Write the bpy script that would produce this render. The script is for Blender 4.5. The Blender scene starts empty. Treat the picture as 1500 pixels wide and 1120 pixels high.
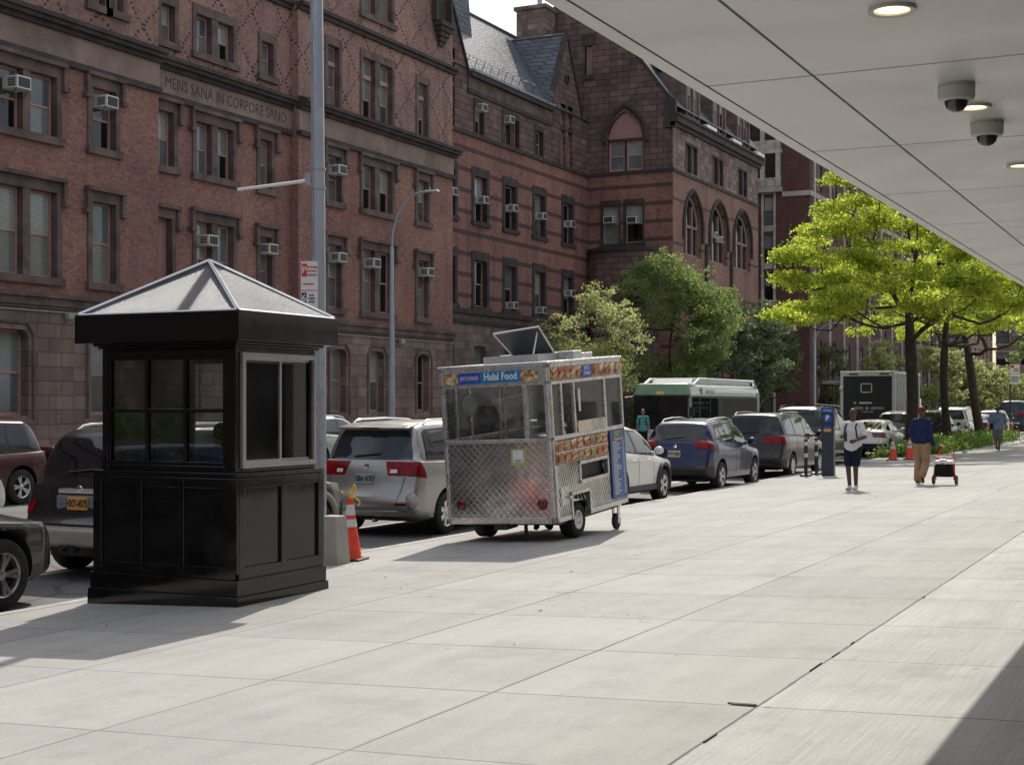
import bpy, bmesh, math, random
import numpy as np
from mathutils import Vector, Matrix
from mathutils.bvhtree import BVHTree
from mathutils.geometry import delaunay_2d_cdt
random.seed(7)
R = math.radians
scn = bpy.context.scene
col = scn.collection
PI = math.pi

# ------------------------------------------------------------------ ids
def tag(o, label=None, cat=None, group=None, kind=None):
    if label: o['label'] = label
    if cat: o['category'] = cat
    if group: o['group'] = group
    if kind: o['kind'] = kind
    return o
def empty(name, loc=(0, 0, 0), rz=0, label=None, cat=None, group=None, rot=None):
    o = bpy.data.objects.new(name, None); col.objects.link(o)
    o.empty_display_size = .2
    o.location = loc; o.rotation_euler = rot if rot else (0, 0, rz)
    tag(o, label, cat, group)
    return o
def link(name, me, parent=None):
    o = bpy.data.objects.new(name, me); col.objects.link(o)
    if parent is not None: o.parent = parent
    return o

# ------------------------------------------------------------------ materials
MATS = {}
class NT:
    def __init__(s, name):
        s.m = bpy.data.materials.new(name); s.m.use_nodes = True
        s.t = s.m.node_tree; s.n = s.t.nodes; s.l = s.t.links
        s.n.clear()
        s.out = s.n.new('ShaderNodeOutputMaterial')
        s.p = s.n.new('ShaderNodeBsdfPrincipled')
        s.l.new(s.p.outputs[0], s.out.inputs[0])
    def new(s, t, **k):
        nd = s.n.new(t)
        for a, b in k.items(): setattr(nd, a, b)
        return nd
    def lk(s, a, b): s.l.new(a, b)
    def setv(s, inp, v):
        if hasattr(v, 'is_output') or isinstance(v, bpy.types.NodeSocket): s.l.new(v, inp)
        else: inp.default_value = v
    def math(s, op, a, b=None, c=None, clamp=False):
        nd = s.n.new('ShaderNodeMath'); nd.operation = op; nd.use_clamp = clamp
        s.setv(nd.inputs[0], a)
        if b is not None: s.setv(nd.inputs[1], b)
        if c is not None: s.setv(nd.inputs[2], c)
        return nd.outputs[0]
    def mix(s, f, a, b, blend='MIX'):
        nd = s.n.new('ShaderNodeMix'); nd.data_type = 'RGBA'; nd.blend_type = blend
        s.setv(nd.inputs[0], f); s.setv(nd.inputs[6], a if not isinstance(a, tuple) else c4(a)); s.setv(nd.inputs[7], b if not isinstance(b, tuple) else c4(b))
        return nd.outputs[2]
    def noise(s, vec, scale, detail=4, rough=.55):
        nd = s.n.new('ShaderNodeTexNoise'); nd.inputs['Scale'].default_value = scale
        nd.inputs['Detail'].default_value = detail; nd.inputs['Roughness'].default_value = rough
        if vec is not None: s.l.new(vec, nd.inputs['Vector'])
        return nd.outputs['Fac']
    def pos(s):
        return s.n.new('ShaderNodeNewGeometry').outputs['Position']
    def obj(s):
        return s.n.new('ShaderNodeTexCoord').outputs['Object']
    def sep(s, v):
        nd = s.n.new('ShaderNodeSeparateXYZ'); s.l.new(v, nd.inputs[0]); return nd.outputs
    def comb(s, x, y, z=0.):
        nd = s.n.new('ShaderNodeCombineXYZ')
        for i, v in enumerate((x, y, z)): s.setv(nd.inputs[i], v)
        return nd.outputs[0]
    def ramp(s, f, stops):
        nd = s.n.new('ShaderNodeValToRGB'); s.l.new(f, nd.inputs[0])
        e = nd.color_ramp.elements
        while len(e) < len(stops): e.new(.5)
        for i, (p, c) in enumerate(stops): e[i].position = p; e[i].color = c4(c)
        return nd.outputs[0]
    def mr(s, f, a, b, c, d):
        nd = s.n.new('ShaderNodeMapRange'); s.l.new(f, nd.inputs[0])
        for i, v in enumerate((a, b, c, d)): nd.inputs[i + 1].default_value = v
        return nd.outputs[0]
    def bump(s, h, strength=.3, dist=.02):
        nd = s.n.new('ShaderNodeBump'); nd.inputs['Strength'].default_value = strength
        nd.inputs['Distance'].default_value = dist
        s.l.new(h, nd.inputs['Height']); s.l.new(nd.outputs[0], s.p.inputs['Normal'])
def c4(c):
    if isinstance(c, (int, float)): return (c, c, c, 1)
    return tuple(c) if len(c) == 4 else (c[0], c[1], c[2], 1)

def mat(name, color, rough=.6, metal=0., var=.12, scale=3., coat=0., bump=0., spec=.5, emit=None, es=0, dirt=None):
    if name in MATS: return MATS[name]
    t = NT(name); P = t.p
    P.inputs['Roughness'].default_value = rough; P.inputs['Metallic'].default_value = metal
    P.inputs['Specular IOR Level'].default_value = spec
    P.inputs['Coat Weight'].default_value = coat; P.inputs['Coat Roughness'].default_value = .04
    v = t.obj()
    n = t.noise(v, scale, 5)
    lo = tuple(c * (1 - var) for c in color); hi = tuple(min(1, c * (1 + var)) for c in color)
    c = t.ramp(n, [(.3, lo), (.7, hi)])
    if dirt:
        n2 = t.noise(v, dirt[1], 6, .7)
        c = t.mix(t.mr(n2, .5, .75, 0, dirt[2]), c, dirt[0])
    t.lk(c, P.inputs['Base Color'])
    if rough > .12:
        t.lk(t.mr(t.noise(v, scale * 4, 4), .3, .7, max(0, rough - .08), min(1, rough + .08)), P.inputs['Roughness'])
    if bump: t.bump(t.noise(v, scale * 12, 4), bump, .01)
    if emit: P.inputs['Emission Color'].default_value = c4(emit); P.inputs['Emission Strength'].default_value = es
    MATS[name] = t.m
    return t.m

# ------------------------------------------------------------------ mesh builder
class MB:
    def __init__(s): s.v = []; s.f = []; s.mi = []; s.m = 0
    def add(s, vs, fs):
        b = len(s.v); s.v.extend([tuple(v) for v in vs])
        for f in fs: s.f.append(tuple(b + i for i in f)); s.mi.append(s.m)
        return s
    def quad(s, a, b, c, d): return s.add([a, b, c, d], [(0, 1, 2, 3)])
    def poly(s, pts): return s.add(pts, [tuple(range(len(pts)))])
    def box(s, x0, x1, y0, y1, z0, z1):
        if x0 > x1: x0, x1 = x1, x0
        if y0 > y1: y0, y1 = y1, y0
        if z0 > z1: z0, z1 = z1, z0
        v = [(x0, y0, z0), (x1, y0, z0), (x1, y1, z0), (x0, y1, z0), (x0, y0, z1), (x1, y0, z1), (x1, y1, z1), (x0, y1, z1)]
        return s.add(v, [(0, 3, 2, 1), (4, 5, 6, 7), (0, 1, 5, 4), (1, 2, 6, 5), (2, 3, 7, 6), (3, 0, 4, 7)])
    def hexa(s, bot, top):
        n = len(bot)
        fs = [tuple(reversed(range(n))), tuple(range(n, 2 * n))] + [(i, (i + 1) % n, n + (i + 1) % n, n + i) for i in range(n)]
        return s.add(list(bot) + list(top), fs)
    def tube(s, pts, rad, seg=8, cap=True):
        pts = [Vector(p) for p in pts]; n = len(pts)
        if not isinstance(rad, (list, tuple)): rad = [rad] * n
        b = len(s.v); ref = None
        for i, p in enumerate(pts):
            d = (pts[min(i + 1, n - 1)] - pts[max(i - 1, 0)])
            if d.length < 1e-9: d = Vector((0, 0, 1))
            d.normalize()
            if ref is None:
                ref = Vector((0, 0, 1)) if abs(d.z) < .9 else Vector((1, 0, 0))
            u = (ref - d * ref.dot(d))
            if u.length < 1e-6: u = Vector((0, 1, 0)) - d * d.y
            u.normalize(); w = d.cross(u); ref = u
            for k in range(seg):
                a = 2 * PI * k / seg
                s.v.append(tuple(p + (u * math.cos(a) + w * math.sin(a)) * rad[i]))
        for i in range(n - 1):
            for k in range(seg):
                k2 = (k + 1) % seg
                s.f.append((b + i * seg + k, b + i * seg + k2, b + (i + 1) * seg + k2, b + (i + 1) * seg + k)); s.mi.append(s.m)
        if cap:
            s.f.append(tuple(b + k for k in reversed(range(seg)))); s.mi.append(s.m)
            s.f.append(tuple(b + (n - 1) * seg + k for k in range(seg))); s.mi.append(s.m)
        return s
    def cyl(s, p0, p1, r0, r1=None, seg=16): return s.tube([p0, p1], [r0, r0 if r1 is None else r1], seg)
    def lathe(s, prof, c=(0, 0, 0), axis='z', seg=24):
        # prof: (r, h)
        b = len(s.v); n = len(prof)
        for r, h in prof:
            for k in range(seg):
                a = 2 * PI * k / seg; x, y = r * math.cos(a), r * math.sin(a)
                if axis == 'z': p = (c[0] + x, c[1] + y, c[2] + h)
                elif axis == 'x': p = (c[0] + h, c[1] + x, c[2] + y)
                else: p = (c[0] + y, c[1] + h, c[2] + x)
                s.v.append(p)
        for i in range(n - 1):
            for k in range(seg):
                k2 = (k + 1) % seg
                s.f.append((b + i * seg + k, b + i * seg + k2, b + (i + 1) * seg + k2, b + (i + 1) * seg + k)); s.mi.append(s.m)
        return s
    def ball(s, c, r, seg=12, rings=8):
        rx, ry, rz = r if isinstance(r, (tuple, list)) else (r, r, r)
        b = len(s.v)
        for i in range(1, rings):
            t = PI * i / rings
            for k in range(seg):
                a = 2 * PI * k / seg
                s.v.append((c[0] + rx * math.sin(t) * math.cos(a), c[1] + ry * math.sin(t) * math.sin(a), c[2] + rz * math.cos(t)))
        top = len(s.v); s.v.append((c[0], c[1], c[2] + rz)); s.v.append((c[0], c[1], c[2] - rz))
        for i in range(rings - 2):
            for k in range(seg):
                k2 = (k + 1) % seg
                s.f.append((b + i * seg + k, b + (i + 1) * seg + k, b + (i + 1) * seg + k2, b + i * seg + k2)); s.mi.append(s.m)
        for k in range(seg):
            k2 = (k + 1) % seg
            s.f.append((top, b + k, b + k2)); s.mi.append(s.m)
            s.f.append((top + 1, b + (rings - 2) * seg + k2, b + (rings - 2) * seg + k)); s.mi.append(s.m)
        return s
    def build(s, name, m, parent=None, smooth=False, bevel=0, world=False, seg=2):
        me = bpy.data.meshes.new(name); me.from_pydata(s.v, [], s.f)
        ms = m if isinstance(m, (list, tuple)) else [m]
        for x in ms: me.materials.append(x)
        if any(s.mi): me.polygons.foreach_set('material_index', s.mi)
        bm = bmesh.new(); bm.from_mesh(me); bmesh.ops.recalc_face_normals(bm, faces=bm.faces); bm.to_mesh(me); bm.free()
        o = link(name, me, parent)
        if world and parent is not None:
            o.matrix_parent_inverse = wm(parent).inverted()
        if smooth:
            me.polygons.foreach_set('use_smooth', [True] * len(me.polygons))
            if smooth != 'full': me.set_sharp_from_angle(angle=R(38))
        if bevel:
            b = o.modifiers.new('bevel', 'BEVEL'); b.width = bevel; b.segments = seg; b.limit_method = 'ANGLE'; b.angle_limit = R(40)
            b.harden_normals = False
        return o
def wm(o):
    m = Matrix.Translation(o.location) @ o.rotation_euler.to_matrix().to_4x4()
    if o.parent is not None: return wm(o.parent) @ o.matrix_parent_inverse @ m
    return m

FONT = None
def text_mesh(txt, size, m, parent, name, origin, U, N, align='CENTER', extr=.002, xs=1., bold=0):
    """flat lettering: origin = world/local centre, U = reading direction, N = facing normal"""
    cu = bpy.data.curves.new('t', 'FONT'); cu.body = txt; cu.size = size; cu.align_x = align; cu.align_y = 'CENTER'
    cu.extrude = extr; cu.offset = bold; cu.resolution_u = 2
    o = bpy.data.objects.new('t', cu); col.objects.link(o)
    dg = bpy.context.evaluated_depsgraph_get()
    me = bpy.data.meshes.new_from_object(o.evaluated_get(dg))
    bpy.data.objects.remove(o); bpy.data.curves.remove(cu)
    U = Vector(U).normalized(); N = Vector(N).normalized(); V = N.cross(U)
    M = Matrix(((U.x * xs, V.x, N.x, origin[0]), (U.y * xs, V.y, N.y, origin[1]), (U.z * xs, V.z, N.z, origin[2]), (0, 0, 0, 1)))
    me.transform(M); me.materials.clear(); me.materials.append(m)
    for p in me.polygons: p.material_index = 0
    return link(name, me, parent)

# sidewalk height: falls 4 % toward the street on the near side
RZ = -.52
def gz(x): return .04 * x
def curb_x(y): return -10.36 if y < 28 else max(-11.4, -10.36 - (y - 28) * .034)
# ------------------------------------------------------------------ surfaces
def concrete_walk():
    t = NT('sidewalk_concrete'); P = t.p; g = t.pos(); X, Y, Z = t.sep(g)
    u = t.math('DIVIDE', t.math('ADD', X, 2.31 + 165), 1.65)
    v = t.math('DIVIDE', t.math('ADD', Y, -7.78 + 163), 1.63)
    wob = t.math('MULTIPLY', t.math('SUBTRACT', t.noise(g, 1.3, 3), .5), .012)
    def edge(w):
        f = t.math('FRACT', t.math('ADD', t.math('ADD', w, .5), wob)); return t.math('ABSOLUTE', t.math('SUBTRACT', f, .5))
    eu, ev = edge(u), edge(v)
    cell = t.comb(t.math('FLOOR', u), t.math('FLOOR', v))
    wn = t.new('ShaderNodeTexWhiteNoise', noise_dimensions='2D'); t.lk(cell, wn.inputs[0])
    jn = t.noise(g, .45, 3)
    jw = t.mr(jn, .3, .7, .0042, .0078)
    ju = t.math('LESS_THAN', eu, jw); jv = t.math('LESS_THAN', ev, t.math('MULTIPLY', jw, .85))
    strong = t.mr(t.noise(g, .25, 2), .35, .6, .5, 1.)
    joint = t.math('MULTIPLY', t.math('MAXIMUM', ju, jv), strong)
    # the wide isolation joint at x = -2.31
    wide = t.math('LESS_THAN', t.math('ABSOLUTE', t.math('ADD', X, t.math('ADD', 2.31, t.math('MULTIPLY', wob, 1.5)))), t.mr(t.noise(g, 3., 4), .35, .65, .004, .013))
    joint = t.math('MAXIMUM', joint, wide)
    right = t.math('GREATER_THAN', X, -2.31)
    big = t.noise(g, .35, 5, .6); mid = t.noise(g, 2.2, 5, .65)
    mp = t.new('ShaderNodeMapping'); t.lk(g, mp.inputs[0]); mp.inputs['Scale'].default_value = (5.5, .35, 1); mp.inputs['Rotation'].default_value = (0, 0, R(14))
    streak = t.noise(mp.outputs[0], 1., 5, .6)
    fine = t.noise(g, 48., 4, .85)
    sp = t.noise(g, 210., 2, .9)
    base = t.mix(right, (.345, .338, .32), (.405, .4, .383))
    val = t.math('ADD', t.math('MULTIPLY', t.math('SUBTRACT', big, .5), .42), t.math('MULTIPLY', t.math('SUBTRACT', mid, .5), .32))
    val = t.math('ADD', val, t.math('MULTIPLY', t.math('SUBTRACT', wn.outputs[0], .5), .15))
    val = t.math('ADD', val, t.math('MULTIPLY', t.math('SUBTRACT', streak, .5), .34))
    val = t.math('ADD', val, t.math('MULTIPLY', t.math('SUBTRACT', fine, .5), .62))
    val = t.math('ADD', val, t.math('MULTIPLY', t.math('SUBTRACT', sp, .5), .5))
    # broom finish to the right of the wide joint
    mb = t.new('ShaderNodeMapping'); t.lk(g, mb.inputs[0]); mb.inputs['Scale'].default_value = (60, 1.2, 1); mb.inputs['Rotation'].default_value = (0, 0, R(3))
    broom = t.math('MULTIPLY', t.math('MULTIPLY', t.math('SUBTRACT', t.noise(mb.outputs[0], 1., 3), .5), .5), right)
    val = t.math('ADD', val, broom)
    m = t.math('ADD', val, 1.)
    c = t.mix(1., base, t.comb(m, m, m), 'MULTIPLY')
    # gum spots
    vo = t.new('ShaderNodeTexVoronoi'); vo.inputs['Scale'].default_value = 1.6; t.lk(g, vo.inputs['Vector'])
    gum = t.math('MULTIPLY', t.math('LESS_THAN', vo.outputs['Distance'], .035), .6)
    c = t.mix(gum, c, (.13, .12, .11))
    st = t.mr(t.noise(g, .9, 6, .7), .54, .74, 0, .5)
    c = t.mix(st, c, (.2, .185, .165))
    v2 = t.new('ShaderNodeTexVoronoi', feature='DISTANCE_TO_EDGE'); v2.inputs['Scale'].default_value = .42; dn = t.new('ShaderNodeVectorMath', operation='ADD'); t.lk(g, dn.inputs[0])
    n3 = t.new('ShaderNodeTexNoise'); n3.inputs['Scale'].default_value = 2.2; n3.inputs['Detail'].default_value = 5; t.lk(g, n3.inputs['Vector']); t.lk(n3.outputs['Color'], dn.inputs[1]); t.lk(dn.outputs[0], v2.inputs['Vector'])
    crack = t.math('MULTIPLY', t.math('LESS_THAN', v2.outputs['Distance'], .0022), t.math('GREATER_THAN', t.noise(g, .22, 2), .57))
    c = t.mix(t.math('MULTIPLY', crack, .6), c, (.09, .085, .08))
    drip = t.mr(t.noise(g, 5.5, 6, .8), .62, .7, 0, .28); c = t.mix(drip, c, (.24, .225, .2))
    c = t.mix(t.math('MULTIPLY', joint, .86), c, (.06, .055, .05))
    t.lk(c, P.inputs['Base Color']); P.inputs['Roughness'].default_value = .82
    P.inputs['Specular IOR Level'].default_value = .35
    h = t.math('SUBTRACT', t.math('ADD', t.math('MULTIPLY', fine, .18), t.math('MULTIPLY', mid, .2)), joint)
    t.bump(h, .35, .01)
    return t.m
def asphalt():
    t = NT('road_asphalt'); P = t.p; g = t.pos()
    a = t.noise(g, .5, 5); f = t.noise(g, 60, 3, .8)
    m = t.math('ADD', t.math('MULTIPLY', a, .7), t.math('MULTIPLY', f, .8))
    c = t.ramp(m, [(.45, (.055, .055, .058)), (1., (.17, .165, .16))])
    vo = t.new('ShaderNodeTexVoronoi', feature='DISTANCE_TO_EDGE'); vo.inputs['Scale'].default_value = .35; t.lk(g, vo.inputs['Vector'])
    c = t.mix(t.math('MULTIPLY', t.math('LESS_THAN', vo.outputs['Distance'], .012), .6), c, (.03, .03, .03))
    t.lk(c, P.inputs['Base Color']); P.inputs['Roughness'].default_value = .8; t.bump(f, .3, .01)
    return t.m
M_WALK = concrete_walk(); M_ROAD = asphalt()
M_CURB = mat('curb_granite', (.36, .35, .33), .75, var=.2, scale=5, bump=.3, dirt=((.1, .1, .1), 4, .6))
M_GROUND = mat('ground_earth', (.16, .15, .13), .9, var=.2, scale=.2)
M_LINE = mat('road_paint', (.62, .61, .58), .6, var=.15, scale=6, dirt=((.15, .15, .15), 9, .8))
M_FARWALK = mat('far_walk_concrete', (.3, .29, .27), .85, var=.15, scale=1)

b = MB(); b.quad((-900, -300, -.9), (900, -300, -.9), (900, 1500, -.9), (-900, 1500, -.9))
tag(b.build('ground', M_GROUND), kind='structure')
b = MB(); b.quad((-60, -40, RZ), (0, -40, RZ), (0, 600, RZ), (-60, 600, RZ))
tag(b.build('road', M_ROAD), kind='structure')
ys = [-40] + [28 + i * 4 for i in range(10)] + [600]
b = MB()
for y0, y1 in zip(ys[:-1], ys[1:]):
    c0, c1 = curb_x(y0), curb_x(y1)
    b.quad((c0, y0, gz(c0)), (7, y0, gz(7)), (7, y1, gz(7)), (c1, y1, gz(c1)))
tag(b.build('sidewalk', M_WALK), kind='structure')
b = MB()
for y0, y1 in zip(ys[:-1], ys[1:]):
    c0, c1 = curb_x(y0), curb_x(y1)
    b.hexa([(c0 - .16, y0, RZ - .05), (c0, y0, RZ - .05), (c1, y1, RZ - .05), (c1 - .16, y1, RZ - .05)],
           [(c0 - .145, y0, gz(c0) + .002), (c0, y0, gz(c0) + .004), (c1, y1, gz(c1) + .004), (c1 - .145, y1, gz(c1) + .002)])
tag(b.build('curb', M_CURB), kind='structure')
b = MB(); b.box(-34.6, -27.6, -40, 600, -.6, -.37); b.box(-60, -34.6, -40, 600, -.6, -.373)
tag(b.build('far_sidewalk', M_FARWALK), kind='structure')
b = MB()
for y0, y1, x in [(-40, 46, -13.05), (60, 400, -13.6)]:
    b.quad((x - .06, y0, RZ + .004), (x + .06, y0, RZ + .004), (x + .06, y1, RZ + .004), (x - .06, y1, RZ + .004))
for k in range(60):
    y0 = -30 + k * 7
    b.quad((-16.5, y0, RZ + .004), (-16.38, y0, RZ + .004), (-16.38, y0 + 3, RZ + .004), (-16.5, y0 + 3, RZ + .004))
b.quad((-19.3, -40, RZ + .004), (-19.18, -40, RZ + .004), (-19.18, 400, RZ + .004), (-19.3, 400, RZ + .004))
tag(b.build('road_marking', M_LINE), kind='structure')

# crumbled sealant along the wide joint
m = MB(); r_ = random.Random(9)
for k in range(6):
    y = 5.2 + 10.5 * r_.random() ** 1.3; x = -2.31 + r_.gauss(0, .012); L = r_.uniform(.02, .22); w_ = r_.uniform(.003, .008); z = gz(x) + .004
    m.hexa([(x - w_, y, z - .003), (x + w_, y + .01, z - .003), (x + w_ * .6, y + L, z - .003), (x - w_ * .4, y + L * .9, z - .003)], [(x - w_ * .8, y, z + .006), (x + w_ * .7, y + .01, z + .006), (x + w_ * .5, y + L, z + .005), (x - w_ * .3, y + L * .9, z + .006)])
m.hexa([(-2.46, 7.78, gz(-2.46)), (-2.31, 7.76, gz(-2.3)), (-2.31, 7.80, gz(-2.3)), (-2.5, 7.83, gz(-2.5))], [(-2.45, 7.785, gz(-2.5) + .01), (-2.32, 7.77, gz(-2.3) + .012), (-2.32, 7.795, gz(-2.3) + .012), (-2.49, 7.82, gz(-2.5) + .01)])
tag(m.build('joint_debris', mat('dark_sealant', (.12, .11, .1), .9, var=.4)), 'dark crumbled sealant along the wide joint in the sidewalk', 'debris', kind='stuff')
# ------------------------------------------------------------------ masonry materials
def brick_mat(name, c1, c2, mortar, bw, bh, ms=.012, rough=.85, diaper=False, bands=None, stain=.5, offset=.5, bumpd=.006, varsc=.25):
    t = NT(name); P = t.p; g = t.pos(); X, Y, Z = t.sep(g)
    h = t.math('ADD', X, Y); vec = t.comb(h, Z, 0.)
    br = t.new('ShaderNodeTexBrick'); t.lk(vec, br.inputs['Vector'])
    br.inputs['Color1'].default_value = c4(c1); br.inputs['Color2'].default_value = c4(c2); br.inputs['Mortar'].default_value = c4(mortar)
    br.inputs['Scale'].default_value = 1.; br.inputs['Mortar Size'].default_value = ms; br.inputs['Mortar Smooth'].default_value = .2
    br.inputs['Brick Width'].default_value = bw; br.inputs['Row Height'].default_value = bh; br.offset = offset; br.inputs['Bias'].default_value = -.1
    c = br.outputs['Color']
    # per brick light and dark burnt ones
    cell = t.comb(t.math('FLOOR', t.math('DIVIDE', h, bw * .5)), t.math('FLOOR', t.math('DIVIDE', Z, bh)))
    wn = t.new('ShaderNodeTexWhiteNoise', noise_dimensions='2D'); t.lk(cell, wn.inputs[0])
    k = t.mr(wn.outputs[0], 0, 1, .8, 1.24)
    c = t.mix(.8, c, t.mix(1., c, t.comb(k, k, k), 'MULTIPLY'))
    big = t.noise(g, varsc, 6, .65); k2 = t.mr(big, .3, .7, .72, 1.25)
    c = t.mix(1., c, t.comb(k2, k2, k2), 'MULTIPLY')
    if bands:
        z0, per, wd, cc = bands
        f = t.math('FRACT', t.math('DIVIDE', t.math('SUBTRACT', Z, z0), per))
        bn = t.math('LESS_THAN', f, wd / per); c = t.mix(t.math('MULTIPLY', bn, .75), c, cc)
    if diaper:
        a, bz = diaper
        hq = t.math('MULTIPLY', t.math('FLOOR', t.math('DIVIDE', h, .115)), .115)
        zq = t.math('MULTIPLY', t.math('FLOOR', t.math('DIVIDE', Z, .15)), .15)
        p = t.math('DIVIDE', hq, a); q = t.math('DIVIDE', zq, bz)
        ds = []
        for op in ('ADD', 'SUBTRACT'):
            f = t.math('FRACT', t.math('ADD', t.math(op, p, q), 100.))
            ds.append(t.math('LESS_THAN', f, .055))
        d = t.math('MAXIMUM', ds[0], ds[1])
        row = t.math('LESS_THAN', t.math('FRACT', t.math('DIVIDE', Z, .15)), .62)
        d = t.math('MULTIPLY', d, row)
        c = t.mix(t.math('MULTIPLY', d, .8), c, (.018, .014, .015))
    # soot running down
    mp = t.new('ShaderNodeMapping'); t.lk(vec, mp.inputs[0]); mp.inputs['Scale'].default_value = (1.3, .12, 1)
    s = t.mr(t.noise(mp.outputs[0], 1., 6, .7), .5, .75, 0, stain)
    c = t.mix(s, c, (.03, .024, .024))
    t.lk(c, P.inputs['Base Color']); P.inputs['Roughness'].default_value = rough; P.inputs['Specular IOR Level'].default_value = .3
    t.bump(t.math('ADD', t.math('MULTIPLY', br.outputs['Fac'], -1.), t.math('MULTIPLY', t.noise(g, 14, 4), .6)), .5, bumpd)
    return t.m
BR = (.325, .165, .13); BR2 = (.235, .122, .1)
M_BRICK = brick_mat('red_brick', BR, BR2, (.17, .1, .09), .22, .075, .009, stain=.35)
M_DIAPER = brick_mat('diaper_brick', (.295, .163, .131), (.22, .124, .103), (.3, .215, .18), .22, .075, .009, diaper=(2.15, 2.25), stain=.45)
M_BROWN = brick_mat('brownstone_ashlar', (.235, .17, .145), (.165, .12, .104), (.055, .042, .038), 1.05, .46, .012, stain=.5, varsc=.6)
M_BAND = brick_mat('wing_brick', (.335, .168, .132), (.26, .13, .106), (.12, .07, .06), .24, .085, .01, bands=(5.16, 1.18, .26, (.05, .034, .034)), stain=.65)
M_DARKST = brick_mat('dark_rock_face', (.18, .112, .097), (.11, .074, .068), (.028, .022, .022), .95, .4, .02, stain=.75, bumpd=.03, varsc=.7)
M_PALEST = brick_mat('weathered_stone', (.27, .2, .17), (.12, .088, .076), (.07, .05, .045), .8, .36, .012, stain=.6, varsc=.8)
M_WARMST = brick_mat('warm_brick_face', (.33, .19, .145), (.25, .145, .112), (.12, .075, .06), .24, .085, .01, bands=(6.2, 2.9, .2, (.07, .045, .04)), stain=.7)
M_TRIM = mat('brownstone_trim', (.13, .09, .077), .8, var=.4, scale=1.6, bump=.4, dirt=((.028, .023, .023), 1.1, .85))
M_TRIMD = mat('sooty_stone_trim', (.052, .038, .036), .8, var=.45, scale=1.5, bump=.4, dirt=((.02, .017, .017), 1.4, .8))
M_FRIEZE = mat('frieze_stone', (.25, .175, .145), .8, var=.25, scale=.9, bump=.2, dirt=((.06, .043, .038), .7, .7))
M_SASH = mat('pink_sash_paint', (.4, .235, .21), .55, var=.12, scale=3)
M_TRACERY = mat('dull_pink_tracery', (.24, .15, .13), .6, var=.2)
M_BOARD = mat('pink_board', (.36, .205, .185), .6, var=.1, scale=3)
M_LETTER = mat('incised_letter', (.08, .055, .047), .9, var=.1)
M_STONEW = brick_mat('pale_buff_stone', (.42, .39, .35), (.36, .33, .3), (.2, .18, .16), 1.2, .5, .01, stain=.2)
M_TANBR = brick_mat('tan_brick', (.34, .21, .155), (.26, .16, .12), (.3, .22, .17), .24, .085, .01, stain=.25)
M_MAROON = brick_mat('maroon_brick', (.13, .058, .05), (.095, .045, .042), (.08, .05, .045), .24, .085, .01, stain=.4)
def slate():
    t = NT('roof_slate'); P = t.p; g = t.obj(); X, Y, Z = t.sep(g)
    v = t.comb(t.math('ADD', Y, t.math('MULTIPLY', X, .35)), Z, 0.)
    br = t.new('ShaderNodeTexBrick'); t.lk(v, br.inputs['Vector']); br.inputs['Scale'].default_value = 1.
    br.inputs['Color1'].default_value = (.12, .135, .16, 1); br.inputs['Color2'].default_value = (.07, .08, .1, 1); br.inputs['Mortar'].default_value = (.04, .045, .05, 1)
    br.inputs['Brick Width'].default_value = .45; br.inputs['Row Height'].default_value = .3; br.inputs['Mortar Size'].default_value = .03
    t.lk(br.outputs['Color'], P.inputs['Base Color'])
    P.inputs['Roughness'].default_value = .36; P.inputs['Specular IOR Level'].default_value = .4
    t.lk(t.mr(t.noise(g, 1.5, 5), .3, .7, .36, .55), P.inputs['Roughness'])
    t.bump(t.math('ADD', t.math('MULTIPLY', br.outputs['Fac'], -1.), t.math('MULTIPLY', t.noise(g, 8, 4), .7)), .9, .05)
    return t.m
M_SLATE = slate()
def glass_opaque(name, base, blind=None, seed=0):
    """window glass of a building seen from the street: dark room behind, wavy old panes"""
    t = NT(name); P = t.p; g = t.pos(); X, Y, Z = t.sep(g)
    w = t.noise(g, .35, 5, .6)
    c = t.ramp(w, [(.35, tuple(x * .4 for x in base)), (.6, base), (.75, tuple(min(1, x * 2.2) for x in base))])
    if blind:
        f = t.math('FRACT', t.math('MULTIPLY', Z, 14.)); k = t.math('GREATER_THAN', f, .2)
        c = t.mix(t.math('MULTIPLY', k, .9), c, t.mix(t.noise(g, 1.2, 3), tuple(x * .55 for x in blind), blind))
    t.lk(c, P.inputs['Base Color']); P.inputs['Roughness'].default_value = .04 if not blind else .12
    P.inputs['Specular IOR Level'].default_value = .7
    t.bump(t.noise(g, 1.1, 2), .08, .02)
    return t.m
M_GL = [glass_opaque('sash_glass_dark', (.012, .014, .016)), glass_opaque('sash_glass_blind', (.05, .055, .055), (.5, .52, .49)),
        glass_opaque('sash_glass_grey_reflection', (.16, .18, .18)), glass_opaque('sash_glass_curtain', (.05, .05, .05), (.33, .35, .33))]  # grey pane has a middling reflection painted into its colour
M_ACW = mat('air_conditioner_white', (.62, .61, .57), .5, var=.08, scale=4, dirt=((.3, .28, .24), 6, .5))
M_ACD = mat('air_conditioner_grille', (.035, .036, .038), .6, var=.3, scale=30)
M_IRON = mat('dark_iron', (.025, .025, .027), .6)

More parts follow.
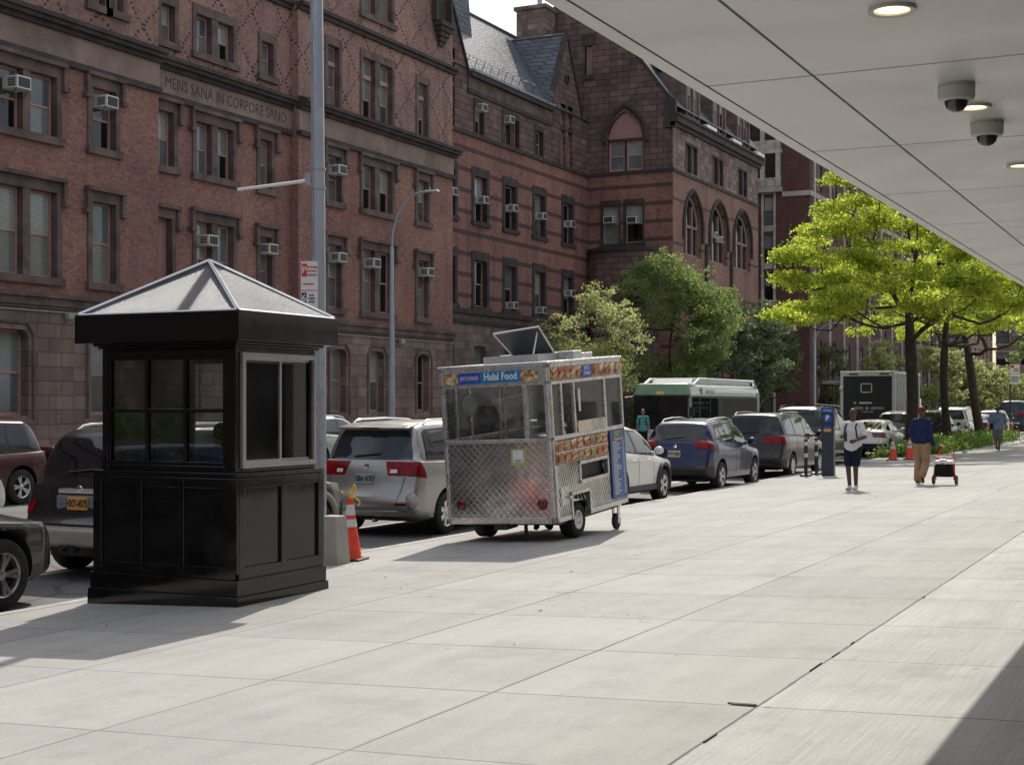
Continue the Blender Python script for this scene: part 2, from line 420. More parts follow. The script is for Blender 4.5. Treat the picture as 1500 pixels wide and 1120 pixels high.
class Fr:
    """facade frame: s along U, z up, o out along N"""
    def __init__(s, O, U, N): s.O = Vector(O); s.U = Vector(U); s.N = Vector(N)
    def p(s, a, z, o=0.):
        v = s.O + s.U * a + s.N * o; return (v.x, v.y, z)
    def box(s, mb, a0, a1, z0, z1, o0, o1):
        v = [s.p(a, z, o) for z in (z0, z1) for a, o in ((a0, o0), (a1, o0), (a1, o1), (a0, o1))]
        return mb.add(v, [(0, 3, 2, 1), (4, 5, 6, 7), (0, 1, 5, 4), (1, 2, 6, 5), (2, 3, 7, 6), (3, 0, 4, 7)])
def wall(mb, F, s0, s1, z0, z1, ops, dep=.38, back=True):
    S = sorted({s0, s1} | {o[0] for o in ops} | {o[1] for o in ops}); Z = sorted({z0, z1} | {o[2] for o in ops} | {o[3] for o in ops})
    S = [x for x in S if s0 <= x <= s1]; Z = [x for x in Z if z0 <= x <= z1]
    for a, b_ in zip(S[:-1], S[1:]):
        for c, d in zip(Z[:-1], Z[1:]):
            ms, mz = (a + b_) / 2, (c + d) / 2
            if any(o[0] < ms < o[1] and o[2] < mz < o[3] for o in ops): continue
            mb.quad(F.p(a, c), F.p(b_, c), F.p(b_, d), F.p(a, d))
    for a, b_, c, d in [o[:4] for o in ops]:
        c = max(c, z0); d = min(d, z1)
        mb.quad(F.p(a, c), F.p(a, c, -dep), F.p(a, d, -dep), F.p(a, d)); mb.quad(F.p(b_, c), F.p(b_, d), F.p(b_, d, -dep), F.p(b_, c, -dep))
        mb.quad(F.p(a, d), F.p(a, d, -dep), F.p(b_, d, -dep), F.p(b_, d)); mb.quad(F.p(a, c), F.p(b_, c), F.p(b_, c, -dep), F.p(a, c, -dep))
WR = random.Random(3)
def sash(root, F, a0, a1, z0, z1, dep=.3, fw=.085, kind=None, mid=None, transom=None, mat_f=None):
    """one timber sash window, set back in its opening: window > pane"""
    mf = mat_f or M_SASH
    if kind == 'board':
        m = MB(); n = 6; w = (a1 - a0) / n
        for i in range(n): F.box(m, a0 + i * w + .006, a0 + (i + 1) * w - .006, z0, z1, -dep, -dep + .05)
        return m.build('boarded_window', M_BOARD, root, world=True)
    m = MB(); o0, o1 = -dep, -dep + .07
    F.box(m, a0, a0 + fw, z0, z1, o0, o1); F.box(m, a1 - fw, a1, z0, z1, o0, o1)
    F.box(m, a0 + fw, a1 - fw, z0, z0 + fw * 1.2, o0, o1); F.box(m, a0 + fw, a1 - fw, z1 - fw, z1, o0, o1)
    zt = z1
    if transom: F.box(m, a0 + fw, a1 - fw, transom - .09, transom + .09, o0, o1 + .08); zt = transom - .09
    zm = (z0 + zt) / 2 if mid is None else mid
    F.box(m, a0 + fw, a1 - fw, zm - .035, zm + .035, o0, o1 - .02)
    w = m.build('window', mf, root, world=True)
    k1 = WR.choice([0, 1, 1, 2, 2, 3, 3]); k2 = WR.choice([0, 0, 2, 2, 3]) if k1 != 0 else 0
    g = MB(); g.m = 0
    g.quad(F.p(a0 + fw, z0 + fw, -dep + .01), F.p(a1 - fw, z0 + fw, -dep + .01), F.p(a1 - fw, zm, -dep + .01), F.p(a0 + fw, zm, -dep + .01))
    g.m = 1
    g.quad(F.p(a0 + fw, zm, -dep + .03), F.p(a1 - fw, zm, -dep + .03), F.p(a1 - fw, z1 - fw, -dep + .03), F.p(a0 + fw, z1 - fw, -dep + .03))
    g.build('pane', [M_GL[k2], M_GL[k1]], w, world=True)
    return w
def surround(mb, F, a0, a1, z0, z1, w=.2, sill=True, hood=False, pro=.05, lw=None):
    F.box(mb, a0 - w, a0 + .006, z0 + .004, z1, -.31, pro); F.box(mb, a1 - .006, a1 + w, z0 + .004, z1, -.31, pro)
    F.box(mb, a0 - w - .002, a1 + w + .002, z1 - .006, z1 + (lw or .34), -.31, pro + .003)
    if sill: F.box(mb, a0 - w - .08, a1 + w + .08, z0 - .24, z0 + .006, -.31, pro + .1)
    if hood:
        h = z1 + (lw or .34)
        F.box(mb, a0 - w - .14, a1 + w + .14, h, h + .13, -.02, pro + .17)
        for e, sg in ((a0 - w - .14, 1), (a1 + w + .14, -1)):
            F.box(mb, e, e + sg * .15, h - .62, h, -.02, pro + .12)
            F.box(mb, e - sg * .1, e + sg * .17, h - .76, h - .62, -.02, pro + .17)
def ac_unit(F, a, z, label, w=.58, h=.4, dep=-.22, out=.42, group=None, brace=True):
    r = F.p(a, z, dep)
    root = empty('air_conditioner', (r[0], r[1], z), label=label, cat='air conditioner', group=group)
    m = MB(); F.box(m, a - w / 2, a + w / 2, z, z + h, dep, out); m.build('casing', M_ACW, root, bevel=.015, world=True)
    g = MB(); F.box(g, a - w / 2 + .05, a + w / 2 - .05, z + .05, z + h - .05, out, out + .006); 
    g.build('grille', M_ACD, root, world=True)
    s = MB()
    for e, sg in ((a - w / 2, -1), (a + w / 2, 1)):
        s = MB()
        for i in range(5):
            zz = z + .09 + i * (h - .18) / 4; F.box(s, e, e + sg * .005, zz - .018, zz + .018, .02, out - .08)
        s.build('side_louvre', M_ACD, root, world=True)
    if brace:
        k = MB()
        for e in (a - w / 2 + .05, a + w / 2 - .05): k.tube([F.p(e, z, out - .1), F.p(e, z - .3, .06)], .012, 5)
        k.build('bracket', M_IRON, root, world=True)
    return root
def arch_pts(a0, a1, zs, rise, n=8):
    c = (a0 + a1) / 2; w = (a1 - a0) / 2; L = []
    # pointed arch: two arcs
    r = (w * w + rise * rise) / (2 * w)
    for i in range(n + 1):
        t = i / n; z = rise * math.sin(t * PI / 2) 
        x = -w + (r - math.sqrt(max(0, r * r - z * z)))
        L.append((c + x, zs + z))
    Rr = [(2 * c - x, z) for x, z in reversed(L[:-1])]
    return L, Rr

# ================================================================== A: long red brick block, facade x = -34
GZ_ = -.37
A = empty('brick_hospital_block', (-34, 47, GZ_), label='long red brick hospital block with inscribed stone frieze across the street at left', cat='building')
FA = Fr((-34, 0, 0), (0, 1, 0), (1, 0, 0)); FAl = Fr((-33.55, 0, 0), (0, 1, 0), (1, 0, 0)); FAp = Fr((-33.6, 0, 0), (0, 1, 0), (1, 0, 0))
SEC = [(FAl, -46., 39.85), (FA, 39.85, 48.5), (FAp, 48.5, 61.6)]  # left end run on out of view to darken booth and car reflections
wins = []  # (frame idx, a0, a1, z0, z1, opts)
def W(i, a0, a1, z0, z1, **k): wins.append((i, a0, a1, z0, z1, k))
# pair windows share a mullion
for (i, prs) in ((0, [(32.3, 33.45, 33.75, 34.9), (24.6, 25.7, 26., 27.1)]), (1, [(42.45, 43.4, 43.75, 44.7)]), (2, [(53.35, 54.4, 54.8, 55.85)])):
    for a0, a1, b0, b1 in prs:
        for c0, c1 in ((a0, a1), (b0, b1)):
            W(i, c0, c1, 5.6, 8.35, hood=1, pair=(a0, b1)); W(i, c0, c1, 10.1, 12.05, hood=1, pair=(a0, b1))
            if i < 2: W(i, c0, c1, 14.6 if i else 14.9, 16.05, pair=(a0, b1)) if i else None
            else: W(i, c0, c1, 13.95 + .15, 16.75, tr=15.95, pair=(a0, b1)); W(i, c0, c1, 18.7, 20.9, pair=(a0, b1))
W(0, 36.45, 37.1, 14.85, 16.9); W(0, 37.35, 38.0, 14.85, 16.9)
W(0, 36.5, 37.65, 5.6, 8.3, hood=1); W(0, 36.5, 37.65, 10.1, 12.1, hood=1); W(0, 29.2, 30.3, 5.6, 8.3, hood=1); W(0, 29.2, 30.3, 10.1, 12.1, hood=1)
W(1, 40.3, 41.1, 5.3, 8.25, hood=1, kind='board'); W(1, 40.3, 41.2, 10.1, 12.1, hood=1); W(1, 40.5, 41.25, 14.6, 15.95)
W(1, 46.4, 47.2, 5.5, 8.2, hood=1); W(1, 46.4, 47.2, 10.1, 12.05, hood=1); W(1, 46.5, 47.3, 14.6, 15.95)
W(2, 50.6, 51.65, 5.6, 8.3, hood=1); W(2, 50.6, 51.65, 10.1, 12.05, hood=1); W(2, 50.6, 51.5, 14.1, 16.7, tr=15.95)
W(2, 58.15, 59.15, 5.6, 8.3, hood=1); W(2, 58.15, 59.15, 10.1, 12.05, hood=1); W(2, 58.2, 59.1, 14.1, 16.6, tr=15.95)
# ground floor windows with rounded shoulders
gw = [(0, 32.1, 33.7), (0, 36.5, 37.9), (0, 27.6, 29.0), (0, 23, 24.4), (1, 41.2, 42.5), (1, 45.3, 46.6), (2, 50.9, 52.1), (2, 54.0, 55.2), (2, 58.2, 59.3)]
wb, wd, wg = MB(), MB(), MB(); trim = MB()
for i, (F, s0, s1) in enumerate(SEC):
    ops = [(a0, a1, z0, z1) for (j, a0, a1, z0, z1, k) in wins if j == i]
    wall(wb, F, s0, s1, 4.95, 12.6, [o for o in ops if o[3] < 12.6])
    top = (20.5, 20.5, 27.)[i]
    wall(wd, F, s0, s1, 13.9, top, [o for o in ops if o[2] > 13])
    wall(wg, F, s0, s1, GZ_, 4.7, [(a0, a1, 1.2, 3.9) for (j, a0, a1) in gw if j == i], dep=.45)
# end wall of the block beside the recessed wing, and return walls of the projections
FE = Fr((0, 61.6, 0), (1, 0, 0), (0, 1, 0))
for mb, z0, z1 in ((wg, GZ_, 4.7), (wb, 4.95, 12.6), (wd, 13.9, 27.)):
    mb.quad((-33.6, 61.6, z0), (-52, 61.6, z0), (-52, 61.6, z1), (-33.6, 61.6, z1))
    mb.quad((-33.55, 39.85, z0), (-34, 39.85, z0), (-34, 39.85, z1), (-33.55, 39.85, z1))
    mb.quad((-33.6, 48.5, z0), (-34, 48.5, z0), (-34, 48.5, z1), (-33.6, 48.5, z1))
wd.quad((-33.6, 48.5, 20.5), (-52, 48.5, 20.5), (-52, 48.5, 27), (-33.6, 48.5, 27))
wd.quad((-33.6, 48.5, 27), (-33.6, 61.6, 27), (-52, 61.6, 27), (-52, 48.5, 27))
wd.quad((-33.55, -46, 20.5), (-34, 48.5, 20.5), (-52, 48.5, 20.5), (-52, -46, 20.5))
wb.build('brick_wall', M_BRICK, A, world=True); wd.build('diamond_pattern_wall', M_DIAPER, A, world=True); wg.build('stone_ground_floor', M_BROWN, A, world=True)
done = set()
for (i, a0, a1, z0, z1, k) in wins:
    F = SEC[i][0]
    sash(A, F, a0, a1, z0, z1, kind=k.get('kind'), transom=k.get('tr'))
    if 'pair' in k:
        q = (i, k['pair'], z0)
        if q not in done:
            done.add(q); p0, p1 = k['pair']; surround(trim, F, p0, p1, z0, z1, hood=k.get('hood'))
            mids = [x for x in wins if x[0] == i and x[5].get('pair') == k['pair'] and x[3] == z0]
            m0, m1 = min(x[2] for x in mids), max(x[1] for x in mids)
            F.box(trim, m0 - .006, m1 + .006, z0 + .005, z1 - .003, -.31, .02)
    else: surround(trim, F, a0, a1, z0, z1, hood=k.get('hood'))
for (i, a0, a1) in gw:
    F = SEC[i][0]; sash(A, F, a0 + .0, a1, 1.2, 3.9, dep=.4, fw=.09, kind=None)
    # rounded upper corners
    r = .34
    for e, sg in ((a0, 1), (a1, -1)):
        pts = [F.p(e, 3.9, .004)] + [F.p(e + sg * (r - r * math.cos(t)), 3.9 - r + r * math.sin(t), .004) for t in [PI / 2 * (1 - q / 6) for q in range(7)]]
        bk = [F.p(e, 3.9, -.36)] + [F.p(e + sg * (r - r * math.cos(t)), 3.9 - r + r * math.sin(t), -.36) for t in [PI / 2 * (1 - q / 6) for q in range(7)]]
        trim.hexa(bk, pts)
    # proud chamfered surround
    t_ = [(a0 - .2, 1.1), (a0 - .2, 3.75), (a0 + .1, 4.12), (a1 - .1, 4.12), (a1 + .2, 3.75), (a1 + .2, 1.1)]
    for (p, q) in zip(t_[:-1], t_[1:]):
        trim.tube([F.p(p[0], p[1], .02), F.p(q[0], q[1], .02)], .055, 6)
for (F, s0, s1) in SEC:
    s1e = s1 + (.1 if F is FAp else .012 if F is FAl else 0); s0 = s0 - (.012 if F is FAp else 0)
    # belt course
    F.box(trim, s0, s1e, 4.7, 4.95, -.1, .12); F.box(trim, s0, s1e, 4.95, 5.07, -.1, .2); F.box(trim, s0, s1e, 4.6, 4.7, -.1, .05)
trim.build('window_surrounds_and_belt', M_TRIM, A, world=True)
fr = MB(); co = MB()
for (F, s0, s1) in SEC:
    s1e = s1 + (.25 if F is FAp else .014 if F is FAl else 0); s0 = s0 - (.014 if F is FAp else 0)
    F.box(fr, s0, s1, 12.7, 13.55, -.1, .06)
    F.box(co, s0, s1e, 12.5, 12.7, -.1, .16); F.box(co, s0, s1e, 13.55, 13.7, -.1, .2); F.box(co, s0, s1e, 13.7, 13.84, -.1, .38); F.box(co, s0, s1e, 13.84, 13.98, -.1, .48)
    co.hexa([F.p(s0, 13.98, -.05), F.p(s1e, 13.98, -.05), F.p(s1e, 13.98, .46), F.p(s0, 13.98, .46)], [F.p(s0, 14.12, -.05), F.p(s1e, 14.12, -.05), F.p(s1e, 14.0, .44), F.p(s0, 14.0, .44)])
    F.box(co, s0, s1e, 17.62, 17.8, -.1, .14); F.box(co, s0, s1e, 17.8, 17.95, -.1, .26)
# niche corbel near the top right of the pavilion
for k_ in range(5): FAp.box(co, 59.6 - .0 + k_ * .12, 61.0 - k_ * .12, 19.6 - k_ * .22, 19.82 - k_ * .22, -.05, .5 - k_ * .09)
FAp.box(co, 59.7, 60.9, 19.85, 22.6, -.05, .02)
for e in (59.5, 60.95): FAp.box(co, e, e + .16, 19.82, 22.6, 0, .3)
fr.build('frieze', M_FRIEZE, A, world=True); co.build('cornice', M_TRIMD, A, world=True)
text_mesh('MENS SANA IN CORPORE SANO', .6, M_LETTER, A, 'inscription', FA.p(44.4, 13.12, .064), (0, 1, 0), (1, 0, 0), xs=.86).matrix_parent_inverse = wm(A).inverted()
# conduit and flood lights on the belt
m = MB()
for (F, s0, s1) in SEC: m.tube([F.p(s0, 4.52, .05), F.p(s1, 4.52, .05)], .02, 5)
m.build('conduit', mat('conduit_grey', (.4, .38, .36), .5), A, world=True)

ACL = [(FAl, 37.05, 11.45, 'white window air conditioner high on the brick wall at left, above a half-boarded sash'),
       (FAl, 33.1, 11.3, 'white window air conditioner cut by the left edge of the photo, upper row'),
       (FA, 43.0, 7.45, 'white window air conditioner in the double window behind the booth roof peak'),
       (FA, 46.8, 7.5, 'white window air conditioner just left of the big steel pole, lower row'),
       (FAp, 51.2, 11.25, 'white window air conditioner just right of the big steel pole, upper row'),
       (FAp, 51.2, 7.55, 'white window air conditioner just right of the big steel pole, lower row'),
       (FAp, 53.95, 7.55, 'white window air conditioner in the double window left of the curved street lamp'),
       (FAp, 58.75, 7.55, 'white window air conditioner just right of the curved street lamp pole')]
for F, a, z, lb in ACL: ac_unit(F, a, z, lb, w=.58, h=.4, group='window air conditioners')
for F, a, lb in ((FAl, 35.3, 'small floodlight on the stone belt above the booth at left'), (FAp, 56.4, 'small floodlight on the stone belt beside the curved street lamp')):
    r = empty('floodlight', F.p(a, 4.5, 0), label=lb, cat='floodlight', group='floodlights on the brick block')
    m = MB(); F.box(m, a - .16, a + .16, 4.3, 4.5, .12, .3); m.build('housing', mat('floodlight_grey', (.32, .31, .29), .5), r, world=True, bevel=.02)
    m = MB(); F.box(m, a - .04, a + .04, 4.38, 4.44, 0, .12); m.build('bracket', M_IRON, r, world=True)

# ================================================================== B: stone-banded wing, facade x = -38
B = empty('stone_banded_wing', (-38, 75, GZ_), label='recessed red brick wing with dark stone bands and bright slate roof', cat='building')
FB = Fr((-38, 0, 0), (0, 1, 0), (1, 0, 0))
colB = [(68.6, 69.9), (72.2, 73.75), (76.1, 77.55), (80.2, 81.65), (84.55, 86.0)]
wbm, top_, gl = MB(), MB(), MB(); tb = MB()
ops = []
for a0, a1 in colB:
    for z0, z1 in ((7.1, 9.75), (11.95, 14.55)): ops.append((a0, a1, z0, z1)); sash(B, FB, a0, a1, z0, z1, dep=.34); surround(tb, FB, a0, a1, z0, z1, w=.3, lw=.5)
wall(wbm, FB, 60, 88.7, 6.9, 16.7, ops)
og = [(a0, a1 - .1, 1.5, 4.85) for a0, a1 in colB]
for o in og: sash(B, FB, *o, dep=.4)
wall(gl, FB, 60, 88.7, GZ_, 6.1, og, dep=.45)
ot = [(72.3, 73.3, 16.98, 18.6), (75.9, 76.75, 16.98, 18.6), (77.1, 77.95, 16.98, 18.6), (80.4, 81.4, 16.98, 18.5), (84.2, 84.95, 16.98, 20.9), (85.3, 86.05, 16.98, 20.9)]
og1 = (68.4, 69.9, 16.98, 21.2)
for o in ot[:4]: sash(B, FB, *o, dep=.3); surround(tb, FB, *o, w=.16, sill=False)
for o in ot[4:]: sash(B, FB, o[0], o[1], o[2], 19.2, dep=.3); sash(B, FB, o[0], o[1], 19.45, o[3], kind='board'); FB.box(tb, o[0], o[1], 19.2, 19.45, -.3, .04)
sash(B, FB, og1[0], og1[1], 16.98, 19.1); sash(B, FB, og1[0], og1[1], 19.35, 21.2, kind='board'); FB.box(tb, og1[0], og1[1], 19.1, 19.35, -.3, .04)
wall(top_, FB, 60, 88.7, 16.9, 20.3, [o for o in ot[:4]] + [(o[0], o[1], o[2], 20.3) for o in ot[4:]] + [(og1[0], og1[1], 16.98, 20.3)])
# gables: big one at left, small one at right
def gable(mb, F, s0, s1, zb, zp, ops_=()):
    c = (s0 + s1) / 2; k = (zp - zb) / (c - s0)
    cuts = sorted({s0, c, s1} | {o[0] for o in ops_} | {o[1] for o in ops_})
    zt = lambda s: zb + k * ((s - s0) if s < c else (s1 - s))
    for a, b_ in zip(cuts[:-1], cuts[1:]):
        z = zb
        for o in ops_:
            if o[0] <= (a + b_) / 2 <= o[1]: z = o[3]
        mb.poly([F.p(a, z, 0), F.p(b_, z, 0), F.p(b_, max(z + .01, zt(b_)), 0), F.p(a, max(z + .01, zt(a)), 0)])
gable(top_, FB, 60.9, 71.4, 20.3, 29.6, [(og1[0], og1[1], 0, 21.2)])
gable(top_, FB, 82.6, 87.6, 20.3, 25.4, [(o[0], o[1], 0, 20.9) for o in ot[4:]])
wbm.build('banded_brick_wall', M_BAND, B, world=True); top_.build('rock_faced_upper_storey', M_DARKST, B, world=True); gl.build('stone_ground_floor', M_BROWN, B, world=True)
def coping(mb, F, s0, s1, zb, zp, w=.22, o0=-.3, o1=.12):
    c = (s0 + s1) / 2
    for a, b_, za, zb_ in ((s0, c, zb, zp), (c, s1, zp, zb)):
        mb.hexa([F.p(a, za, o0), F.p(b_, zb_, o0), F.p(b_, zb_, o1), F.p(a, za, o1)], [F.p(a, za + w, o0), F.p(b_, zb_ + w, o0), F.p(b_, zb_ + w, o1), F.p(a, za + w, o1)])
coping(tb, FB, 60.9, 71.4, 20.3, 29.6); coping(tb, FB, 82.6, 87.6, 20.3, 25.4)
FB.box(tb, 60, 88.7, 16.68, 16.9, -.1, .14); FB.box(tb, 60, 88.7, 6.62, 6.9, -.1, .22); FB.box(tb, 60, 88.7, 6.1, 6.3, -.1, .12)
FB.box(tb, 71.4, 82.6, 19.1, 19.35, -.1, .12); FB.box(tb, 71.4, 82.6, 20.02, 20.3, -.1, .34)
tb.lathe([(.001, .0), (.22, .0), (.3, .05), (.3, .12), (.2, .12), (.2, .02), (.001, .02)], FB.p(85.1, 22.6, .0), 'x', 16)
FB.box(tb, 85.02, 85.18, 25.5, 25.9, -.1, .1)
fz = MB(); FB.box(fz, 60, 88.7, 6.3, 6.62, -.1, .08); FB.box(fz, 71.4, 82.6, 19.35, 20.02, -.1, .1)
fz.build('carved_course', M_TRIM, B, world=True)
tb.build('stone_dressings', M_TRIMD, B, world=True)
gt = MB(); gt.hexa([FB.p(71.5, 20.3, -.1), FB.p(82.5, 20.3, -.1), FB.p(82.5, 20.3, .42), FB.p(71.5, 20.3, .42)], [FB.p(71.5, 20.5, -.1), FB.p(82.5, 20.5, -.1), FB.p(82.5, 20.42, .44), FB.p(71.5, 20.42, .44)])
gt.build('gutter', mat('copper_gutter', (.24, .3, .31), .4, var=.25, scale=2), B, world=True)
rf = MB()
rf.quad((-37.9, 60, 20.45), (-37.9, 88.7, 20.45), (-42.4, 88.7, 26.1), (-42.4, 60, 26.1)); rf.quad((-47, 60, 20.4), (-47, 88.7, 20.4), (-42.4, 88.7, 26.1), (-42.4, 60, 26.1))
# cross roofs behind the gables
rf.quad((-37.9, 71.5, 20.3), (-37.9, 66.15, 29.75), (-46.4, 66.15, 29.75), (-44.6, 70.6, 22)); rf.quad((-37.9, 60.8, 20.3), (-37.9, 66.15, 29.75), (-46.4, 66.15, 29.75), (-44.6, 60.8, 20.3))
rf.poly([(-37.9, 82.5, 20.35), (-37.9, 85.1, 25.5), (-42.7, 85.1, 25.5)]); rf.poly([(-37.9, 87.7, 20.35), (-37.9, 85.1, 25.5), (-42.7, 85.1, 25.5)])
rf.build('slate_roof', M_SLATE, B, world=True)
rd = MB(); rd.tube([(-42.4, 66, 26.16), (-42.4, 88.7, 26.16)], .1, 6); rd.tube([(-37.9, 85.1, 25.55), (-42.7, 85.1, 25.55)], .07, 6)
for i in range(12):
    y = 72 + i * .95
    rd.tube([(-38.35, y, 20.9), (-38.15, y, 21.35), (-38.5, y, 21.45)], .03, 5)
for z in (21.1, 21.4): rd.tube([(-38.2, 71.6, z), (-38.2, 82.4, z)], .014, 4)
rd.build('ridge_and_snow_guard', mat('lead_grey', (.11, .12, .13), .5), B, world=True)
# hipped tower roof standing behind the big gable
tr = MB(); x0, x1, y0, y1 = -42.9, -40.3, 73.6, 76.8
tr.hexa([(x0, y0, 21), (x1, y0, 21), (x1, y1, 21), (x0, y1, 21)], [(x0 + .4, y0, 32), (x1 - .5, y0, 32), (x1 - .5, y1 - 1.1, 32), (x0 + .4, y1 - 1.1, 32)])
tr.build('steep_slate_turret', M_SLATE, B, world=True)
# chimney by the ridge
ch = MB(); ch.box(-42.5, -40.4, 86.9, 88.6, 22, 28.0); ch.box(-42.65, -40.25, 86.75, 88.66, 28.0, 28.25)
cb = ch.build('chimney', M_PALEST, B, world=True)
m = MB(); m.lathe([(.16, 0), (.16, .5), (.3, .55), (.3, .75), (.001, .95)], (-41.1, 87.6, 28.25), 'z', 12); m.build('vent_cowl', mat('zinc', (.4, .4, .4), .4, .6), cb, world=True)
nn = ['left', 'second', 'third', 'fourth', 'right']
for i, (a0, a1) in enumerate(colB):
    ac_unit(FB, (a0 + a1) / 2, 12.9 + .1, 'window air conditioner in the upper banded wing row, %s from the brick block' % ('first', 'second', 'third', 'fourth', 'fifth')[i], w=.6, h=.42, group='window air conditioners')
for i, z in ((2, 7.2), (3, 7.15), (4, 8.5)):
    a0, a1 = colB[i]; ac_unit(FB, (a0 + a1) / 2, z, ['', '', 'window air conditioner at the sill of the middle lower window of the banded wing', 'window air conditioner at the sill of the fourth lower window of the banded wing', 'window air conditioner half way up the lower corner window of the banded wing'][i], w=.6, h=.42, group='window air conditioners', brace=False)
ac_unit(FB, 72.8, 18.25, 'window air conditioner in the small attic window under the slate roof, left one', w=.6, h=.42, group='window air conditioners', brace=False)
ac_unit(FB, 76.35, 18.2, 'window air conditioner in the small attic double window under the slate roof', w=.6, h=.42, group='window air conditioners', brace=False)

# ================================================================== C: gabled pavilion, side face y = 88.7, street face x = -32
C_ = empty('gabled_stone_pavilion', (-36, 98, GZ_), label='projecting stone pavilion with steep gable and three tall pointed-arch windows', cat='building')
FCs = Fr((0, 88.7, 0), (1, 0, 0), (0, -1, 0)); FCf = Fr((-32, 0, 0), (0, 1, 0), (1, 0, 0))
s_lo, s_up, f_lo, f_mid, tc, td = MB(), MB(), MB(), MB(), MB(), MB()
lo = [(-37.0, -35.8, 12.2, 14.75), (-35.35, -34.1, 12.2, 14.75)]
for o in lo: sash(C_, FCs, *o, dep=.3); surround(tc, FCs, *o, w=.12, pro=.03)
wall(s_lo, FCs, -45.6, -32, GZ_, 16.75, lo + [(-36.8, -35.9, 8.3, 9.9)]); sash(C_, FCs, -36.8, -35.9, 8.3, 9.9)
s_lo.build('banded_side_wall', M_BAND, C_, world=True)
slit = (-38.25, -37.75, 23.6, 25.6)
aw = (-36.6, -34.1, 17.0, 21.0)
# gable face with openings
zb, zp, xc, xr = 21.2, 30.3, -38.9, -32.
wall(s_up, FCs, -45.8, -32, 16.95, 21.2, [(aw[0], aw[1], 17.0, 21.0)])
k = (zp - zb) / (xr - xc)
cuts = [-45.8, -38.9, slit[0], slit[1], -32]
for a, b_ in zip(cuts[:-1], cuts[1:]):
    zt = lambda x: zp - k * abs(x - xc)
    if a == slit[0]:
        s_up.poly([FCs.p(a, zb), FCs.p(b_, zb), FCs.p(b_, slit[2]), FCs.p(a, slit[2])]); s_up.poly([FCs.p(a, slit[3]), FCs.p(b_, slit[3]), FCs.p(b_, zt(b_)), FCs.p(a, zt(a))])
    else: s_up.poly([FCs.p(a, zb), FCs.p(b_, zb), FCs.p(b_, max(zt(b_), zb + .01)), FCs.p(a, max(zt(a), zb + .01))])
# pointed arch spandrels
L, Rr = arch_pts(aw[0], aw[1], 19.1, 1.85)
for (x0, z0), (x1, z1) in zip(L[:-1], L[1:]):
    s_up.poly([FCs.p(x0, z0), FCs.p(x1, z1), FCs.p(x1, 21.0), FCs.p(x0, 21.0)])
for (x0, z0), (x1, z1) in zip([L[-1]] + Rr[:-1], Rr):
    s_up.poly([FCs.p(x0, z0), FCs.p(x1, z1), FCs.p(x1, 21.0), FCs.p(x0, 21.0)])
s_up.build('rock_faced_gable_wall', M_DARKST, C_, world=True)
sash(C_, FCs, slit[0], slit[1], slit[2], slit[3], kind='board')
FCs.box(tc, slit[0] - .25, slit[1] + .25, slit[3], slit[3] + .7, -.3, .06); FCs.box(tc, slit[0] - .2, slit[1] + .2, slit[2] - .3, slit[2], -.3, .1)
sash(C_, FCs, aw[0] + .05, -35.42, 17.0, 19.0, dep=.25, fw=.12); sash(C_, FCs, -35.28, aw[1] - .05, 17.0, 19.0, dep=.25, fw=.12)
FCs.box(tc, -35.42, -35.28, 17.0, 19.0, -.26, -.1); FCs.box(tc, aw[0], aw[1], 19.0, 19.14, -.3, .02)
bp = MB(); bp.poly([FCs.p(x, z, -.2) for x, z in ([(aw[0], 19.14)] + L + Rr + [(aw[1], 19.14)])]); bp.build('arched_pink_panel', M_BOARD, C_, world=True)
L2, R2 = arch_pts(aw[0] - .25, aw[1] + .25, 19.1, 2.25, 10)
tc.tube([FCs.p(x, z, .04) for x, z in [(aw[0] - .25, 18.9)] + L2 + R2 + [(aw[1] + .25, 18.9)]], .17, 6)
coping(tc, FCs, -45.8, -32, 21.2, 30.3, w=.3)
FCs.box(tc, -45.8, -31.85, 16.75, 16.95, -.1, .12); FCs.box(tc, -32.5, -31.75, 19.6, 21.5, -.1, .2)
# bow on the side wall
bow = []
for q in range(9):
    a = PI * q / 8; bow.append((-35.4 + 2.5 * -math.cos(a), 88.7 - 1.1 * math.sin(a)))
s2 = MB()
s2.hexa([(x, y, GZ_) for x, y in bow], [(x, y, 11.6) for x, y in bow]); s2.build('bowed_bay', M_DARKST, C_, world=True)
tc.hexa([(-35.4 + (x + 35.4) * 1.06, 88.7 + (y - 88.7) * 1.15, 11.6) for x, y in bow], [(-35.4 + (x + 35.4) * 1.06, 88.7 + (y - 88.7) * 1.15, 11.85) for x, y in bow])
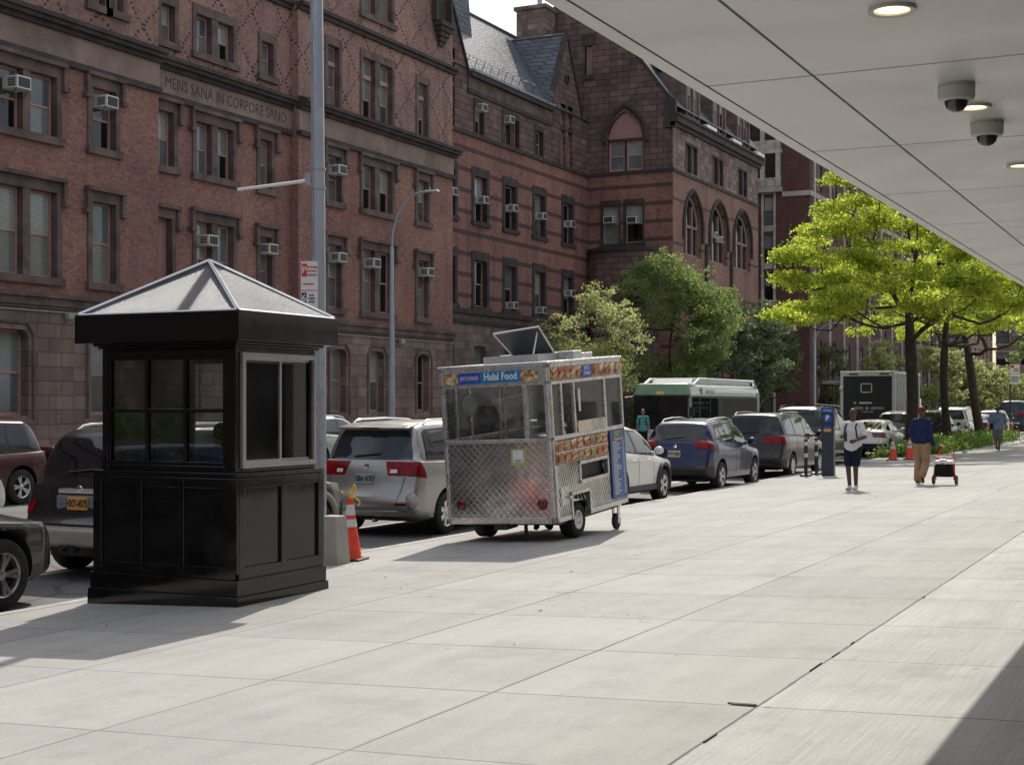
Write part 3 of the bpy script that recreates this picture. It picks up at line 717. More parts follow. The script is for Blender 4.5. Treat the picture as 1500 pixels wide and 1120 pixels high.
# street face
AR = [(90.8, 94.5, 15.85), (96.2, 100.3, 15.85), (101.8, 106.1, 15.85)]
arch_ops = [(a, b_, 11.5, z) for a, b_, z in AR]
wall(f_lo, FCf, 88.7, 108, GZ_, 16.75, arch_ops + [(91.5, 93.8, 3, 6.4), (97, 99.5, 3, 6.4), (102.6, 105.2, 3, 6.4)], dep=.5)
for a, b_, z in AR:
    L, Rr = arch_pts(a, b_, z - 2.4, 2.38)
    for (x0, z0), (x1, z1) in list(zip(L[:-1], L[1:])) + list(zip([L[-1]] + Rr[:-1], Rr)):
        f_lo.poly([FCf.p(x0, z0), FCf.p(x1, z1), FCf.p(x1, z), FCf.p(x0, z)])
        f_lo.poly([FCf.p(x0, z0), FCf.p(x1, z1), FCf.p(x1, z1, -.5), FCf.p(x0, z0, -.5)])
    La, Ra = arch_pts(a - .1, b_ + .1, z - 2.4, 2.55, 10)
    td.tube([FCf.p(a - .1, z - 3.3, .05)] + [FCf.p(x, q, .05) for x, q in La + Ra] + [FCf.p(b_ + .1, z - 3.3, .05)], .14, 6)
    w = MB(); n = 3; cw = (b_ - a) / n
    for i in range(n + 1): FCf.box(w, a + i * cw - .1, a + i * cw + .1, 11.5, z - 2.2 + (1.3 if 0 < i < n else 0), -.45, -.25)
    for zz in (11.6, z - 2.3): FCf.box(w, a, b_, zz - .1, zz + .1, -.44, -.27)
    La, Ra = arch_pts(a + .25, b_ - .25, z - 2.4, 2.1, 8)
    w.tube([FCf.p(x, q, -.3) for x, q in La + Ra], .1, 5)
    wo = w.build('arched_window', M_TRACERY, C_, world=True)
    g = MB(); g.quad(FCf.p(a, 11.5, -.42), FCf.p(b_, 11.5, -.42), FCf.p(b_, z, -.42), FCf.p(a, z, -.42)); g.build('pane', M_GL[0], wo, world=True)
for a, b_ in ((91.5, 93.8), (97, 99.5), (102.6, 105.2)): sash(C_, FCf, a, b_, 3, 6.4)
f_lo.build('warm_brick_front', M_WARMST, C_, world=True)
sm = []
for a, b_ in ((91.2, 93.5), (97.0, 99.2), (102.9, 105.0)):
    c = (a + b_) / 2; sm += [(a, c - .12, 17.1, 18.95), (c + .12, b_, 17.1, 18.95)]
for o in sm: sash(C_, FCf, *o, dep=.3, fw=.1); surround(td, FCf, *o, w=.1, sill=False, lw=.15, pro=.02)
wall(f_mid, FCf, 88.7, 108, 16.95, 19.7, sm); f_mid.build('weathered_stone_storey', M_PALEST, C_, world=True)
FCf.box(td, 88.7, 108, 16.75, 16.95, -.1, .12); FCf.box(td, 88.5, 108.2, 19.7, 19.95, -.1, .2); FCf.box(td, 88.4, 108.3, 19.95, 20.35, -.1, .42); FCf.box(td, 88.4, 108.3, 20.35, 20.5, -.1, .55)
for y in (95.35, 101.05): td.tube([FCf.p(y, GZ_, .06), FCf.p(y, 12.6, .06)], .16, 8)
tc.build('side_dressings', M_TRIMD, C_, world=True); td.build('front_dressings', M_TRIMD, C_, world=True)
rc = MB()
rc.quad((-31.9, 88.8, 21.1), (-31.9, 108, 21.1), (-38.9, 108, 30.4), (-38.9, 88.8, 30.4)); rc.quad((-45.9, 88.8, 21.1), (-45.9, 108, 21.1), (-38.9, 108, 30.4), (-38.9, 88.8, 30.4))
rc.build('slate_roof', M_SLATE, C_, world=True)
m = MB(); m.quad((-52, 108, GZ_), (-32, 108, GZ_), (-32, 108, 21), (-52, 108, 21)); m.quad((-45.8, 108, 21), (-32, 108, 21), (-38.9, 108, 30.3), (-38.9, 108, 30.3)); m.build('far_end_wall', M_DARKST, C_, world=True)
for i, (a, b_) in enumerate(((91.3, 94.2), (96.9, 100.0), (102.6, 105.9))):
    m = MB(); FD = FCf
    o1 = [(a + .35, (a + b_) / 2 - .1, 20.9, 23.3), ((a + b_) / 2 + .1, b_ - .35, 20.9, 23.3)]
    wall(m, FD, a, b_, 20.4, 23.9, o1, dep=.25)
    m.quad(FD.p(a, 20.4), FD.p(a, 20.4, -3.6), FD.p(a, 23.9, -3.6), FD.p(a, 23.9)); m.quad(FD.p(b_, 20.4), FD.p(b_, 20.4, -3.6), FD.p(b_, 23.9, -3.6), FD.p(b_, 23.9))
    d = m.build('dormer', M_TRIM, C_, world=True)
    r_ = MB(); r_.quad(FD.p(a - .2, 23.92, .2), FD.p(b_ + .2, 23.92, .2), FD.p(b_ + .2, 25.1, -3.8), FD.p(a - .2, 25.1, -3.8)); r_.build('dormer_roof', M_SLATE, d, world=True)
    for o in o1: sash(d, FD, *o, dep=.2, mid=22.4)
    g_ = MB(); FD.box(g_, b_ + .1, b_ + 2.2, 20.5, 20.75, .2, .5); g_.build('white_gutter_guard', mat('white_gutter', (.75, .75, .73), .4), C_, world=True)
ac_unit(FCs, -36.4, 13.55, 'air conditioner in the left window of the pair facing the camera on the gabled pavilion', w=.7, h=.45, group='window air conditioners', brace=False)
ac_unit(FCs, -34.75, 13.45, 'air conditioner in the right window of the pair facing the camera on the gabled pavilion', w=.7, h=.45, group='window air conditioners', brace=False)
ac_unit(FCf, 97.7, 13.3, 'left air conditioner in the middle pointed-arch window', w=.6, h=.42, dep=-.4, out=.05, group='window air conditioners', brace=False)
ac_unit(FCf, 99.0, 13.1, 'right air conditioner in the middle pointed-arch window', w=.6, h=.42, dep=-.4, out=.05, group='window air conditioners', brace=False)

# ================================================================== D: dark brick block further along
D = empty('maroon_brick_block', (-30, 150, GZ_), label='dark maroon brick block with pale stone bays and pilaster strips beyond the pavilion', cat='building')
FDs = Fr((0, 116., 0), (1, 0, 0), (0, -1, 0)); FDf = Fr((-30, 0, 0), (0, 1, 0), (1, 0, 0))
m = MB(); st = MB()
ops = []
for x0 in (-35.4, -33.9):
    for k_ in range(7):
        z0 = .8 + k_ * 3.1; ops.append((x0, x0 + .8, z0, z0 + 2.4))
for z0 in [o for o in ops]: sash(D, FDs, *z0, dep=.25, fw=.06, mat_f=M_TRIM)
wall(m, FDs, -48, -30, GZ_, 26, ops)
opf = []
for y in np.arange(118.5, 186, 5.2):
    for k_ in range(6):
        opf.append((float(y), float(y) + 1.5, .8 + k_ * 3.7, 3.1 + k_ * 3.7))
for i, o in enumerate(opf): sash(D, FDf, *o, dep=.25, fw=.08, mat_f=M_STONEW)
wall(m, FDf, 116, 188, GZ_, 26, opf)
m.build('brick_wall', M_MAROON, D, world=True)
for x0 in (-35.5, -34.45, -33.98, -32.95): FDs.box(st, x0 - .1, x0 + .1, GZ_, 19, -.1, .06)
for k_ in range(7): FDs.box(st, -35.4, -34.6, .3 + k_ * 3.1, .8 + k_ * 3.1, -.1, .03); FDs.box(st, -33.9, -33.1, .3 + k_ * 3.1, .8 + k_ * 3.1, -.1, .03)
FDs.box(st, -36.6, -32.3, 19, 19.4, -.1, .4); FDs.box(st, -36.6, -32.3, 22.2, 22.5, -.1, .4); FDs.box(st, -32.3, -30, 18.6, 19, -.1, .1)
for x0 in (-36.5, -35.2, -33.9, -32.6): FDs.box(st, x0 - .16, x0 + .16, 19.4, 25.9, -.1, .45)
FDs.box(st, -36.5, -32.4, 19.4, 20.2, -.1, .3); FDs.box(st, -36.5, -32.4, 22.5, 23.3, -.1, .3)
for y in np.arange(117.2, 187, 5.2): FDf.box(st, y - .2, y + .2, GZ_, 22, -.1, .15)
FDf.box(st, 116, 188, 18.6, 19, -.1, .1)
st.build('pale_stone_trim', M_STONEW, D, world=True)
g = MB(); FDs.box(g, -36.4, -32.5, 20.2, 22.2, -.05, .05); FDs.box(g, -36.4, -32.5, 23.3, 25.5, -.05, .05); g.build('bay_window', M_GL[0], D, world=True)
m = MB(); m.quad((-48, 188, GZ_), (-30, 188, GZ_), (-30, 188, 26), (-48, 188, 26)); m.quad((-48, 116, 26), (-30, 116, 26), (-30, 188, 26), (-48, 188, 26)); m.build('roof', M_TRIMD, D, world=True)
# entrance porch with striped light awning
pr = MB(); pr.box(-30, -27.9, 120, 124, 3.2, 3.5); pr.box(-28.2, -27.95, 120.1, 120.4, GZ_, 3.2); pr.box(-28.2, -27.95, 123.6, 123.9, GZ_, 3.2); pr.build('entrance_canopy', M_STONEW, D, world=True)

# ================================================================== E, F: apartments at the end of the street
def apt(name, x0, x1, y0, y1, h, label, mwall, floors, nface, nside, bays=True):
    r = empty(name, ((x0 + x1) / 2, (y0 + y1) / 2, GZ_), label=label, cat='building', group='apartment houses at the far end of the street')
    F1 = Fr((0, y0, 0), (1, 0, 0), (0, -1, 0)); F2 = Fr((x1, 0, 0), (0, 1, 0), (1, 0, 0))
    w = MB(); t_ = MB(); o1, o2 = [], []
    fh = (h - 1.2) / floors
    for fl in range(floors):
        z = .7 + fl * fh
        for i in range(nface):
            c = x0 + (i + .5) * (x1 - x0) / nface; ww = .95 if (bays and i % 2 == nface % 2) else .5; o1.append((c - ww, c + ww, z, z + 1.9))
        for i in range(nside):
            c = y0 + (i + .5) * (y1 - y0) / nside; o2.append((c - .6, c + .6, z, z + 1.9))
    wall(w, F1, x0, x1, GZ_, h, o1, dep=.25); wall(w, F2, y0, y1, GZ_, h, o2, dep=.25)
    w.quad((x0, y0, h), (x1, y0, h), (x1, y1, h), (x0, y1, h)); w.quad((x0, y0, GZ_), (x0, y1, GZ_), (x0, y1, h), (x0, y0, h))
    w.build('wall', mwall, r, world=True)
    for F, o in [(F1, q) for q in o1] + [(F2, q) for q in o2]:
        sash(r, F, *o, dep=.2, fw=.09, mat_f=M_IRON)
        F.box(t_, o[0] - .12, o[1] + .12, o[2] - .22, o[2], -.1, .12); F.box(t_, o[0] - .12, o[1] + .12, o[3], o[3] + .22, -.1, .06)
    for F, a, b_ in ((F1, x0, x1), (F2, y0, y1)): F.box(t_, a, b_, h - .5, h, -.1, .5)
    t_.build('stone_sills_and_cornice', M_STONEW, r, world=True)
    return r
apt('apartment_house', -44, -29.5, 196, 218, 24, 'tan brick apartment house, nearest of those closing the street', M_TANBR, 7, 8, 6)
apt('apartment_house', -29.5, -22.5, 222, 240, 27, 'tan brick apartment house with wide black-framed windows behind the far signpost', M_TANBR, 8, 4, 4)
apt('apartment_house', -22.5, -9, 300, 330, 24, 'tan brick apartment house farthest down the street at the right edge', M_TANBR, 7, 7, 5)

# ================================================================== near clinic building: wall behind the camera side, carries the canopy
CZ = 3.0
cl = empty('clinic_building', (4.5, 10, 0), label='modern pale panelled building on the camera side with its flat overhanging canopy', cat='building')
M_PANEL = mat('canopy_panel', (.68, .665, .64), .38, var=.05, scale=.6, dirt=((.42, .4, .37), 1.2, .25))
M_GROOVE = mat('panel_groove', (.09, .085, .08), .7)
xs = [-2.026, -1.56, .9, 3.4, 4.6]; pan = MB()
y = 4.23 - 1.845 * 10
yy = []
while y < 30: yy.append(y); y += 1.845
g_ = .006
for x0, x1 in zip(xs[:-1], xs[1:]):
    for y0, y1 in zip(yy[:-1], yy[1:]): pan.box(x0 + (.001 if x0 < -1.9 else .008), x1 - .006, y0 + .009, y1 - .009, CZ, CZ + .03)
pan.build('soffit_panels', M_PANEL, cl, world=True)
m = MB(); m.box(-2.02, 4.6, yy[0], yy[-1], CZ + .035, CZ + .5); m.build('canopy_core', M_GROOVE, cl, world=True)
m = MB()
for y0, y1 in zip(yy[:-1], yy[1:]):
    m.box(-2.1, -2.032, y0 + .0015, y1 - .0015, CZ - .004, CZ + .52)
m.build('canopy_fascia', M_PANEL, cl, world=True)
M_TOWER = mat('clinic_facade', (.5, .48, .45), .7, var=.08, scale=.5)
m = MB(); wo = []
for k_ in range(24): wo.append((-28 + k_ * 4, -25.2 + k_ * 4, 0.1, 2.6)); 
for fl in range(3):
    for k_ in range(24): wo.append((-28 + k_ * 4, -25.6 + k_ * 4, 4.6 + fl * 4, 6.8 + fl * 4))
FW = Fr((4.6, 0, 0), (0, -1, 0), (-1, 0, 0))
wo = [(-o[1], -o[0], o[2], o[3]) for o in wo]
wall(m, FW, -70, 30, 0, 17, wo, dep=.3); m.quad((4.6, -30, 17), (4.6, 70, 17), (30, 70, 17), (30, -30, 17)); m.quad((4.6, 70, 0), (30, 70, 0), (30, 70, 17), (4.6, 70, 17))
m.build('facade', M_TOWER, cl, world=True)
g = MB()
for o in wo: g.quad(FW.p(o[0], o[2], -.25), FW.p(o[1], o[2], -.25), FW.p(o[1], o[3], -.25), FW.p(o[0], o[3], -.25))
g.build('glazing', M_GL[2], cl, world=True)

# ================================================================== unseen block added behind the camera to darken reflections in booth and cars
rb = empty('reflection_block', (-20, -40, GZ_), label='unseen dark block added behind the camera to darken glossy reflections', cat='building')
m = MB(); FR = Fr((0, -38, 0), (-1, 0, 0), (0, 1, 0)); ro = []
for k_ in range(20):
    for fl in range(5): ro.append((-28 + k_ * 4.2, -26.2 + k_ * 4.2, 1.5 + fl * 3.6, 3.6 + fl * 3.6))
wall(m, FR, -30, 58, GZ_, 19, ro, dep=.3); m.build('wall', M_TRIMD, rb, world=True)
g = MB()
for o in ro: g.quad(FR.p(o[0], o[2], -.25), FR.p(o[1], o[2], -.25), FR.p(o[1], o[3], -.25), FR.p(o[0], o[3], -.25))
g.build('glazing', M_GL[0], rb, world=True)
# ------------------------------------------------------------------ vehicle kit
def paint(name, c, metallic=.5, rough=.28):
    if name in MATS: return MATS[name]
    t = NT(name); P = t.p; v = t.obj(); X, Y, Z = t.sep(v)
    n = t.noise(v, 2.5, 4); dust = t.mr(Z, .2, .65, .22, 0)
    cc = t.mix(t.math('MULTIPLY', dust, t.noise(v, 6, 5, .7)), c, (.2, .18, .16))
    t.lk(cc, P.inputs['Base Color']); P.inputs['Metallic'].default_value = metallic
    t.lk(t.mr(n, .3, .7, rough - .05, rough + .08), P.inputs['Roughness'])
    P.inputs['Coat Weight'].default_value = .55; P.inputs['Coat Roughness'].default_value = .05
    t.bump(t.noise(v, 1.6, 2), .04, .02)
    MATS[name] = t.m; return t.m
def carglass(name, tint):
    t = NT(name); P = t.p; v = t.obj()
    n = t.noise(v, 1.6, 4)
    t.lk(t.ramp(n, [(.35, tuple(x * .5 for x in tint)), (.7, tint)]), P.inputs['Base Color'])
    P.inputs['Roughness'].default_value = .03; P.inputs['Specular IOR Level'].default_value = .6
    return t.m
M_CG = carglass('car_glass', (.018, .022, .026)); M_CGB = carglass('car_glass_blue', (.03, .04, .06))
M_RUB = mat('tyre_rubber', (.018, .018, .018), .8, var=.3, scale=8, dirt=((.07, .065, .06), 5, .5))
M_ALLOY = mat('alloy_rim', (.62, .62, .63), .3, .85, var=.08)
M_DARKPL = mat('black_plastic', (.022, .022, .024), .5, var=.2)
M_CHROME = mat('chrome', (.8, .8, .8), .12, 1., var=.02)
M_RED = mat('red_lens', (.2, .002, .006), .18, var=.6, scale=9, spec=.3)
M_REDD = mat('dark_red_lens', (.14, .008, .012), .12, var=.3, scale=14, spec=.8)
M_CLEAR = mat('clear_lens', (.7, .7, .7), .1, var=.2, scale=20, spec=.8)
M_AMBER = mat('amber_lens', (.75, .25, .03), .2)
M_PLATE_NY = mat('plate_gold', (.72, .36, .07), .4, var=.03); M_PLATE_NJ = mat('plate_cream', (.62, .58, .38), .4, var=.06)
M_PLATE_GR = mat('plate_teal', (.3, .42, .42), .4); M_BLKTXT = mat('plate_ink', (.02, .025, .06), .5)
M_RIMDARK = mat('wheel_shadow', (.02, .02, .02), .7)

def interp(keys, x):
    if x <= keys[0][0]: return keys[0][1]
    for (a, va), (b_, vb) in zip(keys[:-1], keys[1:]):
        if x <= b_: return va + (vb - va) * (x - a) / (b_ - a) if b_ > a else vb
    return keys[-1][1]
def smooth_keys(keys, w):
    xs = np.linspace(keys[0][0], keys[-1][0], 500); v = np.interp(xs, [k[0] for k in keys], [k[1] for k in keys])
    n = max(1, int(w / (xs[1] - xs[0])))
    if n > 1:
        pad = np.concatenate([np.full(n, 0.), v, np.full(n, 0.)])
        pad[:n] = 2 * v[0] - v[1:n + 1][::-1]; pad[-n:] = 2 * v[-1] - v[-n - 1:-1][::-1]
        k = np.hanning(n + 2)[1:-1]; k /= k.sum(); v = np.convolve(pad, k, 'same')[n:-n]
    return lambda x: float(np.interp(x, xs, v))

def car_body(P):
    L, W = P['L'], P['W']
    top = smooth_keys(P['top'], P.get('sm', .12)); belt = smooth_keys(P['belt'], .3); plan = smooth_keys(P['plan'], .1); bot = smooth_keys(P['bot'], .1)
    tum = P.get('tum', .2)
    ys = list(np.arange(0, .7, .025)) + list(np.arange(.7, L - .5, .07)) + list(np.arange(L - .5, L, .025)) + [L]
    rings = []
    for y in ys:
        w = plan(y) * W / 2; zt = top(y); zb = min(belt(y), zt - .02); z0 = bot(y); h = zb - z0
        lip = .03 * math.exp(-((y) / .8) ** 2)
        pr = [(0, z0), (.55 * w, z0), (.9 * w, z0 + .005), (.965 * w, z0 + .05), (.985 * w, z0 + .14), (.99 * w, z0 + .22 * h + .03), (.992 * w, z0 + .34 * h), (w, z0 + .5 * h), (w, z0 + .66 * h), (.995 * w, z0 + .8 * h), (.99 * w, z0 + .87 * h), (.972 * w, z0 + .93 * h), (.955 * w, zb - .012), (.93 * w, zb)]
        g = max(0., min(1., (zt - zb - .05) / .3))
        wr = w * .93 - tum * min(1., (zt - zb) / .6); ts = [.15, .32, .5, .68, .84, .94, 1.]
        hood, gh = [], []
        for t in ts + [1.1, 1.2, 1.35, 1.5, 1.7, 2.]:
            f = t / 2.; hood.append((.93 * w * (1 - f) , zb + (zt - zb) * math.sin(min(1., f * 1.25) * PI / 2)))
        H = zt - zb
        for t in ts: gh.append((.93 * w + (wr - .93 * w) * t ** 1.25, zb + (H - .075) * t))
        for t, dz in ((.06, .048), (.13, .03), (.28, .014), (.5, .006), (.75, .0015), (1., 0)): gh.append((wr * (1 - t), zt - dz))
        pr += [(a[0] * (1 - g) + b_[0] * g, a[1] * (1 - g) + b_[1] * g) for a, b_ in zip(hood, gh)]
        rings.append((y, pr))
    n = len(rings[0][1]); V = []; F = []
    crv = P.get('crv', (.09, .16))
    def warp(x, y, z):
        f = (x / (W / 2)) ** 2
        if y < .8: y = y + crv[0] * f * (1 - y / .8) - P.get('bump_r', .05) * math.exp(-((z - P.get('bz', .52)) / .13) ** 2) * max(0, 1 - y / .35)
        if y > L - 1.: y = y - crv[1] * f * ((y - L + 1.) / 1.)
        return (x, y, z)
    full = 2 * n - 2
    for y, pr in rings:
        for x, z in pr: V.append(warp(x, y, z))
        for x, z in reversed(pr[1:-1]): V.append(warp(-x, y, z))
    for i in range(len(rings) - 1):
        for k in range(full):
            k2 = (k + 1) % full; F.append((i * full + k, i * full + k2, (i + 1) * full + k2, (i + 1) * full + k))
    for i, rev in ((0, False), (len(rings) - 1, True)):
        y, pr = rings[i]; K = 8; rows = []
        for j in range(n):
            x, z = pr[j]
            if j in (0, n - 1): rows.append([i * full + j] * (K + 1)); continue
            row = [i * full + (full - j)]
            for q in range(1, K):
                xx = -x + 2 * x * q / K; V.append(warp(xx, y, z)); row.append(len(V) - 1)
            row.append(i * full + j); rows.append(row)
        for a, b_ in zip(rows[:-1], rows[1:]):
            for q in range(K):
                f = []
                for v in (a[q], a[q + 1], b_[q + 1], b_[q]):
                    if v not in f: f.append(v)
                if len(f) > 2: F.append(tuple(f))
    return V, F

def bool_cut(me, cutters):
    o = bpy.data.objects.new('tmp', me); col.objects.link(o)
    cs = []
    for cm in cutters:
        c = bpy.data.objects.new('cut', cm); col.objects.link(c); cs.append(c)
        b_ = o.modifiers.new('b', 'BOOLEAN'); b_.operation = 'DIFFERENCE'; b_.object = c; b_.solver = 'EXACT'
    dg = bpy.context.evaluated_depsgraph_get(); out = bpy.data.meshes.new_from_object(o.evaluated_get(dg))
    bpy.data.objects.remove(o)
    for c in cs: bpy.data.objects.remove(c)
    return out

def decal(bvh, poly, axis, off, m, name, parent, step=.05, mats=None):
    """skin a shape drawn in side / rear / front / top view onto the body, following its curvature"""
    P2 = [Vector(p) for p in poly]; pts = []; n = len(P2)
    for i in range(n):
        a, b_ = P2[i], P2[(i + 1) % n]; k = max(1, int((b_ - a).length / step))
        for q in range(k): pts.append(a + (b_ - a) * q / k)
    nb = len(pts); edges = [(i, (i + 1) % nb) for i in range(nb)]
    x0, x1 = min(p.x for p in pts), max(p.x for p in pts); y0, y1 = min(p.y for p in pts), max(p.y for p in pts)
    gx = x0 + step * .6
    while gx < x1:
        gy = y0 + step * .6
        while gy < y1: pts.append(Vector((gx, gy))); gy += step
        gx += step
    vs, es, fs, *_ = delaunay_2d_cdt(pts, edges, [list(range(nb))], 1, 1e-5)
    out = []; sg = 1 if axis.endswith('+') else -1
    for p in vs:
        if axis[0] == 's': o, d = Vector((sg * 3, p.x, p.y)), Vector((-sg, 0, 0))
        elif axis[0] == 'e': o, d = Vector((p.x, sg * 9, p.y)), Vector((0, -sg, 0))
        else: o, d = Vector((p.x, p.y, 5)), Vector((0, 0, -1))
        loc, nor, *_ = bvh.ray_cast(o, d)
        if loc is None:
            loc, nor, *_ = bvh.find_nearest(o + d * (abs(o[0 if axis[0] == 's' else 1 if axis[0] == 'e' else 2]) - 1))
        if nor.dot(d) > 0: nor = -nor
        out.append(tuple(loc + (nor - d * .5).normalized() * off))
    me = bpy.data.meshes.new(name); me.from_pydata(out, [], [tuple(f) for f in fs]); me.materials.append(m)
    bm = bmesh.new(); bm.from_mesh(me); bmesh.ops.recalc_face_normals(bm, faces=bm.faces)
    if bm.faces:
        bm.faces.ensure_lookup_table(); dd = Vector((sg, 0, 0)) if axis[0] == 's' else Vector((0, sg, 0)) if axis[0] == 'e' else Vector((0, 0, 1))
        if sum((f.normal.dot(dd) for f in bm.faces)) < 0: bmesh.ops.reverse_faces(bm, faces=bm.faces)
    bm.to_mesh(me); bm.free()
    me.polygons.foreach_set('use_smooth', [True] * len(me.polygons))
    return link(name, me, parent)
def strip(pts, w):
    """thin band polygon along a 2-D polyline"""
    L, Rr = [], []
    for i, p in enumerate(pts):
        a = Vector(pts[max(0, i - 1)]); b_ = Vector(pts[min(len(pts) - 1, i + 1)]); d = (b_ - a).normalized(); n = Vector((-d.y, d.x)) * w / 2
        L.append(tuple(Vector(p) + n)); Rr.append(tuple(Vector(p) - n))
    return L + Rr[::-1]

def make_wheel(root, x, y, r=.34, w=.22, side=1, spokes=5, rim_m=None, twin=True, rr=.66, steer=0.):
    wh = MB()
    # tyre in local coords, axis x
    prof = [(r * .62, -w / 2), (r * .86, -w / 2 - .004), (r * .96, -w / 2 + .012), (r, -w / 2 + .04), (r, w / 2 - .04), (r * .96, w / 2 - .012), (r * .86, w / 2 + .004), (r * .62, w / 2)]
    wh.lathe(prof, (0, 0, 0), 'x', 32)
    for gx in (-.05, 0, .05): wh.lathe([(r + .0015, gx - .004), (r + .0015, gx + .004)], (0, 0, 0), 'x', 32)
    e = empty('wheel', (x, y, r)); e.parent = root; e.rotation_euler = (0, 0, steer)
    wh.build('tyre', M_RUB, e, smooth=True)
    rm = MB(); s = side; o = w / 2 * s; R_ = r * rr
    rm.lathe([(R_ + .015, o * .6), (R_ + .012, o * .98), (R_ - .012, o), (R_ - .03, o * .85), (R_ - .035, o * .3)], (0, 0, 0), 'x', 32)
    rm.lathe([(.001, o * .9), (.035, o * .88), (.06, o * .75), (.065, o * .4)], (0, 0, 0), 'x', 16)
    for k in range(spokes):
        a0 = 2 * PI * k / spokes
        for da in ((-.16, .16) if twin else (0,)):
            a = a0 + da; a2 = a0 + da * .35
            hw = .018 if twin else .035
            p = []
            for (rad, an, oo) in ((.05, a2, .78), (R_ - .015, a, .93)):
                cx, cz = math.cos(an), math.sin(an); tx, tz = -cz, cx
                hh = hw * (1. if rad < .1 else 1.25)
                for sx, oo2 in ((-1, oo), (1, oo), (1, oo - .3), (-1, oo - .3)): p.append((o * oo2, rad * cx + sx * hh * tx, rad * cz + sx * hh * tz))
            rm.hexa(p[:4], p[4:])
    ro = rm.build('rim', rim_m or M_ALLOY, e, smooth=True)
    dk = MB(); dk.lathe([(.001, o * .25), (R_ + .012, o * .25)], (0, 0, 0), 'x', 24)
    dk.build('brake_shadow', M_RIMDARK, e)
    return e

PROTO = {}
PROTO['suv'] = dict(L=4.85, W=1.90, H=1.80, tum=.20, sm=.1, wheels=(.93, 3.87), wr=.37,
    top=[(0, .66), (.07, .72), (.12, 1.0), (.17, 1.12), (.32, 1.50), (.44, 1.70), (.62, 1.77), (1.6, 1.80), (2.5, 1.79), (2.95, 1.72), (3.1, 1.66), (3.62, 1.18), (3.72, 1.13), (4.3, 1.05), (4.65, .96), (4.78, .84), (4.83, .66), (4.85, .55)],
    belt=[(0, 1.10), (1.2, 1.07), (3.2, 1.03), (4.85, .92)],
    plan=[(0, .86), (.08, .925), (.25, .97), (.6, .995), (3.6, 1.), (4.3, .97), (4.6, .92), (4.78, .84), (4.85, .76)],
    bot=[(0, .42), (.25, .36), (.5, .30), (4.3, .28), (4.85, .34)],
    side=[[(.42, 1.14), (.56, 1.60), (.75, 1.66), (1.2, 1.68), (1.2, 1.12)], [(1.28, 1.12), (1.28, 1.68), (2.12, 1.68), (2.12, 1.10)], [(2.22, 1.10), (2.22, 1.68), (2.75, 1.66), (3.0, 1.58), (3.38, 1.2), (3.36, 1.08)]],
    rear=[(-.72, 1.2), (.72, 1.2), (.6, 1.6), (.54, 1.65), (-.54, 1.65), (-.6, 1.6)],
    front=[(-.70, 1.17), (.70, 1.17), (.56, 1.62), (-.56, 1.62)],
    doors=[1.24, 2.17, 3.15], tail=('v', .74, .88, .80, 1.18, .2))
PROTO['van'] = dict(L=5.08, W=1.97, H=1.78, tum=.21, sm=.12, wheels=(1.02, 4.05), wr=.34,
    top=[(0, .62), (.05, .74), (.1, 1.02), (.2, 1.2), (.36, 1.52), (.42, 1.66), (.44, 1.72), (.7, 1.76), (1.8, 1.78), (2.9, 1.75), (3.2, 1.68), (4.0, 1.2), (4.15, 1.13), (4.7, .98), (4.92, .86), (5.04, .66), (5.08, .55)],
    belt=[(0, 1.16), (1.5, 1.14), (3.4, 1.05), (5.08, .88)],
    plan=[(0, .86), (.08, .92), (.3, .97), (.7, .995), (3.8, 1.), (4.5, .96), (4.85, .88), (5.0, .8), (5.08, .7)],
    bot=[(0, .33), (.25, .26), (.6, .24), (4.6, .22), (5.08, .26)],
    side=[[(.50, 1.20), (.60, 1.56), (.72, 1.61), (1.42, 1.64), (1.42, 1.18)], [(1.50, 1.18), (1.50, 1.64), (2.52, 1.64), (2.52, 1.13)], [(2.60, 1.13), (2.60, 1.64), (3.05, 1.60), (3.55, 1.34), (3.72, 1.15), (3.70, 1.09)]],
    rear=[(-.76, 1.18), (.76, 1.18), (.66, 1.54), (.6, 1.62), (-.6, 1.62), (-.66, 1.54)],
    front=[(-.72, 1.18), (.72, 1.18), (.58, 1.62), (-.58, 1.62)],
    doors=[1.46, 2.56, 3.45], tail=('w', .40, .93, .96, 1.15, .36))
PROTO['cuv'] = dict(L=4.65, W=1.84, H=1.70, tum=.24, sm=.12, wheels=(.93, 3.63), wr=.355,
    top=[(0, .64), (.05, .80), (.1, 1.1), (.18, 1.19), (.47, 1.5), (.55, 1.59), (.7, 1.64), (1.5, 1.69), (2.2, 1.70), (2.7, 1.63), (2.9, 1.56), (3.5, 1.14), (3.6, 1.09), (4.2, .99), (4.5, .86), (4.6, .68), (4.65, .55)],
    belt=[(0, 1.16), (.8, 1.14), (3.0, 1.02), (4.65, .86)],
    plan=[(0, .84), (.08, .90), (.3, .96), (.7, .99), (3.5, 1.), (4.1, .96), (4.4, .9), (4.58, .8), (4.65, .7)],
    bot=[(0, .40), (.3, .30), (.6, .26), (4.2, .25), (4.65, .3)],
    side=[[(.70, 1.24), (.92, 1.48), (1.12, 1.53), (1.12, 1.19)], [(1.18, 1.18), (1.18, 1.54), (2.02, 1.57), (2.02, 1.12)], [(2.10, 1.12), (2.10, 1.57), (2.55, 1.54), (2.95, 1.34), (3.18, 1.13), (3.15, 1.05)]],
    rear=[(-.7, 1.2), (.7, 1.2), (.58, 1.5), (.52, 1.55), (-.52, 1.55), (-.58, 1.5)],
    front=[(-.68, 1.14), (.68, 1.14), (.54, 1.54), (-.54, 1.54)],
    doors=[1.15, 2.06, 2.95], tail=('w', .5, .9, 1.04, 1.19, .45))
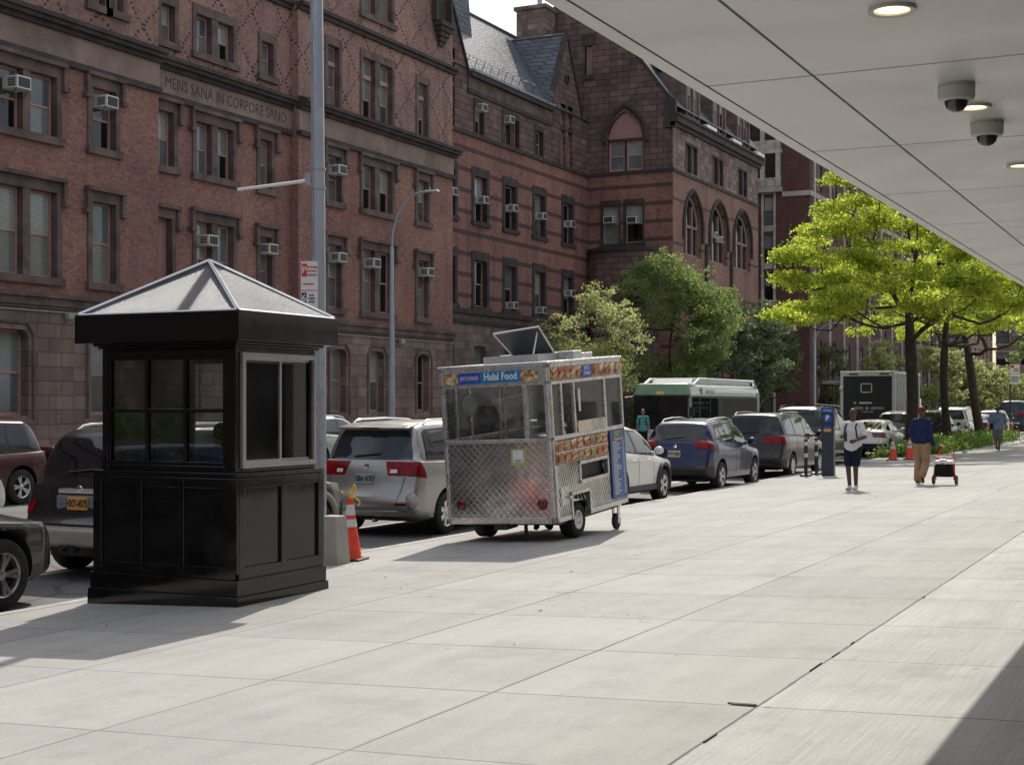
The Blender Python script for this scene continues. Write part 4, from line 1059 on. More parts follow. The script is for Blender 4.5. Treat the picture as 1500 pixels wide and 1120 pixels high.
PROTO['sedan'] = dict(L=4.65, W=1.82, H=1.43, tum=.24, sm=.14, wheels=(1.0, 3.7), wr=.33,
    top=[(0, .62), (.05, .74), (.12, .98), (.2, 1.02), (.62, 1.05), (1.45, 1.36), (1.8, 1.42), (2.3, 1.43), (2.7, 1.38), (3.4, 1.0), (3.55, .96), (4.2, .86), (4.5, .72), (4.6, .6), (4.65, .5)],
    belt=[(0, 1.0), (1.2, .98), (3.0, .92), (4.65, .76)],
    plan=[(0, .84), (.08, .9), (.3, .96), (.8, .99), (3.5, 1.), (4.1, .96), (4.4, .88), (4.58, .78), (4.65, .7)],
    bot=[(0, .32), (.3, .24), (.6, .2), (4.2, .19), (4.65, .22)],
    side=[[(.98, 1.04), (1.4, 1.22), (1.72, 1.30), (1.98, 1.31), (1.98, 1.0)], [(2.05, 1.0), (2.05, 1.31), (2.4, 1.31), (2.72, 1.22), (3.1, 1.0), (3.08, .96)]],
    rear=[(-.58, 1.07), (.58, 1.07), (.48, 1.34), (-.48, 1.34)],
    front=[(-.66, 1.02), (.66, 1.02), (.52, 1.32), (-.52, 1.32)],
    doors=[1.2, 2.01, 2.95], tail=('w', .42, .9, .78, .95, .42))

def body_for(kind, L=None, W=None, H=None, bump_r=.05):
    P = dict(PROTO[kind]); sL = (L or P['L']) / P['L']; sW = (W or P['W']) / P['W']; sH = (H or P['H']) / P['H']
    key = (kind, round(sL, 3), round(sW, 3), round(sH, 3))
    if key in body_for.cache: return body_for.cache[key]
    V, F = car_body(P)
    V = [(x * sW, y * sL, z * sH) for x, y, z in V]
    me = bpy.data.meshes.new('body'); me.from_pydata(V, [], F)
    bm = bmesh.new(); bm.from_mesh(me); bmesh.ops.remove_doubles(bm, verts=bm.verts, dist=1e-5); bmesh.ops.recalc_face_normals(bm, faces=bm.faces); bm.to_mesh(me); bm.free()
    wr = P['wr']; cuts = []
    for wy in P['wheels']:
        m = MB(); m.lathe([(.0005, -1.5), (wr + .065, -1.5), (wr + .065, 1.5), (.0005, 1.5)], (0, wy * sL, wr + .02), 'x', 36)
        m.box(-1.5, 1.5, wy * sL - wr - .03, wy * sL + wr + .03, -.2, .2) if False else None
        cm = bpy.data.meshes.new('c'); cm.from_pydata(m.v, [], m.f); b2 = bmesh.new(); b2.from_mesh(cm); bmesh.ops.remove_doubles(b2, verts=b2.verts, dist=.002); bmesh.ops.recalc_face_normals(b2, faces=b2.faces); b2.to_mesh(cm); b2.free(); cuts.append(cm)
    bvh = BVHTree.FromPolygons([v.co for v in me.vertices], [p.vertices for p in me.polygons])
    P.setdefault('_bm', {})
    PROTO[kind].setdefault('_bm', {})[key[1:]] = me.copy(); P['_bm'] = PROTO[kind]['_bm']
    out = bool_cut(me, cuts)
    P['_s'] = (sL, sW, sH)
    body_for.cache[key] = (out, bvh, P); return body_for.cache[key]
body_for.cache = {}
def wrap_part(me, planes, m, name, parent, off=.009):
    bm = bmesh.new(); bm.from_mesh(me)
    for co, no in planes:
        g = bm.verts[:] + bm.edges[:] + bm.faces[:]; bmesh.ops.bisect_plane(bm, geom=g, plane_co=co, plane_no=no, clear_outer=True)
        if not bm.faces: break
    if not bm.faces: bm.free(); return
    bm.normal_update()
    for v in bm.verts: v.co += v.normal * off
    o = bpy.data.meshes.new(name); bm.to_mesh(o); bm.free(); o.materials.clear(); o.materials.append(m); o.polygons.foreach_set('use_smooth', [True] * len(o.polygons)); o.polygons.foreach_set('material_index', [0] * len(o.polygons))
    return link(name, o, parent)
def sc(poly, a, b_): return [(p[0] * a, p[1] * b_) for p in poly]

def make_car(kind, loc, label, cat, mpaint, L=None, W=None, H=None, rz=0, group=None, name=None, rails=None, plate=None, glass=None, trim=None, bumper=None, arches=None,
             spokes=5, twin=True, badge=True, mirrors=True, rim_m=None, tailm=None, detail=2, wiper=True, spoiler=False, rear_txt=None, chrome_bar=False, wheel_steer=0., backlight=False):
    root = empty(name or 'parked_car', loc, rz, label=label, cat=cat, group=group)
    body, bvh, P = body_for(kind, L, W, H); sL, sW, sH = P['_s']; L = P['L'] * sL; W = P['W'] * sW; H = P['H'] * sH
    me = body.copy(); me.materials.clear(); me.materials.append(mpaint); me.materials.append(M_DARKPL)
    wr = P['wr']; idx = []
    for p in me.polygons:
        c = p.center; k = 0
        for wy in P['wheels']:
            if abs(math.hypot(c.y - wy * sL, c.z - wr - .02) - (wr + .06)) < .012 and abs(c.x) < W / 2 - .004 and abs(p.normal.x) < .3: k = 1
        if p.normal.z < -.8 and c.z < .6: k = 1
        idx.append(k)
    me.polygons.foreach_set('material_index', idx); me.polygons.foreach_set('use_smooth', [True] * len(idx)); me.set_sharp_from_angle(angle=R(32))
    bo = link('body', me, root)
    ub = MB(); ub.box(-W * .36, W * .36, .35, L - .3, .24, .62); ub.build('underbody', M_DARKPL, root)
    G = glass or M_CG
    for i, wy in enumerate(P['wheels']):
        for s in (1, -1): make_wheel(root, s * (W / 2 - .125), wy * sL, wr, .225, s, spokes, rim_m, twin, steer=wheel_steer if i == 1 else 0)
    # glazing with black border
    for s in ('+', '-'):
        for q in P['side']:
            q2 = sc(q, sL, sH); cx = sum(p[0] for p in q2) / len(q2); cz = sum(p[1] for p in q2) / len(q2)
            decal(bvh, q2, 's' + s, .006, G, 'side_window', root)
        al = [p for q in P['side'] for p in q]
        y0, y1 = min(p[0] for p in al) * sL, max(p[0] for p in al) * sL
        a, z = P['side'][0], P['side'][-1]
        frame = [(a[0][0] - .04, a[0][1] - .02)] + [(p[0] - (.03 if i < 2 else 0), p[1] + .03) for i, p in enumerate(a[1:-1])]
        for q in P['side'][1:-1]: frame += [(p[0], p[1] + .03) for p in q[1:-1]]
        frame += [(p[0] + (.03 if i > 1 else 0), p[1] + .03) for i, p in enumerate(z[1:-2])] + [(z[-2][0] + .05, z[-2][1] - .0), (z[-1][0] + .02, z[-1][1] - .025)]
        for q in reversed(P['side'][:-1]): frame += [(q[-1][0], q[-1][1] - .025)]
        try: decal(bvh, sc(frame, sL, sH), 's' + s, .003, trim or M_DARKPL, 'window_trim', root, .06)
        except Exception as e: print('trim fail', e)
    decal(bvh, sc(P['rear'], sW, sH), 'e-', .006, G, 'rear_window', root)
    decal(bvh, sc(P['front'], sW, sH), 'e+', .006, G, 'windshield', root)
    # panel gaps
    zb = interp(P['belt'], 2) * sH
    if detail:
        for s in ('+',) + (('-',) if detail > 1 else ()):
            for dy in P['doors']:
                d = MB()
                decal(bvh, strip([(dy * sL, .36), (dy * sL + .01, .7), (dy * sL, zb - .01)], .014), 's' + s, .003, M_DARKPL, 'door_gap', root, .08)
            for i, dy in enumerate(P['doors'][1:]):
                y = dy * sL - .16 if len(P['doors']) > 2 else dy * sL - .2
                hb = MB(); hx = (W / 2 - .015) * (1 if s == '+' else -1); 
                hb.tube([(hx, y - .19, zb - .12), (hx + .03 * (1 if s == '+' else -1), y - .15, zb - .115), (hx + .03 * (1 if s == '+' else -1), y - .03, zb - .11), (hx, y + .01, zb - .11)], .013, 6)
                hb.build('door_handle', M_CHROME if chrome_bar else mpaint, root, smooth=True)
        decal(bvh, strip([(-.70 * sW, zb - .2), (-.62 * sW, .52 * sH), (.62 * sW, .52 * sH), (.70 * sW, zb - .2)], .014), 'e-', .004, M_DARKPL, 'tailgate_gap', root, .07)
    # lamps
    t = P['tail']; tm = tailm or M_RED
    obm = P['_bm'][(round(sL, 3), round(sW, 3), round(sH, 3))]
    for s in (1, -1):
        x0, x1, z0, z1 = t[1] * sW, t[2] * sW * .97, t[3] * sH, t[4] * sH
        xa, ya = t[1] * sW, t[5]
        wrap_part(obm, [((0, 0, z0), (0, -.06 / max(.2, ya), -1)), ((0, 0, z1), (0, -.0, 1)), ((0, ya, z0), (0, 1, .35)), ((s * xa, 0, z0), (-s, 0, -.35))], tm, 'tail_light', root)
        if backlight: wrap_part(obm, [((0, 0, z0 + .02), (0, 0, -1)), ((0, 0, z0 + .075), (0, 0, 1)), ((0, .3, 0), (0, 1, 0)), ((s * (xa + .04), 0, z0), (-s, 0, 0)), ((s * (xa + .16), 0, z0), (s, 0, 0))], M_CLEAR, 'reversing_light', root, .014)
        hz = interp(P['top'], P['L'] - .35) * sH
        wrap_part(obm, [((0, 0, hz - .2), (0, .1, -1)), ((0, 0, hz - .05), (0, 0, 1)), ((0, L - .42, hz - .1), (0, -1, .3)), ((s * W * .28, 0, 0), (-s, 0, 0))], M_CLEAR, 'headlight', root, .008)
    for s in ():
        if t[0] == 'v': pl = [(x0, z0), (x1, z0), (x1, z1), (x0 + .03, z1)]
        else: pl = [(x0 + .05, z0 + .03), (x1, z0 - .02), (x1, z1 - .02), (x0 + .1, z1), (x0, z1 - .06)]
        pl = [(p[0] * s, p[1]) for p in pl]
        decal(bvh, pl, 'e-', .012, tm, 'tail_light', root, .04)
        if backlight:
            q = [(x0 + .05, z0 + .05), (x0 + .17, z0 + .03), (x0 + .17, z0 + .10), (x0 + .05, z0 + .1)] if t[0] == 'w' else [(x0 + .01, (z0 + z1) / 2 - .04), (x1 - .01, (z0 + z1) / 2 - .04), (x1 - .01, (z0 + z1) / 2 + .04), (x0 + .01, (z0 + z1) / 2 + .04)]
            decal(bvh, [(p[0] * s, p[1]) for p in q], 'e-', .016, M_CLEAR, 'reversing_light', root, .04)
        sw = [(.05, z0), (.26 if t[0] == 'w' else .14, z0 + .04), (.3 if t[0] == 'w' else .16, z1 - .05), (.1, z1)]
        decal(bvh, sw, 's' + ('+' if s > 0 else '-'), .008, tm, 'tail_light', root, .04)
        hz = interp(P['top'], P['L'] - .3) * sH
        decal(bvh, [(s * .5 * sW, hz - .17), (s * .88 * sW, hz - .19), (s * .9 * sW, hz - .03), (s * .56 * sW, hz - .05)], 'e+', .008, M_CLEAR, 'headlight', root, .05)
        decal(bvh, [(L - .42, hz - .17), (L - .12, hz - .19), (L - .14, hz - .06), (L - .5, hz - .04)], 's' + ('+' if s > 0 else '-'), .008, M_CLEAR, 'headlight', root, .05)
    decal(bvh, [(-.5 * sW, .42), (.5 * sW, .42), (.45 * sW, .72 * sH), (-.45 * sW, .72 * sH)], 'e+', .006, M_DARKPL, 'grille', root, .08)
    bm_ = bumper or M_DARKPL
    zl = interp(P['bot'], 0) * 1.
    wrap_part(obm, [((0, 0, zl + .22), (0, 0, 1)), ((0, .55, 0), (0, 1, .2))], bm_, 'rear_bumper', root, .006)
    for s in (1, -1):
        decal(bvh, [(s * .6 * sW, zl + .18), (s * .8 * sW, zl + .18), (s * .8 * sW, zl + .22), (s * .6 * sW, zl + .22)], 'e-', .012, M_REDD, 'bumper_reflector', root, .05)
    if arches:
        for s in (1, -1):
            for wy in P['wheels']:
                a = MB(); rr = wr + .062; pts = []
                for k in range(15):
                    t_ = R(-12) + R(204) * k / 14; yy, zz = wy * sL + (rr + .03) * math.cos(t_), wr + .02 + (rr + .03) * math.sin(t_)
                    h = bvh.ray_cast(Vector((s * 3, yy, max(zz, .34))), Vector((-s, 0, 0)))[0]
                    pts.append(((h.x if h else s * W / 2) + s * .004, yy, zz))
                a.tube(pts, .05, 8); a.build('wheel_arch_trim', arches, root, smooth=True)
        m = MB(); 
        for s in (1, -1): m = MB(); m.box(s * (W / 2 - .07), s * (W / 2 + .012), P['wheels'][0] * sL + wr + .12, P['wheels'][1] * sL - wr - .12, .29, .42); m.build('sill_trim', arches, root, bevel=.02)
    if mirrors:
        my = P['side'][-1][-1][0] * sL - .16; mz = zb + .07
        for s in (1, -1):
            m = MB(); m.ball((s * (W / 2 + .1), my, mz), (.11, .075, .085), 12, 8); m.tube([(s * (W / 2 - .08), my + .03, mz - .05), (s * (W / 2 + .05), my, mz - .04)], .03, 6)
            mo = m.build('wing_mirror', mpaint, root, smooth=True)
    if rails:
        for s in (1, -1):
            m = MB(); xr = s * (W / 2 * .93 - P['tum'] - .045)
            y0, y1 = .75 * sL, 2.75 * sL; tp = lambda y: interp(P['top'], y / sL) * sH
            rp_ = []
            for q in range(17):
                f_ = q / 16; yq = y0 + (y1 - y0) * f_; e_ = min(1., min(f_, 1 - f_) / .1); rp_.append((xr, yq, tp(yq) - .05 + .075 * math.sin(e_ * PI / 2)))
            m.tube(rp_, .016, 8)
            m.build('roof_rail', rails, root, smooth=True)
    if spoiler:
        m = MB(); y = .40 * sL; z = 1.69 * sH
        m.hexa([(-.66, y - .16, z - .05), (.66, y - .16, z - .05), (.64, y + .35, z - .02), (-.64, y + .35, z - .02)], [(-.66, y - .17, z - .015), (.66, y - .17, z - .015), (.64, y + .35, z + .05), (-.64, y + .35, z + .05)])
        sp = m.build('spoiler', mpaint, root, bevel=.015, smooth=True)
        m = MB(); m.box(-.16, .16, y - .178, y - .15, z - .045, z - .018); m.build('brake_light', M_REDD, sp)
    if plate:
        pm, tx = plate; z = .89 * sH if kind != 'sedan' else .55
        y = bvh.ray_cast(Vector((0, -3, z)), Vector((0, 1, 0)))[0].y
        m = MB(); m.box(-.155, .155, y - .034, y - .006, z - .078, z + .078)
        po = m.build('license_plate', pm, root, bevel=.006)
        if tx: text_mesh(tx, .12, M_BLKTXT, po, 'plate_number', (0, y - .037, z - .002), (1, 0, 0), (0, -1, 0), xs=.62, bold=.003)
    if badge:
        z = (1.07 if kind != 'suv' else 1.055) * sH if kind != 'sedan' else .86; y = bvh.ray_cast(Vector((0, -3, z)), Vector((0, 1, 0)))[0].y
        m = MB(); m.lathe([(.001, -.016), (.03, -.016), (.045, -.014), (.05, -.004), (.05, .01)], (0, y - (.03 if chrome_bar else 0), z), 'y', 20); m.build('badge', M_CHROME, root, smooth=True)
    if chrome_bar:
        z = 1.035 * sH; y = bvh.ray_cast(Vector((0, -3, z)), Vector((0, 1, 0)))[0].y
        m = MB(); m.box(-.33, .33, y - .035, y + .01, z - .03, z + .03); m.build('tailgate_chrome_bar', M_CHROME, root, bevel=.012)
    if wiper and kind != 'sedan':
        z = P['rear'][0][1] * sH + .05; 
        m = MB(); ps = []
        for k in range(5):
            x = -.28 + k * .12; h = bvh.ray_cast(Vector((x, -3, z + .012 * k)), Vector((0, 1, 0)))[0]; ps.append((x, h.y - .03, z + .012 * k))
        m.tube(ps, .011, 5); m.build('rear_wiper', M_DARKPL, root)
    if rear_txt:
        for tx, x, z, s in rear_txt:
            h = bvh.ray_cast(Vector((x, -3, z)), Vector((0, 1, 0)))[0]
            text_mesh(tx, s, M_CHROME, root, 'model_lettering', (x, h.y - .016, z), (1, 0, 0), (0, -1, 0))
    return root, bvh, P

PN = dict(silver=paint('paint_champagne_silver', (.36, .348, .33), .75, .32), charcoal=paint('paint_charcoal', (.018, .019, .022), .35), black=paint('paint_black', (.008, .008, .009), .2, .22),
          white=paint('paint_white', (.72, .71, .68), .1, .3), blue=paint('paint_deep_blue', (.004, .010, .06), .35, .24), bronze=paint('paint_dark_bronze', (.012, .011, .011), .3), maroon=paint('paint_maroon', (.075, .02, .022), .4),
          grey=paint('paint_mid_grey', (.16, .165, .175), .7), navy=paint('paint_navy', (.015, .02, .04), .5), pale=paint('paint_pale_silver', (.55, .56, .57), .6))
M_BEIGE = mat('beige_cladding', (.36, .33, .28), .45, var=.06, dirt=((.15, .13, .11), 5, .5))
def lane(y): return curb_x(y)
# near kerb, all pointing away from the camera
make_car('suv', (-12.02, 7.0, RZ), 'black car at the left edge with only its front wheel and hood in the photo', 'car', PN['black'], L=4.75, W=1.9, H=1.66, group='cars parked along the near kerb', spokes=5, rails=None, rim_m=mat('rim_dark_alloy', (.4, .4, .41), .3, .8))
r, bv, P_ = make_car('suv', (-12.32, 13.08, RZ), 'dark grey SUV with beige arches and gold licence plate, half hidden by the booth', 'suv', PN['charcoal'], H=1.84, group='cars parked along the near kerb',
    rails=M_CHROME, plate=(M_PLATE_NY, 'HXY-4575'), arches=M_BEIGE, chrome_bar=True, bumper=M_BEIGE, rear_txt=None)
for s in (1, -1):
    m = MB(); m.ball((s * .74, 4.62, .80), (.1, .09, .055), 12, 8); m.build('turn_signal', M_AMBER, r, smooth=True)
m = MB(); m.box(-.80, .80, -.09, .12, .40, .62); m.build('step_bumper', M_BEIGE, r, bevel=.05, seg=3)
m = MB(); m.box(-.11, .11, -.11, .0, .34, .42); m.tube([(0, -.2, .39), (0, 0, .39)], .03, 8); m.build('tow_hitch', M_DARKPL, r)
yq = bv.ray_cast(Vector((0, -3, .91)), Vector((0, 1, 0)))[0].y
m = MB(); m.box(-.36, .36, yq - .008, yq + .05, .80, 1.01); m.build('plate_recess', mat('plate_recess_grey', (.18, .2, .24), .3), r, bevel=.03)
r, bv, P_ = make_car('van', (-12.18, 19.35, RZ), 'champagne silver minivan with dented rear bumper, parked behind the orange cone', 'minivan', PN['silver'], H=1.84, group='cars parked along the near kerb', glass=M_CGB,
    rails=M_CHROME, plate=(M_PLATE_GR, 'GBA 4170'), spoiler=True, bumper=PN['silver'], spokes=7, twin=False, backlight=True)
m = MB(); m.ball((.86, .06, .58), (.1, .09, .15), 14, 10); m.ball((.82, .1, .46), (.13, .08, .07), 12, 8); m.build('dented_bumper_corner', mat('crumpled_silver', (.4, .39, .37), .35, .6, var=.4, scale=9, bump=.8), r, smooth=True)
m = MB(); m.tube([(.25, .02, .28), (.25, -.08, .27)], .03, 10); m.build('exhaust', M_CHROME, r)
make_car('cuv', (-11.68, 25.75, RZ), 'white compact SUV just beyond the food cart, front wheel by the kerb', 'suv', PN['white'], L=4.45, W=1.9, H=1.66, group='cars parked along the near kerb', spokes=5, arches=M_DARKPL)
make_car('cuv', (-11.62, 32.25, RZ), 'deep blue SUV with silver roof rails and cream licence plate', 'suv', PN['blue'], W=1.84, H=1.74, group='cars parked along the near kerb', rails=M_CHROME, plate=(M_PLATE_NJ, 'V97-HKR'), spokes=5, spoiler=False, chrome_bar=False)
make_car('van', (-11.8, 39.0, RZ), 'dark bronze minivan with silver roof rails, next after the deep blue SUV', 'minivan', PN['bronze'], L=5.1, H=1.84, group='cars parked along the near kerb', rails=M_CHROME, spokes=7, twin=False)
make_car('suv', (-12.75, 47.2, RZ), 'big black SUV behind the parking meter and the man in the white shirt', 'suv', PN['black'], L=5.5, W=2.05, H=2.02, group='cars parked along the near kerb', rails=M_DARKPL)
make_car('sedan', (-12.45, 56.0, RZ), 'white sedan with red tail lights behind the two orange cones', 'sedan', PN['white'], H=1.46, group='cars parked along the near kerb', tailm=M_REDD)
make_car('cuv', (-12.5, 62.2, RZ), 'grey SUV parked beyond the white sedan, seen over its roof', 'suv', PN['grey'], H=1.78, group='cars parked along the near kerb')
make_car('suv', (-12.4, 69.0, RZ), 'black SUV seen between the first and second tree trunks', 'suv', PN['black'], H=1.78, group='cars parked along the near kerb')
make_car('suv', (-12.5, 76.6, RZ), 'pale silver SUV with roof rails seen between the second and third tree trunks', 'suv', PN['pale'], H=1.9, group='cars parked along the near kerb', rails=M_CHROME)
make_car('sedan', (-12.5, 84.0, RZ), 'navy sedan parked beyond the third tree trunk', 'sedan', PN['navy'], H=1.5, group='cars parked along the near kerb')
make_car('cuv', (-12.5, 91.0, RZ), 'dark grey SUV parked just before the dark van at the right end', 'suv', PN['charcoal'], group='cars parked along the near kerb')
make_car('van', (-12.2, 99.0, RZ), 'tall dark van parked at the right end of the row, behind the far signpost', 'van', PN['navy'], L=5.6, W=2.05, H=2.3, group='cars parked along the near kerb')
# travel lanes and far kerb
make_car('sedan', (-20.6, 14.9, RZ), 'silver car cut by the left edge of the photo, only its front corner showing', 'car', PN['pale'], H=1.45)
mrn, bv, P_ = make_car('suv', (-23.4, 23.3, RZ), 'maroon pickup truck in the far lane at the left edge, behind the dark grey SUV', 'pickup truck', PN['maroon'], L=5.0, W=2., H=1.80, chrome_bar=True, rz=PI, badge=False)
m = MB(); m.box(-.98, .98, -1.35, .1, .5, 1.18); m.build('cargo_bed', PN['maroon'], mrn, bevel=.04, seg=3)
m = MB(); m.box(-1.0, 1.0, -1.5, -1.33, .5, .72); m.build('chrome_step_bumper', M_CHROME, mrn, bevel=.03)
for i, (y, k, c, lb) in enumerate([(31.6, 'sedan', 'charcoal', 'charcoal sedan across the street, seen through the left panes of the black booth'), (36.9, 'cuv', 'pale', 'silver compact SUV across the street, seen through the sliding window of the black booth'),
        (42.4, 'sedan', 'grey', 'grey sedan across the street, seen just right of the steel pole'), (48.2, 'suv', 'navy', 'navy SUV across the street behind the silver minivan'), (54.2, 'sedan', 'white', 'white sedan across the street behind the food cart')]):
    make_car(k, (-26.2, y, RZ), lb, 'car', PN[c], rails=M_CHROME if k != 'sedan' else None, group='cars parked along the far kerb', detail=1)

# ------------------------------------------------------------------ city bus, front to us
bus = empty('city_bus', (-21.2, 57.1, RZ), label='white city bus with green front roof coming down the street', cat='bus')
M_BW = paint('bus_white', (.66, .67, .66), .05, .3); M_BG = mat('bus_green', (.2, .33, .19), .35, coat=.5); 
M_BGLASS = carglass('bus_glass', (.02, .025, .025)); M_BUSGREY = mat('bus_roof_grey', (.42, .43, .43), .5)
w, Lb = 1.27, 10.4
m = MB(); pr = [(-w, .35), (-w, 2.55), (-w + .06, 2.78), (-w + .25, 2.9), (w - .25, 2.9), (w - .06, 2.78), (w, 2.55), (w, .35)]
m.hexa([(x, .38, z) for x, z in pr], [(x, Lb, z) for x, z in pr]); m.build('body', M_BW, bus, bevel=.04, smooth=True)
m = MB(); m.hexa([(-w - .01, .13, 2.44), (w + .01, .13, 2.44), (w + .015, .8, 2.5), (-w - .015, .8, 2.5)], [(-w + .16, .3, 2.93), (w - .16, .3, 2.93), (w - .1, .7, 2.97), (-w + .1, .7, 2.97)]); m.build('front_roof_cap', M_BG, bus, bevel=.06, seg=3, smooth=True)
m = MB(); m.hexa([(-.95, 1.3, 2.9), (.95, 1.3, 2.9), (.95, Lb - .3, 2.9), (-.95, Lb - .3, 2.9)], [(-.85, 1.8, 3.2), (.85, 1.8, 3.2), (.85, Lb - .5, 3.2), (-.85, Lb - .5, 3.2)]); m.build('roof_equipment', M_BUSGREY, bus, bevel=.05)
m = MB()
for s in (1, -1): m.tube([(s * 1.12, 1.0, 2.86), (s * 1.12, 1.8, 3.14), (s * 1.12, Lb - .6, 3.14), (s * 1.12, Lb - .1, 2.8)], .07, 8)
m.build('roof_fairing', M_BW, bus, smooth=True)
m = MB(); m.hexa([(-w + .03, .06, 1.0), (w - .03, .06, 1.0), (w - .01, .38, 1.0), (-w + .01, .38, 1.0)], [(-w + .05, .16, 2.44), (w - .05, .16, 2.44), (w - .01, .38, 2.44), (-w + .01, .38, 2.44)]); m.build('windshield', M_BGLASS, bus, bevel=.03)
m = MB(); m.box(-w + .02, w - .02, .04, .38, .35, 1.0); m.build('front_panel', M_BW, bus, bevel=.05)
for s in (1, -1):
    m = MB(); m.lathe([(.001, -.02), (.1, -.02), (.12, .01)], (s * .95, .04, .68), 'y', 16); m.build('headlight', M_CLEAR, bus)
    m = MB(); m.tube([(s * 1.2, .2, 2.4), (s * 1.5, -.15, 2.35), (s * 1.5, -.15, 1.9)], .03, 6); m.box(s * 1.4, s * 1.6, -.2, -.12, 1.55, 1.95); m.build('mirror', M_DARKPL, bus)
    for k in range(6):
        y0 = 1.55 + k * 1.42
        m = MB(); m.box(s * (w - .01), s * (w + .012), y0, y0 + 1.34, 1.45, 2.36); m.build('side_window', M_BGLASS, bus, bevel=.01)
    m = MB(); m.box(s * (w - .01), s * (w + .008), .45, Lb - .4, 1.36, 2.42); m.build('window_band', M_DARKPL, bus)
    m = MB(); m.box(s * (w - .01), s * (w + .02), .5, 1.42, .5, 2.36); m.build('door' if s < 0 else 'driver_window', M_BGLASS, bus, bevel=.01)
    m = MB(); m.box(s * (w - .01), s * (w + .01), Lb - .55, Lb - .15, .6, 2.6); m.build('rear_side_panel', mat('bus_stripe_grey', (.3, .32, .34), .4), bus)
    for y in (2.7, 8.0): make_wheel(bus, s * (w - .12), y, .48, .28, s, 8, None, False)
text_mesh('select bus', .3, mat('bus_lettering', (.45, .5, .3), .5), bus, 'side_lettering', (w + .008, 2.9, 2.62), (0, 1, 0), (1, 0, 0))
m = MB(); m.ball((w + .0, 1.75, 2.64), (.012, .16, .16), 14, 8); m.build('side_emblem', mat('emblem_grey', (.25, .28, .25), .5), bus)
text_mesh('M11', .2, mat('destination_amber', (.9, .45, .1), .5, emit=(.9, .45, .1), es=.4), bus, 'destination', (0, .13, 2.53), (1, 0, 0), (0, -1, 0))

# ------------------------------------------------------------------ box truck seen from behind
bt = empty('box_truck', (-15.5, 71., RZ), label='black box truck with white frame seen from behind, past the white sedan', cat='truck')
M_TB = mat('truck_black', (.018, .019, .022), .45, var=.2); M_TF = mat('truck_frame_white', (.62, .62, .6), .45, dirt=((.25, .23, .2), 5, .4)); M_TS = mat('truck_side_grey', (.24, .25, .26), .5, var=.15)
x = 1.32
m = MB(); m.box(-x, x, .06, 6.6, 1.0, 3.62); m.build('cargo_box', M_TS, bt)
m = MB()
for s in (1, -1): m.box(s * (x - .13), s * (x + .015), -.02, .12, .95, 3.68); m.box(s * (x - .02), s * (x + .015), .12, 6.62, 3.56, 3.68)
m.box(-x, x, -.015, .12, 3.44, 3.68); m.box(-x, x, -.015, .12, .95, 1.08); m.build('box_frame', M_TF, bt, bevel=.01)
m = MB(); m.box(-x + .13, x - .13, .0, .06, 1.08, 3.44)
for k in range(1, 5): pass
rd_ = m.build('roller_door', M_TB, bt)
m = MB()
for (a, b_, c, d) in ((-.28, .28, 2.98, 3.03), (-.28, .28, 2.56, 2.61), (-.28, -.23, 2.56, 3.03), (.23, .28, 2.56, 3.03)): m.box(a - .05, b_ - .05, -.03, .0, c + .06, d + .06)
m.build('door_window_frame', M_TF, rd_)
m = MB(); m.box(-.4, .22, -.03, 0, 2.08, 2.17); m.box(-.66, -.56, -.03, 0, 2.08, 2.17); m.build('door_latch', M_TF, rd_)
for s in (-.9, .6):
    m = MB(); m.box(s, s + .45, -.02, .0, 3.5, 3.58); m.build('marker_light', M_DARKPL, bt)
m = MB(); m.ball((-x + .04, -.04, 2.85), .11, 10, 8); m.build('round_marker', M_CLEAR, bt)
for k in range(14):
    pass
m = MB()
for k in range(13): m.box(x + .0, x + .02, .35 + k * .48, .39 + k * .48, 1.05, 3.55)
m.build('side_rib', M_TF, bt)
M_WT = mat('white_lettering', (.7, .7, .7), .5)
text_mesh('PRESS', .19, M_WT, rd_, 'lettering', (-.42, -.008, 1.86), (1, 0, 0), (0, -1, 0), xs=.9)
text_mesh('LERMAN', .19, M_WT, rd_, 'lettering', (.46, -.008, 1.86), (1, 0, 0), (0, -1, 0), xs=.9)
m = MB(); m.hexa([(-.12, -.008, 1.86), (-.02, -.008, 1.76), (.08, -.008, 1.86), (-.02, -.008, 1.96)], [(-.12, -.0, 1.86), (-.02, -.0, 1.76), (.08, -.0, 1.86), (-.02, -.0, 1.96)]); m.build('blue_diamond_mark', mat('mark_blue', (.2, .4, .75), .5), rd_)
text_mesh('718.665.7600', .12, M_WT, rd_, 'lettering', (.0, -.008, 1.69), (1, 0, 0), (0, -1, 0), xs=.9)
m = MB(); m.box(-1.1, 1.1, .1, 7.5, .6, .95); m.build('chassis', M_DARKPL, bt)
m = MB(); m.box(-1.05, 1.05, 6.8, 8.6, .6, 2.4); m.build('cab', PN['white'], bt, bevel=.15, seg=3)
for s in (1, -1):
    for y in (1.6, 7.6): make_wheel(bt, s * 1.02, y, .42, .26, s, 6, None, False)
